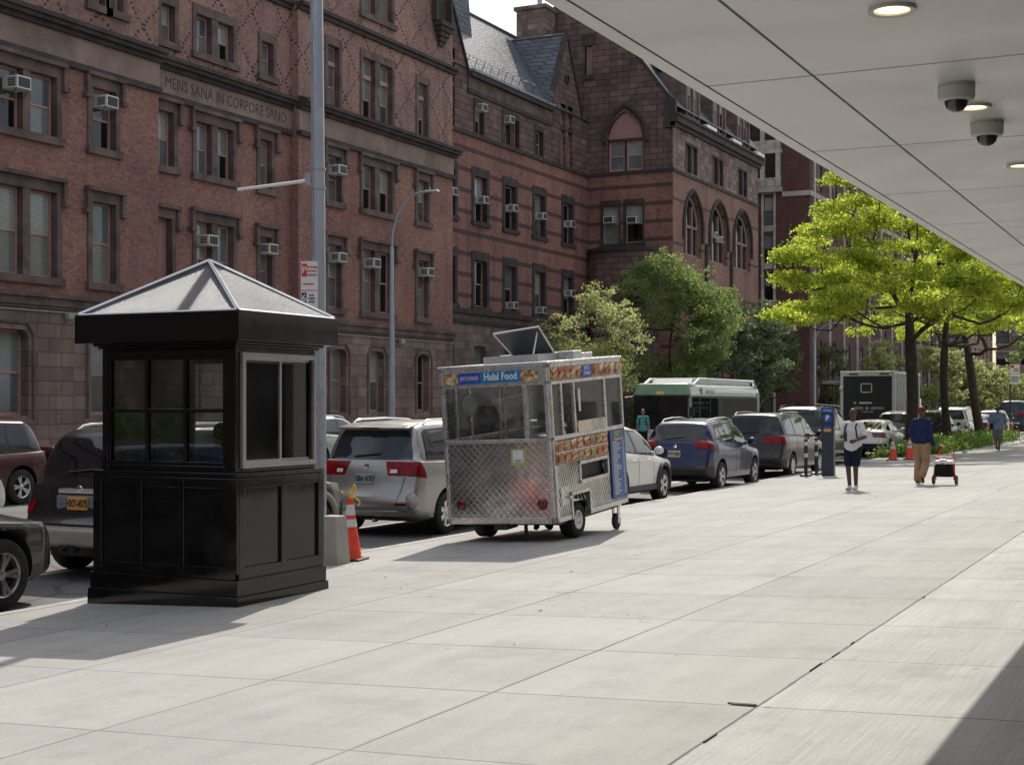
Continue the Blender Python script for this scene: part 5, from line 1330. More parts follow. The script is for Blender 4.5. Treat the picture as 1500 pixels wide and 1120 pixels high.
# ------------------------------------------------------------------ clear glass
def clear_glass(name, refl=.16, tint=(.9, .92, .92), haze=0., hz=(.5, .5, .5)):
    m = bpy.data.materials.new(name); m.use_nodes = True; t = m.node_tree; n = t.nodes; n.clear()
    o = n.new('ShaderNodeOutputMaterial'); tr = n.new('ShaderNodeBsdfTransparent'); gl = n.new('ShaderNodeBsdfGlossy'); mx = n.new('ShaderNodeMixShader')
    fr = n.new('ShaderNodeFresnel'); fr.inputs[0].default_value = 1.5
    mm = n.new('ShaderNodeMath'); mm.operation = 'MULTIPLY_ADD'; mm.inputs[1].default_value = 1.1; mm.inputs[2].default_value = refl * .1
    tr.inputs[0].default_value = c4(tint); gl.inputs['Roughness'].default_value = .02; gl.inputs['Color'].default_value = (.9, .9, .9, 1)
    t.links.new(fr.outputs[0], mm.inputs[0]); t.links.new(mm.outputs[0], mx.inputs[0]); t.links.new(tr.outputs[0], mx.inputs[1]); t.links.new(gl.outputs[0], mx.inputs[2])
    last = mx.outputs[0]
    if haze:
        df = n.new('ShaderNodeBsdfDiffuse'); df.inputs[0].default_value = c4(hz); m2 = n.new('ShaderNodeMixShader')
        tc = n.new('ShaderNodeTexCoord'); no = n.new('ShaderNodeTexNoise'); no.inputs['Scale'].default_value = 3.; no.inputs['Detail'].default_value = 6; no.inputs['Distortion'].default_value = 1.2
        r = n.new('ShaderNodeMapRange'); r.inputs[1].default_value = .35; r.inputs[2].default_value = .8; r.inputs[3].default_value = haze * .2; r.inputs[4].default_value = haze
        t.links.new(tc.outputs['Object'], no.inputs['Vector']); t.links.new(no.outputs['Fac'], r.inputs[0]); t.links.new(r.outputs[0], m2.inputs[0])
        t.links.new(last, m2.inputs[1]); t.links.new(df.outputs[0], m2.inputs[2]); last = m2.outputs[0]
    t.links.new(last, o.inputs[0]); return m
M_BG1 = clear_glass('booth_glass', .18, (.93, .94, .96)); M_PLEX = clear_glass('scratched_plexiglass', .3, (.93, .94, .93), .13, (.42, .42, .44))
# ------------------------------------------------------------------ black guard booth
def gloss_black():
    t = NT('booth_black_gloss'); P = t.p; v = t.obj()
    t.lk(t.ramp(t.noise(v, 3, 5), [(.3, (.006, .006, .006)), (.7, (.011, .010, .010))]), P.inputs['Base Color'])
    t.lk(t.mr(t.noise(v, 6, 5), .3, .7, .05, .13), P.inputs['Roughness']); P.inputs['Specular IOR Level'].default_value = .5
    t.bump(t.noise(v, 1.7, 3), .06, .03); return t.m
M_KB = gloss_black()
kx0, kx1, ky0, ky1 = -10.13, -8.38, 11.07, 12.52
K = empty('guard_booth', ((kx0 + kx1) / 2, (ky0 + ky1) / 2, gz(-9.25)), label='black square guard booth with silver pyramid roof on the sidewalk', cat='guard booth')
zf = .93
m = MB()
m.hexa([(kx0 - .055, ky0 - .055, gz(kx0) - .03), (kx1 + .055, ky0 - .055, gz(kx1) - .03), (kx1 + .055, ky1 + .055, gz(kx1) - .03), (kx0 - .055, ky1 + .055, gz(kx0) - .03)],
       [(kx0 - .05, ky0 - .05, -.245), (kx1 + .05, ky0 - .05, -.245), (kx1 + .05, ky1 + .05, -.245), (kx0 - .05, ky1 + .05, -.245)])
m.box(kx0 - .035, kx1 + .035, ky0 - .035, ky1 + .035, -.245, -.085)
m.build('plinth', M_KB, K, bevel=.008, world=True)
m = MB(); m.box(kx0, kx1, ky0, ky1, -.085, zf - .05); m.box(kx0 - .012, kx1 + .012, ky0 - .012, ky1 + .012, zf - .05, zf)
# raised stiles so the panels read as recessed
for fx0, fx1 in ((kx0, kx0 + .11), (kx0 + .565, kx0 + .625), (kx0 + 1.085, kx0 + 1.145), (kx1 - .13, kx1 + .028)): m.box(fx0, fx1, ky0 - .028, ky0 + .01, -.03, zf - .052)
m.box(kx0, kx1, ky0 - .027, ky0 + .01, -.085, .03); m.box(kx0, kx1, ky0 - .027, ky0 + .01, zf - .15, zf - .052)
for fy0, fy1 in ((ky0 + .01, ky0 + .1), (ky0 + .7, ky0 + .78), (ky1 - .1, ky1)): m.box(kx1 - .01, kx1 + .028, fy0, fy1, -.03, zf - .052)
m.box(kx1 - .01, kx1 + .025, ky0 + .01, ky1, -.085, .03); m.box(kx1 - .01, kx1 + .025, ky0 + .01, ky1, zf - .15, zf - .052)
m.build('lower_panelling', M_KB, K, bevel=.006, world=True)
ux0, ux1, uy0, uy1, zt = kx0 + .05, kx1 - .05, ky0 + .05, ky1 - .05, 2.12
m = MB()
for x in ((ux0, ux0 + .07), (ux1 - .13, ux1)):
    for y in ((uy0, uy0 + .1), (uy1 - .1, uy1)): m.box(*x, *y, zf, zt)
m.box(ux0 + .07, ux1 - .13, uy0, uy0 + .1, zt - .07, zt); m.box(ux0 + .07, ux1 - .13, uy1 - .1, uy1, zt - .07, zt); m.box(ux0, ux0 + .07, uy0 + .1, uy1 - .1, zt - .07, zt); m.box(ux1 - .1, ux1, uy0 + .1, uy1 - .1, zt - .07, zt)
m.box(ux0 + .07, ux1 - .13, uy0, uy0 + .1, zf, zf + .06); m.box(ux0 + .07, ux1 - .13, uy1 - .1, uy1, zf, zf + .06); m.box(ux0, ux0 + .07, uy0 + .1, uy1 - .1, zf, zf + .06); m.box(ux1 - .1, ux1, uy0 + .1, uy1 - .1, zf, zf + .04)
m.build('corner_posts', M_KB, K, bevel=.006, world=True)
def grid_window(axis, a0, a1, pl, cols, rows, z0, z1, name):
    m = MB(); t = .018; e = MB()
    wcol = (a1 - a0) / cols; hr = (z1 - z0) / rows
    def bx(mb, p0, p1, q0, q1, d0, d1):
        if axis == 'x': mb.box(p0, p1, pl + d0, pl + d1, q0, q1)
        else: mb.box(pl + d0, pl + d1, p0, p1, q0, q1)
    for c in range(cols + 1): x = a0 + c * wcol; bx(m, x - t, x + t, z0, z1, -.02, .03)
    for r in range(rows + 1): z = z0 + r * hr; bx(m, a0, a1, z - t, z + t, -.018, .028)
    f = m.build(name, M_KB, K, bevel=.005, world=True)
    for c in range(cols):
        for r in range(rows):
            g = MB(); x = a0 + c * wcol; z = z0 + r * hr
            bx(g, x + t, x + wcol - t, z + t, z + hr - t, .006, .010); g.build('pane', M_BG1, f, world=True)
grid_window('x', ux0 + .08, ux1 - .14, uy0 + .03, 3, 2, zf + .08, zt - .08, 'window')
grid_window('x', ux0 + .08, ux1 - .14, uy1 - .03, 3, 2, zf + .08, zt - .08, 'window')
grid_window('y', uy0 + .12, uy1 - .12, ux0 + .03, 2, 2, zf + .08, zt - .08, 'window')
M_SILV = mat('silver_aluminium', (.42, .42, .41), .35, .6, var=.06, scale=3)
m = MB(); sy0, sy1, sz0, sz1 = uy0 + .08, uy1 - .03, zf + .04, zt - .03; X_ = ux1
for a, b_, c, d in ((sy0, sy0 + .035, sz0, sz1), (sy1 - .035, sy1, sz0, sz1), (sy0 + .035, sy1 - .035, sz0, sz0 + .05), (sy0 + .035, sy1 - .035, sz1 - .05, sz1)): m.box(X_ - .06, X_ + .035, a, b_, c, d)
fr_ = m.build('sliding_window', M_SILV, K, bevel=.004, world=True)
ym = (sy0 + sy1) / 2
for a, b_, o in ((sy0 + .035, ym + .02, .012), (ym - .02, sy1 - .035, -.022)):
    s = MB()
    for p, q, c, d in ((a, a + .022, sz0 + .05, sz1 - .05), (b_ - .03, b_, sz0 + .05, sz1 - .05), (a + .022, b_ - .03, sz0 + .05, sz0 + .075), (a + .022, b_ - .03, sz1 - .075, sz1 - .05)): s.box(X_ + o - .014, X_ + o + .014, p, q, c, d)
    so = s.build('sliding_sash', M_SILV, fr_, world=True)
for a, b_, o in ((sy0 + .057, ym - .01, .012), (ym + .002, sy1 - .065, -.022)):
    g = MB(); g.box(X_ + o - .002, X_ + o + .002, a, b_, sz0 + .075, sz1 - .075); g.build('pane', M_BG1, fr_, world=True)
m = MB()
for k_, (o, z0, z1) in enumerate(((.0, zt, zt + .02), (.03, zt + .02, zt + .045), (.065, zt + .045, zt + .075))): m.box(ux0 - o, ux1 + o, uy0 - o, uy1 + o, z0, z1)
m.build('cornice_moulding', M_KB, K, bevel=.008, world=True)
ex0, ex1, ey0, ey1, ez0, ez1 = -10.27, -8.25, 10.93, 12.63, 2.19, 2.475
m = MB(); m.box(ex0, ex1, ey0, ey1, ez0, ez1); m.build('fascia', M_KB, K, bevel=.006, world=True)
def roof_tile():
    t = NT('textured_silver_roof'); P = t.p; v = t.obj(); X, Y, Z = t.sep(v)
    n = t.noise(v, 2.2, 5); 
    a = t.math('SINE', t.math('MULTIPLY', t.math('ADD', X, Y), 190.)); b_ = t.math('SINE', t.math('MULTIPLY', Z, 330.))
    h = t.math('MULTIPLY', a, b_)
    t.lk(t.ramp(t.math('ADD', t.math('MULTIPLY', n, .6), t.math('MULTIPLY', h, .22)), [(.15, (.045, .052, .064)), (.6, (.2, .21, .225))]), P.inputs['Base Color'])
    P.inputs['Roughness'].default_value = .38; P.inputs['Metallic'].default_value = .3
    t.bump(h, .8, .01); return t.m
m = MB(); ap = (-9.255, 11.78, 3.04); q = [(ex0 + .03, ey0 + .03, ez1 + .005), (ex1 - .03, ey0 + .03, ez1 + .005), (ex1 - .03, ey1 - .03, ez1 + .005), (ex0 + .03, ey1 - .03, ez1 + .005)]
for i in range(4): m.add([q[i], q[(i + 1) % 4], ap], [(0, 1, 2)])
m.build('pyramid_roof', roof_tile(), K, world=True)
m = MB()
for p in q:
    m.tube([p, (ap[0], ap[1], ap[2] + .012)], .022, 4)
for i in range(4): m.tube([q[i], q[(i + 1) % 4]], .012, 4)
m.build('hip_trim', mat('bright_roof_trim', (.68, .69, .71), .35, .5), K, world=True)
m = MB(); m.box(ux0 + .1, ux1 - .1, uy0 + .1, uy1 - .1, -.08, -.04); m.box(ux0 + .1, ux0 + .5, uy0 + .15, uy1 - .15, .85, .9); m.build('floor_and_desk', M_DARKPL, K, world=True)
m = MB(); m.lathe([(.03, -.05), (.03, .5), (.17, .52), (.18, .58), (.001, .6)], (-9.35, 11.95, 0), 'z', 16); 
tag(m.build('stool', M_DARKPL), 'dark round stool inside the black guard booth', 'stool')

m = MB()
for yy_ in (sy0 + .12, sy1 - .12): m.lathe([(.001, .038), (.007, .036), (.008, .03)], (ux1, yy_, sz0 + .025), 'x', 8)
m.build('frame_screws', M_DARKPL, K, world=True)
# ------------------------------------------------------------------ food cart
def quilted(name, base=(.58, .58, .6), strength=.3, mode='diamond', w=.105):
    t = NT(name); P = t.p; v = t.obj(); X, Y, Z = t.sep(v)
    a = t.math('ADD', t.math('ADD', X, Y), t.math('MULTIPLY', Z, 1.)); b_ = t.math('SUBTRACT', t.math('ADD', X, Y), t.math('MULTIPLY', Z, 1.))
    def tri(q):
        f = t.math('ABSOLUTE', t.math('SUBTRACT', t.math('FRACT', t.math('DIVIDE', q, w)), .5)); return f
    h = t.math('MAXIMUM', t.mr(tri(a), .36, .5, 0, 1), t.math('MULTIPLY', t.mr(tri(b_), .42, .5, 0, 1), .35)) if mode == 'diamond' else t.math('SINE', t.math('MULTIPLY', t.math('ADD', t.math('ADD', X, Y), t.math('MULTIPLY', Z, .35)), 2 * PI / w))
    n = t.noise(v, 3., 6, .65)
    n0 = t.noise(v, 1.1, 4, .6); c = t.ramp(n0, [(.35, tuple(x * .45 for x in base)), (.5, base), (.62, (.72, .6, .55)), (.75, tuple(min(1, x * 1.35) for x in base))])  # broad dark, pale and pinkish tones paint reflections into the steel
    gr = t.mr(t.noise(v, 9, 6, .75), .52, .72, 0, .7); low = t.mr(Z, 0, .5, .7, .15)
    c = t.mix(t.math('MULTIPLY', gr, low), c, (.2, .15, .11))
    t.lk(c, P.inputs['Base Color']); P.inputs['Metallic'].default_value = .88; t.lk(t.mr(n, .3, .7, .12, .28), P.inputs['Roughness'])
    hh = t.math('ADD', t.math('MULTIPLY', h, .5), t.math('MULTIPLY', t.noise(v, 2.2, 2), 2.2)); t.bump(hh, strength, .02); return t.m
M_Q = quilted('quilted_stainless'); M_Q2 = quilted('ribbed_stainless', (.62, .6, .57), .5, 'rib', .06)
M_SS = mat('dented_stainless', (.72, .72, .72), .26, .85, var=.15, scale=5, bump=.5, dirt=((.25, .2, .16), 11, .6))
def food(name, seed):
    t = NT(name); P = t.p; v = t.obj(); mp = t.new('ShaderNodeMapping'); t.lk(v, mp.inputs[0]); mp.inputs['Location'].default_value = (seed, seed * 2, seed * 3); mp.inputs['Scale'].default_value = (1, 1, 1)
    vo = t.new('ShaderNodeTexVoronoi'); vo.inputs['Scale'].default_value = 22.; t.lk(mp.outputs[0], vo.inputs['Vector'])
    s = t.sep(vo.outputs['Color'])
    c = t.ramp(s[0], [(.0, (.5, .08, .04)), (.22, (.52, .22, .06)), (.4, (.2, .06, .03)), (.55, (.75, .5, .25)), (.68, (.12, .28, .05)), (.8, (.8, .75, .65)), (.92, (.6, .3, .08))])
    c = t.mix(t.mr(t.noise(v, 50, 3), .4, .6, 0, .35), c, (.1, .05, .02)); t.lk(c, P.inputs['Base Color']); P.inputs['Roughness'].default_value = .3; return t.m
M_FOOD = [food('food_photo_print_%d' % i, i * 1.7) for i in range(3)]
M_BLUE1 = mat('sign_light_blue', (.02, .2, .5), .3, var=.15, scale=5); M_BLUE2 = mat('sign_blue', (.03, .09, .42), .3, var=.2, scale=6); M_MENU = mat('menu_board_blue', (.06, .13, .36), .4, var=.15)
M_WH = mat('white_print', (.8, .8, .8), .4, var=.02); M_YEL = mat('yellow_print', (.75, .6, .1), .4); M_REDP = mat('red_print', (.65, .04, .04), .4); M_PAPER = mat('paper_white', (.75, .75, .73), .6); M_LIME = mat('lime_print', (.4, .46, .2), .5)
ct = empty('food_cart', (-9.05, 18.03, -.1), rot=(R(3.4), R(-2.2), R(-1.2)), label='stainless steel halal food cart with quilted panels and food photo banners', cat='food cart')
w, Lc, H = .85, 2.55, 2.21
m = MB()
m.box(-w, w, -.0, .03, .06, 1.15); rp = m.build('rear_quilted_panel', M_Q, ct)
m = MB(); 
for a, b_, c, d in ((-w, -w + .05, 0, H), (w - .06, w, 0, H), (-w, w, 0, .09), (-w, w, 1.14, 1.19), (-w, w, 1.93, 1.98), (-w, w, H - .06, H), (.46, .52, 1.19, 1.93)): m.box(a, b_, -.022, .04, c, d)
for y0, y1, z0, z1 in ((0.04, .09, 0, H), (Lc - .05, Lc, .0, H), (.04, Lc, 1.14, 1.2), (.04, Lc, 1.92, 1.97), (.04, Lc, H - .06, H), (.36, .41, 1.2, 1.92), (.78, .83, 1.2, 1.92), (1.86, 1.92, 1.2, 1.92)):
    m.box(w - .03, w + .022, y0, y1, z0, z1); m.box(-w - .022, -w + .03, y0, y1, z0, z1)
m.box(-w, w, Lc - .04, Lc + .02, H - .06, H); m.box(w - .03, w + .022, .04, .55, 0, .07); m.box(w - .03, w + .022, 1.13, Lc, 0, .07); m.box(-w, w, Lc - .04, Lc + .02, 1.14, 1.2)
for x in (-w, w - .05): m.box(x, x + .05, Lc - .04, Lc + .02, 0, H)
fr = m.build('steel_frame', M_SS, ct, bevel=.006)
m = MB(); m.m = 0
# right side skin with wheel opening and serving hatch
FS = Fr((w, 0, 0), (0, 1, 0), (1, 0, 0))
wall(m, FS, .06, Lc - .03, .05, 1.14, [(.55, 1.13, .05, .33), (.88, 1.83, .52, .74)], dep=.06)
m.build('side_ribbed_panel', M_Q2, ct)
m = MB()
for a, b_, c, d in ((.83, .88, .47, .79), (1.83, 1.88, .47, .79), (.83, 1.88, .47, .52), (.83, 1.88, .74, .79), (.5, .55, .0, .38), (1.13, 1.18, .0, .38), (.5, 1.18, .33, .38)): FS.box(m, a, b_, c, d, -.05, .03)
FS.box(m, .2, .45, .22, .48, 0, .015); FS.box(m, .40, .48, .3, .34, .0, .05)
m.build('hatch_and_wheel_trim', M_SS, ct, bevel=.004)
m = MB(); m.box(-w, -w + .02, .05, Lc, .05, 1.14); m.box(-w, w, Lc - .03, Lc, .05, 1.14); m.build('off_side_panel', M_Q2, ct)
m = MB(); m.box(-w + .03, w - .03, .05, Lc - .05, 1.0, 1.03); m.box(-w + .05, w - .1, .1, Lc - .1, .35, .42); m.box(w - .1, w - .08, .8, 1.9, .42, .95); m.build('counter', M_DARKPL, ct)
m = MB(); m.box(-w - .03, w + .03, -.03, Lc + .03, H, H + .035); m.build('roof', M_SS, ct, bevel=.01)
m = MB(); m.box(-w + .05, .46, .004, .01, 1.19, 1.93); m.build('rear_window', M_PLEX, ct)
m = MB(); m.box(.52, w - .06, .004, .01, 1.19, 1.93); m.build('narrow_rear_window', M_PLEX, ct)
m = MB()
for a, b_ in ((.09, .36), (.83, 1.86), (1.92, Lc - .05)): m.box(w - .008, w - .002, a, b_, 1.2, 1.92)
m.build('side_window', M_PLEX, ct)
m = MB(); m.box(-w + .002, -w + .008, .09, Lc - .05, 1.2, 1.92); m.box(-w + .05, w - .05, Lc - .02, Lc - .015, 1.2, 1.92); m.build('far_window', M_PLEX, ct)
m = MB(); m.box(w - .02, w + .03, .86, 1.84, 1.2, 1.36); m.build('sliding_window_rail', M_Q2, ct)
m = MB(); m.box(w + .022, w + .035, .92, .97, 1.5, 1.82); m.build('window_handle', M_WH, ct)
# rear banner
def panel(x0, x1, z0, z1, mt, name, off=-.034):
    b_ = MB(); b_.box(x0, x1, off, off + .012, z0, z1); return b_.build(name, mt, ct)
bn = panel(-.79, .79, 1.975, 2.155, M_SS, 'rear_banner', -.03)
def sub(x0, x1, z0, z1, mt, name, par=bn, off=-.035):
    b_ = MB(); b_.box(x0, x1, off, off + .006, z0, z1); return b_.build(name, mt, par)
sub(-.78, -.54, 1.985, 2.14, M_FOOD[0], 'food_photo'); sub(-.535, -.18, 1.985, 2.14, M_BLUE2, 'blue_field'); sub(-.175, .45, 1.985, 2.145, M_BLUE1, 'light_blue_field'); sub(.455, .72, 1.985, 2.14, M_FOOD[1], 'food_photo')
text_mesh("JAK'S EXPRESS", .075, mat('pink_white_print', (.7, .5, .62), .4), bn, 'lettering', (-.36, -.037, 2.062), (1, 0, 0), (0, -1, 0), xs=.62, bold=.001)
text_mesh('Halal Food', .145, M_WH, bn, 'lettering', (.14, -.037, 2.07), (1, 0, 0), (0, -1, 0), xs=.83, bold=.003)
# side banner and panels
def spanel(y0, y1, z0, z1, mt, name, par=ct, off=.024):
    b_ = MB(); b_.box(w + off, w + off + .008, y0, y1, z0, z1); return b_.build(name, mt, par)
sb = spanel(.06, 2.5, 1.975, 2.16, M_FOOD[2], 'side_banner'); spanel(1.05, 1.42, 1.98, 2.155, M_BLUE2, 'blue_field', sb, .034)
text_mesh("JAK'S", .085, M_WH, sb, 'lettering', (w + .044, 1.235, 2.11), (0, 1, 0), (1, 0, 0)); text_mesh("EXPRESS", .07, M_WH, sb, 'lettering', (w + .044, 1.235, 2.03), (0, 1, 0), (1, 0, 0), xs=.9)
rnd = random.Random(11); FC = [(.42, .12, .04), (.5, .25, .08), (.16, .28, .06), (.62, .42, .2), (.4, .05, .04), (.7, .6, .42)]
FM = [mat('food_print_%d' % i, c, .35, var=.35, scale=30) for i, c in enumerate(FC)]
m = MB()
for k in range(12):
    y = .16 + k * .2
    if 1.0 < y < 1.45: continue
    for q in range(3):
        m.m = rnd.randrange(6); m.tube([(w + .034, y - .06, 2.02 + q * .035), (w + .034, y + .06, 2.08 + q * .03)], .022, 5)
m.build('dish_prints', FM, sb)
fp = spanel(.08, 1.85, .8, 1.13, M_FOOD[0], 'food_photo_panel')
m = MB(); spanel(.08, 1.85, .955, .972, M_PAPER, 'divider', fp, .03)
for k in range(8):
    for row in (0, 1):
        y = .2 + k * .22; z = .88 + row * .165
        for q in range(3): m.m = rnd.randrange(6); m.tube([(w + .034, y - .07, z - .03 + q * .03), (w + .034, y + .07, z + .0 + q * .03)], .02, 5)
m.build('dish_prints', FM, fp)
mb_ = spanel(1.96, 2.52, .1, 1.13, M_MENU, 'menu_board')
text_mesh("JAK'S", .13, M_LIME, mb_, 'lettering', (w + .034, 2.24, 1.07), (0, 1, 0), (1, 0, 0), bold=.002)
m = MB()
for k in range(24):
    z = .95 - k * .034; m.m = 0; m.box(w + .033, w + .036, 2.03, 2.03 + rnd.uniform(.14, .3), z, z + .013); m.box(w + .033, w + .036, 2.4, 2.46, z, z + .012)
m.build('menu_lines', M_PAPER, mb_)
m = MB(); m.box(w + .033, w + .036, 2.12, 2.44, .985, 1.005); m.build('menu_heading', M_YEL, mb_); m = MB(); m.box(w + .033, w + .036, 2.03, 2.09, .975, 1.015); m.build('menu_mark', M_REDP, mb_)
st = panel(.22, .45, .82, 1.05, M_LIME, 'permit_sticker', -.01); sub(.25, .41, .86, 1.03, M_PAPER, 'permit_paper', st, -.014); text_mesh('15421', .05, M_BLKTXT, st, 'permit_number', (.33, -.016, .885), (1, 0, 0), (0, -1, 0))
for x in (-.63, .66):
    m = MB(); m.lathe([(.001, -.035), (.06, -.03), (.075, -.015), (.08, 0)], (x, 0, .27), 'y', 20); m.build('round_tail_light', M_REDD, ct, smooth=True)
m = MB(); m.box(-.75, .75, .3, 2.3, -.06, .02); m.tube([(-.7, .84, -.0), (.7, .84, -.0)], .03, 8); m.box(-.1, .1, -.05, .3, -.08, 0); m.box(.3, .34, .1, .14, -.2, 0); m.build('chassis', M_DARKPL, ct)
for s in (1, -1): 
    wl = make_wheel(ct, s * (w - .15), .84, .25, .22, s, 4, M_WH, False, rr=.5); wl.location = (s * (w - .15), .84, -.05)
for x, y in ((w - .12, 2.35), (-.45, 2.4)):
    cs = empty('caster_wheel', (x, y, -.27)); cs.parent = ct
    m = MB(); m.lathe([(.001, -.03), (.11, -.03), (.125, -.02), (.125, .02), (.11, .03), (.001, .03)], (0, 0, 0), 'x', 20); m.build('tyre', M_RUB, cs, smooth=True)
    m = MB(); m.box(-.05, -.035, -.03, .05, -.03, .22); m.box(.035, .05, -.03, .05, -.03, .22); m.box(-.07, .07, -.06, .08, .22, .27); m.lathe([(.001, -.04), (.04, -.04), (.04, .04), (.001, .04)], (0, 0, 0), 'x', 10); m.build('fork', M_SS, cs)
m = MB(); m.box(-.32, .55, .35, 1.1, H + .03, H + .14); m.build('roof_hatch_curb', mat('hatch_grey', (.5, .5, .49), .4, .4), ct)
m = MB(); h0, h1 = H + .14, H + .47
m.hexa([(-.18, 1.0, h0), (.5, 1.0, h0), (.5, 1.04, h0), (-.18, 1.04, h0)], [(-.36, .78, h1), (.38, .78, h1 + .06), (.38, .82, h1 + .06), (-.36, .82, h1)]); m.build('open_roof_hatch', mat('hatch_dark', (.08, .082, .09), .35, .3, var=.4, scale=1.5), ct)
m = MB(); m.tube([(-.36, .78, h1), (.38, .78, h1 + .06), (.5, 1., h0), ], .014, 6); m.tube([(-.36, .78, h1), (-.18, 1., h0)], .014, 6); m.tube([(.36, .6, h0), (.33, .84, h1)], .012, 6); m.build('hatch_edge', mat('hatch_edge_white', (.7, .7, .7), .4), ct)
m = MB(); m.box(-.1, .7, 1.3, 1.9, H + .03, H + .12); m.box(.55, .8, 1.0, 1.3, H + .03, H + .16); m.box(-.5, .4, 1.2, 2.1, H + .13, H + .15); m.build('roof_clutter', M_SS, ct, bevel=.01)
# things inside the cart
wc = lambda x, y, z: ct.matrix_basis @ Vector((x, y, z))
def inside(name, build, mt, label, cat, **k):
    m = MB(); build(m); o = m.build(name, mt, ct, **k); bpy.context.view_layer.update()
    o.parent = None; o.matrix_world = wm(ct); tag(o, label, cat); return o
inside('tub', lambda m: m.box(-.1, .42, .12, .4, 1.04, 1.16), mat('tub_green', (.12, .16, .06), .5), 'dull green tub on the counter inside the food cart rear window', 'tub', bevel=.02)
inside('plastic_bag', lambda m: m.ball((-.5, .2, 1.68), (.13, .06, .15), 12, 8), mat('bag_white', (.6, .6, .58), .5, bump=.8, scale=6), 'white plastic bag hanging inside the food cart rear window at left', 'bag', smooth=True)
inside('container', lambda m: (m.box(.0, .3, .3, .5, 1.5, 1.8), m.box(-.05, .35, .28, .52, 1.48, 1.51)), mat('clear_box', (.35, .35, .34), .3), 'clear plastic container on the upper rack inside the food cart', 'container', bevel=.01)
inside('tray', lambda m: (m.box(-.7, -.2, .15, .5, 1.04, 1.08), m.box(.5, .8, .2, .6, 1.2, 1.24)), M_PAPER, 'pale trays on the counter inside the food cart', 'tray')
for x in (-.2, -.12):
    m = MB(); m.box(x, x + .03, .5, .53, 1.03, H); m.build('inner_upright', M_SS, ct)
m = MB(); m.box(.2, .6, 1.9, 2.0, 1.1, 1.9); m.build('inner_cabinet', M_SS, ct)

# ------------------------------------------------------------------ pole, signs, block, cone
def galv():
    t = NT('galvanised_steel'); P = t.p; v = t.obj(); vo = t.new('ShaderNodeTexVoronoi'); vo.inputs['Scale'].default_value = 14; mp = t.new('ShaderNodeMapping'); t.lk(v, mp.inputs[0]); mp.inputs['Scale'].default_value = (1, 1, .35); t.lk(mp.outputs[0], vo.inputs['Vector'])
    c = t.mix(t.math('MULTIPLY', t.sep(vo.outputs['Color'])[0], .5), (.34, .37, .42), (.5, .53, .57)); X, Y, Z = t.sep(v)
    gr = t.math('MULTIPLY', t.mr(t.noise(v, 9, 6, .75), .5, .62, 0, .75), t.mr(Z, .4, 2.4, 1, .05)); c = t.mix(gr, c, (.16, .15, .14))
    t.lk(c, P.inputs['Base Color']); P.inputs['Metallic'].default_value = .35; P.inputs['Roughness'].default_value = .5; return t.m
M_GALV = galv()
PX, PY = -10.09, 15.0
pl = empty('utility_pole', (PX, PY, gz(PX)), label='thick galvanised steel street pole rising behind the black booth', cat='pole')
g0 = gz(PX)
m = MB(); m.tube([(PX + .015, PY, g0), (PX, PY, 4), (PX - .06, PY, 9.5)], [.092, .086, .075], 8); m.build('pole_shaft', M_GALV, pl, world=True)
m = MB()
for z in (4.28, 4.52): m.tube([(PX, PY, z - .012), (PX, PY, z + .012)], .096, 8)
m.box(PX - .17, PX - .08, PY - .05, PY + .05, 4.33, 4.47); m.build('clamp_band', M_GALV, pl, world=True)
m = MB(); m.tube([(PX - .12, PY, 4.39), (PX - .18, PY - .02, 4.38), (PX - .98, PY - .35, 4.28)], [.026, .022, .019], 8); m.build('sign_arm', M_WH, pl, world=True)
def street_sign(root, cx, cy, z0, z1, wd, rz, rows):
    s = MB(); c_, s_ = math.cos(rz), math.sin(rz); U = Vector((c_, s_, 0)); N = Vector((s_, -c_, 0))
    F = Fr((cx, cy, 0), U, N); F.box(s, -wd / 2, wd / 2, z0, z1, 0, .006); o = s.build('sign_panel', M_WH, root, world=True)
    for kind, a0, a1, zz0, zz1, mt in rows:
        if kind == 'b': q = MB(); F.box(q, a0, a1, zz0, zz1, .007, .010); q.build('sign_block', mt, o, world=True)
        else:
            tx = text_mesh(kind, zz1, mt, o, 'sign_lettering', F.p(a0, zz0, .011), U, N, align='CENTER', xs=a1, bold=.001); tx.matrix_parent_inverse = wm(o).inverted()
    return o
ps = empty('parking_sign', (PX - .02, PY - .12, 2.55), label='white no parking sign with red arrow and black 6 on the steel pole', cat='sign')
rzs = R(26)
street_sign(ps, PX - .055, PY - .12, 2.63, 3.36, .21, rzs, [('b', -.095, -.03, 3.17, 3.33, M_REDP), ('P', -.062, 1., 3.25, .12, M_WH), ('No Parking', .035, .8, 3.29, .035, M_REDP), ('Street Cleaning', .035, .7, 3.24, .026, M_REDP), ('8AM-9AM', .035, .9, 3.19, .03, M_REDP),
    ('b', -.075, .06, 3.07, 3.085, M_REDP), ('b', -.1, .1, 2.995, 3.003, M_REDP), ('b', -.095, -.035, 2.83, 2.97, M_BLKTXT), ('6', -.065, 1., 2.9, .13, M_WH), ('hour', .03, .9, 2.94, .035, M_BLKTXT), ('metered', .03, .8, 2.90, .03, M_BLKTXT), ('parking', .03, .8, 2.86, .03, M_BLKTXT),
    ('Monday-Friday', .0, .8, 2.78, .034, M_BLKTXT), ('8am-7pm', -.01, .9, 2.73, .034, M_BLKTXT), ('b', -.03, .08, 2.655, 2.67, M_BLKTXT)])
cb_ = MB(); bx, by = -9.83, 14.93
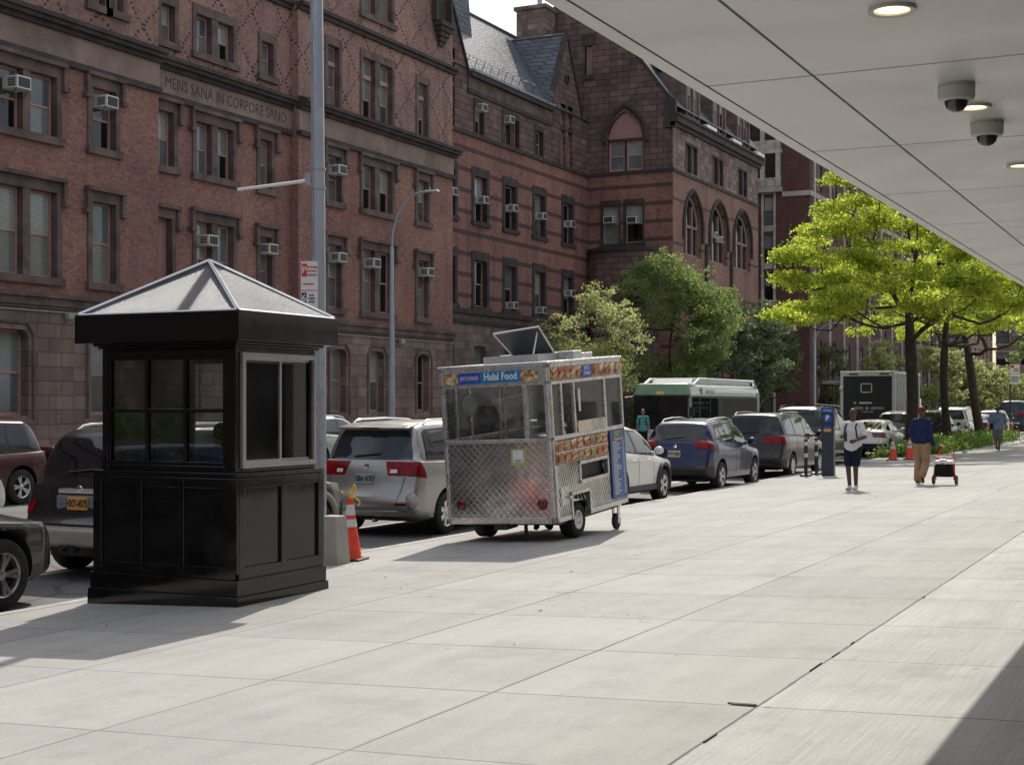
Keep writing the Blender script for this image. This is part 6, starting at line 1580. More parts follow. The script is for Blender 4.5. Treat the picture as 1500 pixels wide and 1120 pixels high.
cb_.hexa([(bx - .15, by - .13, gz(bx) - .01), (bx + .15, by - .13, gz(bx) - .01), (bx + .15, by + .17, gz(bx)), (bx - .15, by + .17, gz(bx))], [(bx - .12, by - .1, gz(bx) + .6), (bx + .11, by - .1, gz(bx) + .6), (bx + .11, by + .14, gz(bx) + .6), (bx - .12, by + .14, gz(bx) + .6)])
cbm = mat('concrete_block', (.4, .385, .36), .85, var=.15, scale=7, bump=.4, dirt=((.16, .15, .13), 7, .5))
tag(cb_.build('concrete_block', cbm, bevel=.015), 'tapered grey concrete block beside the foot of the steel pole', 'concrete block')
M_ORG = mat('cone_orange', (.72, .06, .018), .5, var=.1, scale=6, dirt=((.2, .07, .05), 9, .5)); M_REFL = mat('cone_white_band', (.66, .68, .68), .4, var=.08, dirt=((.3, .3, .3), 9, .5))
def cone(x, y, label, h=.78, rz=0, rope=False, z=None, bands=True, group='orange traffic cones', plain=False):
    z = gz(x) if z is None else z
    r = empty('traffic_cone', (x, y, z), rz, label=label, cat='traffic cone', group=group)
    m = MB(); m.box(-.19, .19, -.19, .19, 0, .035); m.build('base', M_DARKPL, r, bevel=.01)
    R0, R1 = .145, .03; rad = lambda t: R0 + (R1 - R0) * t
    m = MB(); m.lathe([(R0 + .02, .03), (R0, .06), (rad(.98), h * .97), (rad(1) - .008, h), (.001, h)], seg=24); m.build('cone_body', M_ORG, r, smooth=True)
    if not plain:
        for a, b_ in ((.50, .63), (.70, .88)):
            m = MB(); m.lathe([(rad(a) + .004, .06 + (h - .06) * a), (rad(b_) + .004, .06 + (h - .06) * b_)], seg=24); m.build('reflective_band', M_REFL, r, smooth=True)
    if rope:
        m = MB(); pts = [(.02, 0, h - .03)]; 
        for k in range(10): pts.append((.02 + .035 * math.sin(k * 1.1) + .012 * k, -.02 - .01 * math.cos(k), h + .1 - .024 * abs(k - 2) * 1.2))
        m.tube(pts, .011, 6); m.tube([(.03, .0, h - .02), (.0, -.03, h + .06), (.06, 0, h + .17), (.08, -.02, h + .1)], .011, 6); m.build('yellow_rope', mat('yellow_rope', (.8, .5, .02), .6, bump=.5), r, smooth=True)
    return r
cone(-9.88, 15.4, 'orange traffic cone with yellow rope at its tip, beside the concrete block', .8, .2, rope=True)
cone(-10.25, 51.0, 'left one of the two orange traffic cones in front of the white sedan', .74)
cone(-9.75, 51.4, 'right one of the two orange traffic cones in front of the white sedan', .76)
cone(-10.6, 86, 'plain orange cone at the far end beside the signpost', .95, plain=True)

# street lamps on the far pavement
def lamp(x, y, h, arm, label, rise=.9):
    r = empty('street_lamp', (x, y, -.37), label=label, cat='street lamp', group='curved arm street lamps')
    m = MB(); m.tube([(0, 0, 0), (0, 0, h * .5), (0, 0, h * .8)], [.13, .1, .075], 12); m.build('pole', M_GALV, r, smooth=True)
    m = MB(); m.lathe([(.2, 0), (.2, .35), (.13, .5)], seg=10); m.build('base', M_GALV, r)
    m = MB(); pts = [(0, 0, h * .8 - .2)] + [(arm * (1 - math.cos(t)) * .85, 0, h * .8 + (h * .2) * math.sin(t)) for t in [PI / 2 * k / 8 for k in range(1, 9)]] + [(arm, 0, h + .02)]
    m.tube(pts, .04, 8); m.build('curved_arm', M_GALV, r, smooth=True)
    m = MB(); m.hexa([(arm - .05, -.07, h - .0), (arm + .55, -.12, h - .02), (arm + .55, .12, h - .02), (arm - .05, .07, h - .0)], [(arm - .05, -.05, h + .08), (arm + .5, -.09, h + .07), (arm + .5, .09, h + .07), (arm - .05, .05, h + .08)])
    m.build('lamp_head', mat('lamp_head_grey', (.5, .52, .55), .4), r, bevel=.02)
    m = MB(); m.lathe([(.001, .1), (.035, .09), (.04, .0)], (arm + .15, 0, h + .07), seg=10); m.build('photocell', mat('photocell', (.2, .25, .3), .4), r)
    return r
lamp(-28.1, 46.7, 9.85, 1.5, 'curved arm street lamp in front of the red brick block, left of the food cart')
lamp(-27.7, 108.5, 8.0, 1.6, 'street lamp beside the dark trees, between the bus and the black box truck')

# pay station, delineators
mt = empty('parking_meter', (-9.55, 38.9, gz(-9.55)), R(4), label='dark blue parking pay station with P sign beside the kerb', cat='parking meter')
M_MET = mat('meter_slate_blue', (.03, .042, .058), .4, var=.1); M_METB = mat('meter_blue', (.02, .1, .38), .4)
m = MB(); m.hexa([(-.17, -.14, 0), (.17, -.14, 0), (.17, .14, 0), (-.17, .14, 0)], [(-.16, -.12, 1.35), (.16, -.12, 1.35), (.16, .12, 1.35), (-.16, .12, 1.35)]); m.box(-.18, .18, -.14, .14, 1.35, 1.86); m.build('cabinet', M_MET, mt, bevel=.02)
m = MB(); m.hexa([(-.38, -.15, 1.93), (.3, -.15, 1.87), (.3, .2, 1.87), (-.38, .2, 1.93)], [(-.38, -.15, 1.96), (.3, -.15, 1.9), (.3, .2, 1.9), (-.38, .2, 1.96)]); m.build('solar_panel', M_DARKPL, mt)
m = MB(); m.box(-.17, .17, -.15, -.135, 1.72, 1.85); h_ = m.build('header', M_METB, mt); text_mesh('Parking', .07, M_WH, h_, 'lettering', (0, -.152, 1.785), (1, 0, 0), (0, -1, 0))
m = MB(); m.lathe([(.001, -.155), (.115, -.155), (.115, -.14)], (0, 0, 1.57), 'y', 24); h_ = m.build('round_sign', M_METB, mt); text_mesh('P', .2, M_WH, h_, 'lettering', (0, -.158, 1.57), (1, 0, 0), (0, -1, 0), bold=.004)
m = MB(); m.box(-.1, .1, -.15, -.14, 1.2, 1.28); m.build('orange_strip', mat('meter_orange', (.75, .3, .05), .4), mt)
m = MB(); m.box(-.1, .1, -.15, -.14, 1.28, 1.36); m.build('blue_strip', M_METB, mt)
for x, y, lb in ((-10.12, 38.7, 'left one of the two black and white flexible posts beside the pay station'), (-10.1, 39.75, 'right one of the two black and white flexible posts, nearest the pay station')):
    r = empty('delineator_post', (x, y, gz(x)), label=lb, cat='bollard', group='black and white posts')
    m = MB(); m.lathe([(.001, 0), (.17, 0), (.16, .05), (.08, .08), (.05, .09)], seg=16); m.build('base', M_DARKPL, r)
    m = MB(); m.lathe([(.05, .05), (.05, 1.0), (.035, 1.03), (.001, 1.04)], seg=14); m.build('post', M_DARKPL, r, smooth=True)
    for z in (.52, .84):
        q = MB(); q.lathe([(.054, z), (.054, z + .11)], seg=14); q.build('white_band', M_REFL, r, smooth=True)
# far signpost
fs = empty('signpost', (-10.3, 83, gz(-10.3)), label='signpost with small white parking sign near the right edge, beyond the trees', cat='signpost')
m = MB(); m.cyl((0, 0, 0), (0, 0, 4.2), .045, seg=8); m.build('post', M_IRON, fs)
m = MB(); m.box(-.02, .5, -.06, -.05, 3.05, 3.6); m.box(-.02, .5, -.06, -.05, 3.62, 4.15); h_ = m.build('sign_panel', M_WH, fs); m = MB(); m.box(.02, .2, -.068, -.06, 3.95, 4.1); m.build('red_block', M_REDP, h_)
m = MB()
for z in (3.4, 3.3, 3.2, 3.85, 3.75): m.box(.22 if z > 3.6 else .04, .44, -.068, -.06, z, z + .04)
m.build('sign_text_lines', M_BLKTXT, h_)
# ------------------------------------------------------------------ fittings in the canopy
M_LAMP = mat('downlight_glow', (1, .85, .55), .4, emit=(1, .72, .38), es=2.6); M_CAM = mat('camera_housing', (.5, .5, .48), .45, var=.05); M_DOME = mat('smoked_dome', (.02, .02, .022), .05, spec=.9, var=.3)
for y, lb in ((5.16, 'nearest of the three lit round downlights in the canopy ceiling'), (7.03, 'middle lit round downlight, between the two dome cameras'), (8.88, 'farthest lit round downlight, cut by the right edge of the photo')):
    r = empty('ceiling_light', (-1.04, y, 3.0), label=lb, cat='ceiling light', group='round downlights in the canopy')
    m = MB(); m.lathe([(.084, .0), (.084, -.014), (.064, -.011), (.062, .02)], seg=32); m.build('trim_ring', M_CAM, r, smooth=True)
    m = MB(); m.lathe([(.001, -.004), (.063, -.004)], seg=32); m.build('lens', M_LAMP, r)
for y, lb in ((6.52, 'nearer of the two grey dome security cameras on the canopy ceiling'), (7.45, 'farther of the two grey dome security cameras on the canopy ceiling')):
    r = empty('security_camera', (-1.035, y, 3.0), label=lb, cat='security camera', group='dome cameras on the canopy')
    m = MB(); m.lathe([(.078, 0), (.08, -.012), (.079, -.05), (.076, -.068), (.07, -.072), (.06, -.075), (.05, -.075)], seg=36); m.build('housing', M_CAM, r, smooth=True)
    m = MB(); m.lathe([(.0795, -.011), (.0812, -.0125), (.0795, -.014)], seg=36); m.build('seam', M_GROOVE, r)
    m = MB(); m.lathe([(.052, -.07), (.051, -.08), (.044, -.1), (.03, -.115), (.012, -.122), (.0008, -.123)], seg=32); m.build('dome', M_DOME, r, smooth='full')
# ------------------------------------------------------------------ people: one remeshed skin per body
def capsule(mb, p0, p1, r0, r1, seg=12):
    p0, p1 = Vector(p0), Vector(p1); d = p1 - p0; L = d.length
    if L < 1e-6: mb.ball(p0, r0, seg, 8); return
    dn = d / L; pts, rs = [], []
    for k in range(4): a = PI / 2 * k / 4; pts.append(p0 - dn * r0 * math.cos(a)); rs.append(max(.001, r0 * math.sin(a)))
    pts.append(p0); rs.append(r0); pts.append(p1); rs.append(r1)
    for k in range(1, 5): a = PI / 2 * k / 4; pts.append(p1 + dn * r1 * math.sin(a)); rs.append(max(.001, r1 * math.cos(a)))
    mb.tube(pts, rs, seg)
def remesh(mb, name, m, parent, vox=.012, smooth_it=4):
    me = bpy.data.meshes.new(name); me.from_pydata(mb.v, [], mb.f)
    o = bpy.data.objects.new('t', me); col.objects.link(o)
    r = o.modifiers.new('r', 'REMESH'); r.mode = 'VOXEL'; r.voxel_size = vox
    if smooth_it: s = o.modifiers.new('s', 'SMOOTH'); s.iterations = smooth_it; s.factor = .5
    dg = bpy.context.evaluated_depsgraph_get(); out = bpy.data.meshes.new_from_object(o.evaluated_get(dg)); bpy.data.objects.remove(o)
    out.materials.clear(); out.materials.append(m); out.polygons.foreach_set('use_smooth', [True] * len(out.polygons)); out.polygons.foreach_set('material_index', [0] * len(out.polygons))
    return link(name, out, parent)
def skin_mat(n, c): return mat(n, c, .5, var=.08, scale=9)
def cloth(n, c, v=.14): return mat(n, c, .85, var=v, scale=5, bump=.5, spec=.2)
def person(label, loc, rz, J, sk, parts, vox=.012, hands=True, face=True, k=1.):
    """J: joints in local metres (x = left of the person, -y = facing)"""
    root = empty('person', loc, rz, label=label, cat='person')
    J = {a: Vector(b_) * k for a, b_ in J.items()}
    b_ = MB(); Hd = J['head']; f = J.get('face', Vector((0, -1, 0))).normalized(); sd = Vector((0, 0, 1)).cross(f).normalized()
    b_.ball(Hd + Vector((0, 0, .025)), (.076, .09, .105), 16, 12); b_.ball(Hd + f * .018 - Vector((0, 0, .05)), (.058, .066, .072), 14, 10)
    capsule(b_, Hd - Vector((0, 0, .07)), J['neck'], .055, .062)
    if face:
        capsule(b_, Hd + f * .088 + Vector((0, 0, .02)), Hd + f * .106 - Vector((0, 0, .02)), .008, .014, 8)
        capsule(b_, Hd + f * .079 - Vector((0, 0, .055)) - sd * .018, Hd + f * .079 - Vector((0, 0, .055)) + sd * .018, .009, .009, 8)
        for s in (1, -1): b_.ball(Hd + sd * s * .08, (.014, .018, .03), 8, 6)
    P = J['pelvis']; C = J['chest']; N = J['neck']
    for s in ('l', 'r'):
        capsule(b_, J['sh_' + s], J['el_' + s], .05, .04); capsule(b_, J['el_' + s], J['wr_' + s], .04, .027)
        capsule(b_, J['hip_' + s], J['kn_' + s], .085, .06); capsule(b_, J['kn_' + s], J['an_' + s], .058, .04)
        kn = J['kn_' + s]; an = J['an_' + s]; mid = kn.lerp(an, .3) + (J.get('back', -f)) * .012; b_.ball(mid, (.05, .052, .1), 10, 8)
        t = J.get('toe_' + s, an + f * .15 - Vector((0, 0, .05))); capsule(b_, an - Vector((0, 0, .03)), t, .035, .03)
        capsule(b_, C.lerp(N, .6), J['sh_' + s], .07, .058)
        if hands:
            w = J['wr_' + s]; h = J.get('hand_' + s, w + (w - J['el_' + s]).normalized() * .09); d = (h - w).normalized(); sp = J.get('palm_' + s, f.cross(d)).normalized()
            capsule(b_, w, w + d * .06, .026, .03)
            for q in range(4):
                o = sp * (q - 1.5) * .019; L = (.062, .074, .07, .055)[q]; curl = J.get('curl_' + s, f * .5)
                a = w + d * .075 + o; m_ = a + d * L * .5 + curl * .012; e = m_ + (d * .6 + curl * .9).normalized() * L * .45
                capsule(b_, w + d * .04 + o * .8, a, .012, .0105, 6); capsule(b_, a, m_, .0105, .0095, 6); capsule(b_, m_, e, .0095, .008, 6)
            a = w + d * .03 - sp * .03; capsule(b_, a, a - sp * .02 + d * .04, .013, .011, 6); capsule(b_, a - sp * .02 + d * .04, a - sp * .012 + d * .07, .011, .009, 6)
    for a, c, ra, rc in ((P, P.lerp(C, .5), .12, .11), (P.lerp(C, .5), C, .11, .13), (C, C.lerp(N, .55), .13, .095)):
        for s in (-1, 1): capsule(b_, a + sd * s * .05, c + sd * s * .055, ra * .85, rc * .85)
    remesh(b_, 'body', sk, root, .0075 if hands else vox, 3)
    if face:
        e = MB()
        for s in (1, -1): e.ball(Hd + f * .084 + sd * s * .031 + Vector((0, 0, .022)), .009, 8, 6)
        e.build('eyes', M_DARKPL, root, smooth=True)
    for nm, fn, mt, vx in parts:
        c = MB(); fn(c, J, f, sd)
        if vx: remesh(c, nm, mt, root, vx, 4)
        else: c.build(nm, mt, root, smooth=True)
    return root
def torso_shell(c, J, sd, e, low=.0, neck=.35):
    P, C, N = J['pelvis'], J['chest'], J['neck']; lo = P + Vector((0, 0, low))
    for s in (-1, 1):
        capsule(c, lo + sd * s * .06, lo.lerp(C, .5) + sd * s * .055, .115 + e, .105 + e); capsule(c, lo.lerp(C, .5) + sd * s * .055, C + sd * s * .06, .105 + e, .12 + e); capsule(c, C + sd * s * .06, C.lerp(N, .5) + sd * s * .05, .12 + e, .085 + e)
def trim_below(c, z):
    c.v = [(x, y, max(q, z)) for x, y, q in c.v]
def shirt(e=.018, sleeve=.8, low=.0, cut=None, long=False):
    def f_(c, J, f, sd):
        torso_shell(c, J, sd, e, low)
        for s in 'lr':
            capsule(c, J['chest'].lerp(J['neck'], .6), J['sh_' + s], .07 + e, .052 + e)
            el = J['el_' + s]; sh = J['sh_' + s]; capsule(c, sh, sh.lerp(el, sleeve if not long else 1), .05 + e, .047 + e if not long else .042 + e)
            if long: capsule(c, el, el.lerp(J['wr_' + s], .95), .045 + e, .034 + e)
        if cut is not None: trim_below(c, cut)
    return f_
def pants(frac, e=.02, r1=None):
    def f_(c, J, f, sd):
        for s in (-1, 1): capsule(c, J['pelvis'] + sd * s * .055 - Vector((0, 0, .02)), J['pelvis'] + sd * s * .05 + Vector((0, 0, .02)), .1 + e, .085 + e)
        for s in 'lr':
            h, k, a = J['hip_' + s], J['kn_' + s], J['an_' + s]
            if frac <= 1: capsule(c, h, h.lerp(k, frac), .095 + e, .075 + e)
            else: capsule(c, h, k, .09 + e, .065 + e); capsule(c, k, k.lerp(a, frac - 1), .065 + e, (r1 or .055) + e)
    return f_
def shoes(e=.0):
    def f_(c, J, f, sd):
        for s in 'lr':
            an = J['an_' + s]; t = J.get('toe_' + s, an + f * .15 - Vector((0, 0, .05)))
            capsule(c, an - Vector((0, 0, .035)) - (t - an).normalized() * .02, t, .044, .04); capsule(c, an - Vector((0, 0, .0)), an - Vector((0, 0, .04)), .046, .046)
    return f_
def hair(mat_fn=None, up=.035, r=(.082, .096, .088)):
    def f_(c, J, f, sd): c.ball(J['head'] + Vector((0, 0, up)) - f * .014, r, 16, 12)
    return f_
def cap(c, J, f, sd):
    H = J['head'] + Vector((0, 0, .045)); c.ball(H, (.086, .1, .08), 16, 12); c.hexa([tuple(H + sd * a + f * b_ - Vector((0, 0, .012))) for a, b_ in ((-.07, .05), (.07, .05), (.055, .17), (-.055, .17))], [tuple(H + sd * a + f * b_ + Vector((0, 0, .005))) for a, b_ in ((-.07, .05), (.07, .05), (.055, .16), (-.055, .16))])

SK_D = skin_mat('skin_dark', (.085, .04, .025)); SK_M = skin_mat('skin_tan', (.33, .17, .11)); SK_B = skin_mat('skin_brown', (.16, .08, .05))
HAIR = mat('black_hair', (.012, .01, .009), .7)
base = dict(pelvis=(0, 0, .95), chest=(0, 0, 1.28), neck=(0, 0, 1.5), head=(0, -.01, 1.64), sh_l=(.165, 0, 1.42), sh_r=(-.165, 0, 1.42), el_l=(.22, .02, 1.14), el_r=(-.22, .02, 1.14), wr_l=(.25, -.05, .9), wr_r=(-.25, -.05, .9),
    hip_l=(.09, 0, .92), hip_r=(-.09, 0, .92), kn_l=(.1, -.03, .5), kn_r=(-.1, -.03, .5), an_l=(.1, .02, .09), an_r=(-.1, .02, .09))
def pose(**k): d = dict(base); d.update(k); return d
CW = cloth('white_shirt_cloth', (.68, .68, .7), .06); CB = cloth('dark_navy_cloth', (.012, .015, .035)); CJ = cloth('blue_jacket_cloth', (.016, .025, .08)); CK = cloth('khaki_cloth', (.33, .22, .13))
CG = cloth('grey_shorts_cloth', (.16, .15, .14)); CT = cloth('teal_cloth', (.1, .33, .3)); CL = cloth('faded_blue_cloth', (.16, .23, .32)); CBK = cloth('black_cloth', (.015, .015, .017)); CR = cloth('maroon_cap_cloth', (.16, .02, .025)); CGU = cloth('guard_blue_cloth', (.045, .07, .2)); CWS = cloth('white_sneaker', (.62, .62, .64))
CBR = cloth('brown_shoe', (.12, .07, .04))
# 1: man in the white shirt, walking toward us, hands together in front
def open_shirt(c, J, f, sd):
    shirt(.024, .72, -.02)(c, J, f, sd)
    for s in (-1, 1): capsule(c, J['pelvis'] + sd * s * .1 + Vector((0, 0, -.02)), J['pelvis'] + sd * s * .07 + f * .05 + Vector((0, 0, -.13)), .1, .05)
def straps(c, J, f, sd):
    for s in (-1, 1):
        o = sd * s * .115
        c.tube([J['chest'] + o - f * .15 + Vector((0, 0, .1)), J['neck'] + o * .95 - Vector((0, 0, .01)) - f * .02, J['chest'] + o + f * .155 + Vector((0, 0, .1)), J['chest'] + o * 1.25 + f * .155 - Vector((0, 0, .12)), J['chest'] + o * 1.45 - Vector((0, 0, .2)) ], .017, 6)
def bottle(c, J, f, sd):
    w = J['wr_r'] + Vector((.07, -.07, -.06)); c.tube([w, w + Vector((.0, 0, .16)), w + Vector((0, 0, .19)), w + Vector((0, 0, .23))], [.032, .032, .016, .016], 10)
p1 = person('man in white short sleeved shirt and dark shorts walking toward the camera', (-7.1, 31.1, gz(-7.1)), R(-8),
    pose(el_l=(.27, .0, 1.15), wr_l=(.15, -.22, 1.08), el_r=(-.27, .0, 1.15), wr_r=(-.13, -.22, 1.14), hand_l=(.06, -.27, 1.06), hand_r=(-.07, -.29, 1.16), palm_l=(0, 0, 1), palm_r=(0, 0, 1), kn_l=(.075, -.04, .5), an_l=(.055, .03, .09), kn_r=(-.085, -.06, .5), an_r=(-.055, -.05, .085)), SK_D,
    [('shirt', open_shirt, CW, .012), ('shorts', pants(.8, .022), CB, .014), ('sneakers', shoes(), CWS, .011), ('backpack_straps', straps, CB, None), ('close_cropped_hair', hair(r=(.078, .093, .075), up=.048), mat('grey_cropped_hair', (.06, .055, .05), .8), None)], k=1.0)
wb_ = empty('water_bottle', (-7.1, 31.1, gz(-7.1)), R(-8), label='dark slim bottle held by the man in the white shirt', cat='bottle')
m = MB(); m.tube([(-.05, -.31, 1.06), (-.05, -.31, 1.22), (-.05, -.31, 1.25)], [.033, .033, .018], 12); m.build('flask', M_DARKPL, wb_, smooth=True); m = MB(); m.cyl((-.05, -.31, 1.25), (-.05, -.31, 1.29), .02, seg=10); m.build('cap', M_METB, wb_)
# 2: man in the blue jacket pulling a cart, seen from behind
p2 = person('man in blue jacket, khaki trousers and dark red cap, walking away pulling a cart', (-6.05, 33.3, gz(-6.05)), R(180 - 6),
    pose(face=(0, -1, 0), sh_l=(.15, 0, 1.42), sh_r=(-.15, 0, 1.42), el_l=(.22, .07, 1.17), wr_l=(.18, -.12, 1.05), el_r=(-.2, .05, 1.13), wr_r=(-.3, .1, .9), hand_r=(-.36, .13, .82), palm_r=(0, 1, 0), kn_l=(.1, -.1, .52), an_l=(.1, -.03, .09), kn_r=(-.1, -.02, .5), an_r=(-.1, .28, .22), toe_r=(-.1, .24, .07)), SK_D,
    [('jacket', shirt(.026, low=.03, long=True), CJ, .013), ('trousers', pants(1.95, .026, .06), CK, .013), ('shoes', shoes(), CBR, .012), ('cap', cap, CR, None)])
tc_ = empty('folding_cart', (-5.45, 32.85, gz(-5.45)), R(-6), label='small red folding cart with strapped bags pulled by the man in the blue jacket', cat='cart')
CRT = mat('cart_red', (.55, .04, .035), .4)
m = MB()
for s in (-1, 1): m.tube([(s * .2, -.05, .12), (s * .2, 0, .55), (s * .16, .1, .72), (s * .08, .2, .84)], .014, 6)
m.tube([(-.08, .2, .84), (-.2, .28, .88)], .014, 6); m.tube([(-.2, 0, .55), (.2, 0, .55)], .014, 6); m.tube([(-.2, -.12, .42), (.2, -.12, .42)], .016, 6); m.tube([(-.2, -.12, .42), (-.24, -.05, .15)], .016, 6); m.tube([(.2, -.12, .42), (.24, -.05, .15)], .016, 6); m.tube([(-.2, -.2, .62), (.2, -.2, .62)], .016, 6)
m.build('frame', CRT, tc_, smooth=True)
m = MB(); m.box(-.2, .2, -.18, .1, .18, .46); m.build('black_bag', CBK, tc_, bevel=.05, seg=3)
m = MB(); m.box(-.22, -.03, -.2, .06, .47, .55); m.box(.03, .21, -.2, .06, .47, .55); m.box(-.08, .08, -.21, -.17, .5, .58); m.build('white_packages', M_WH, tc_, bevel=.02)
for s in (-1, 1):
    m = MB(); m.lathe([(.001, -.02), (.09, -.02), (.11, -.012), (.11, .012), (.09, .02), (.001, .02)], (s * .25, -.03, .11), 'x', 18); wo_ = m.build('wheel', M_RUB, tc_, smooth=True); q = MB(); q.lathe([(.001, -.023), (.05, -.023), (.05, .023), (.001, .023)], (s * .25, -.03, .11), 'x', 12); q.build('hub', CRT, wo_)
# 3: man with cross body bag and flat cap, coming toward us in the tree shade
def strap3(c, J, f, sd):
    c.tube([J['neck'] + sd * .1, J['chest'] + f * .165 + sd * .02 - Vector((0, 0, .02)), J['pelvis'] + f * .13 - sd * .16 + Vector((0, 0, .12))], .014, 6)
def bag3(c, J, f, sd): c.ball(J['pelvis'] - sd * .24 + Vector((0, 0, .02)), (.07, .12, .14), 12, 8)
person('man in blue t-shirt and grey shorts with cross body bag, in the tree shade', (-8.0, 60.6, gz(-8.0)), R(12),
    pose(sh_l=(.22, 0, 1.43), sh_r=(-.22, 0, 1.43), el_l=(.31, .05, 1.15), el_r=(-.31, .05, 1.15), wr_l=(.3, -.06, .92), wr_r=(-.31, -.04, .92), kn_l=(.08, -.12, .5), an_l=(.04, -.03, .09), kn_r=(-.08, -.0, .5), an_r=(-.03, .12, .12)), SK_B,
    [('t_shirt', shirt(.045, .85, -.02), CL, .015), ('shorts', pants(.95, .035), CG, .015), ('shoes', shoes(), CBR, .014), ('bag_strap', strap3, CBK, None), ('shoulder_bag', bag3, CBK, None), ('flat_cap', hair(up=.055, r=(.09, .11, .06)), CBK, None)])
# 4: person in teal standing in the road beyond the cart
person('person in teal t-shirt with backpack, between the food cart and the bus', (-20.6, 53.6, RZ + .12), R(20),
    pose(wr_l=(.26, -.08, .92)), SK_M, [('t_shirt', shirt(.024, .7, 0), CT, .015), ('trousers', pants(1.9, .02), CBK, .015), ('shoes', shoes(), CBK, .015), ('backpack_straps', straps, CB, None), ('short_black_hair', hair(), HAIR, None)])
# 5: guard in the booth
person('guard in blue shirt sitting inside the black booth, seen through the panes', (-9.3, 11.98, -.10), R(205),
    pose(pelvis=(0, 0, .68), chest=(0, -.05, 1.02), neck=(0, -.09, 1.24), head=(0, -.13, 1.37), sh_l=(.19, -.05, 1.16), sh_r=(-.19, -.05, 1.16), el_l=(.24, -.16, .92), el_r=(-.24, -.16, .92), wr_l=(.15, -.36, .96), wr_r=(-.15, -.36, .96), hip_l=(.09, 0, .66), hip_r=(-.09, 0, .66), kn_l=(.12, -.4, .6), kn_r=(-.12, -.4, .6), an_l=(.12, -.38, .2), an_r=(-.12, -.38, .2)), SK_D,
    [('shirt', shirt(.028, long=True), CGU, .014), ('trousers', pants(1.9, .02), CBK, .015), ('shoes', shoes(), CBK, .015), ('short_black_hair', hair(), HAIR, None)])
# 6: cook in the cart
person('cook in dark clothes working inside the food cart, seen through the rear window', (-8.85, 19.0, gz(-8.8) + .1), R(20),
    pose(head=(0, -.06, 1.6), el_l=(.26, -.08, 1.15), wr_l=(.2, -.32, 1.1), el_r=(-.26, -.08, 1.15), wr_r=(-.18, -.34, 1.12)), SK_B, [('shirt', shirt(.03, long=True), CBK, .014), ('trousers', pants(1.9, .02), CBK, .015), ('shoes', shoes(), CBK, .015), ('black_cap', cap, CBK, None)])
# 7: person in white at the far right edge, with a bicycle
person('person in white shirt at the right edge of the photo beside a bicycle', (-8.35, 76.3, gz(-8.35)), R(60),
    pose(), SK_D, [('shirt', shirt(.04, .85, -.02), CW, .015), ('trousers', pants(1.9, .025), CB, .015), ('shoes', shoes(), CBK, .015), ('short_black_hair', hair(), HAIR, None)])
bk = empty('bicycle', (-8.9, 74.6, gz(-8.9)), R(35), label='dark parked bicycle at the right edge, in front of the person in white', cat='bicycle')
m = MB(); m.tube([(0, .05, .55), (0, -.45, .34)], .016, 6); m.tube([(0, .05, .55), (0, -.02, .30)], .016, 6); m.tube([(0, -.45, .34), (0, -.02, .3)], .014, 6); m.tube([(0, .5, .78), (0, .05, .82)], .016, 6); m.tube([(0, .5, .72), (0, -.02, .3)], .018, 6); m.tube([(0, -.02, .3), (0, -.0, .9)], .015, 6); m.tube([(0, .48, .85), (0, .58, .34)], .016, 6)
m.build('frame', mat('bicycle_dark_red', (.2, .03, .03), .4), bk)
m = MB(); m.tube([(-.28, .4, .95), (0, .48, .95), (.28, .4, .95)], .013, 6); m.tube([(0, .48, .82), (0, .48, .95)], .013, 6); m.build('handlebar', M_CHROME, bk); m = MB(); m.ball((0, -.02, .93), (.07, .13, .035), 10, 6); m.build('saddle', M_DARKPL, bk, smooth=True)
for y in (-.45, .58):
    m = MB(); m.tube([(0, y + .33 * math.cos(a), .34 + .33 * math.sin(a)) for a in [2 * PI * q / 24 for q in range(25)]], .017, 6); 
    for q in range(10): a = PI * q / 5; m.tube([(0, y, .34), (0, y + .32 * math.cos(a), .34 + .32 * math.sin(a))], .003, 4)
    m.build('wheel', M_RUB, bk)
# ------------------------------------------------------------------ vegetation
def leafmat(name, c1, c2, c3, trans=.45):
    m = bpy.data.materials.new(name); m.use_nodes = True; t = m.node_tree; n = t.nodes; n.clear()
    o = n.new('ShaderNodeOutputMaterial'); d = n.new('ShaderNodeBsdfPrincipled'); tr = n.new('ShaderNodeBsdfTranslucent'); mx = n.new('ShaderNodeMixShader')
    at = n.new('ShaderNodeAttribute'); at.attribute_name = 'tone'; r = n.new('ShaderNodeValToRGB'); e = r.color_ramp.elements; e.new(.5)
    for i, (p, c) in enumerate(((0, c1), (.5, c2), (1, c3))): e[i].position = p; e[i].color = c4(c)
    hs = n.new('ShaderNodeHueSaturation'); hs.inputs['Saturation'].default_value = 1.06; hs.inputs['Value'].default_value = 3.1; hs.inputs['Hue'].default_value = .488
    t.links.new(at.outputs['Fac'], r.inputs[0]); t.links.new(r.outputs[0], d.inputs['Base Color']); t.links.new(r.outputs[0], hs.inputs['Color']); t.links.new(hs.outputs[0], tr.inputs[0])
    d.inputs['Roughness'].default_value = .5; d.inputs['Specular IOR Level'].default_value = .35; mx.inputs[0].default_value = trans
    t.links.new(d.outputs[0], mx.inputs[1]); t.links.new(tr.outputs[0], mx.inputs[2]); t.links.new(mx.outputs[0], o.inputs[0]); return m
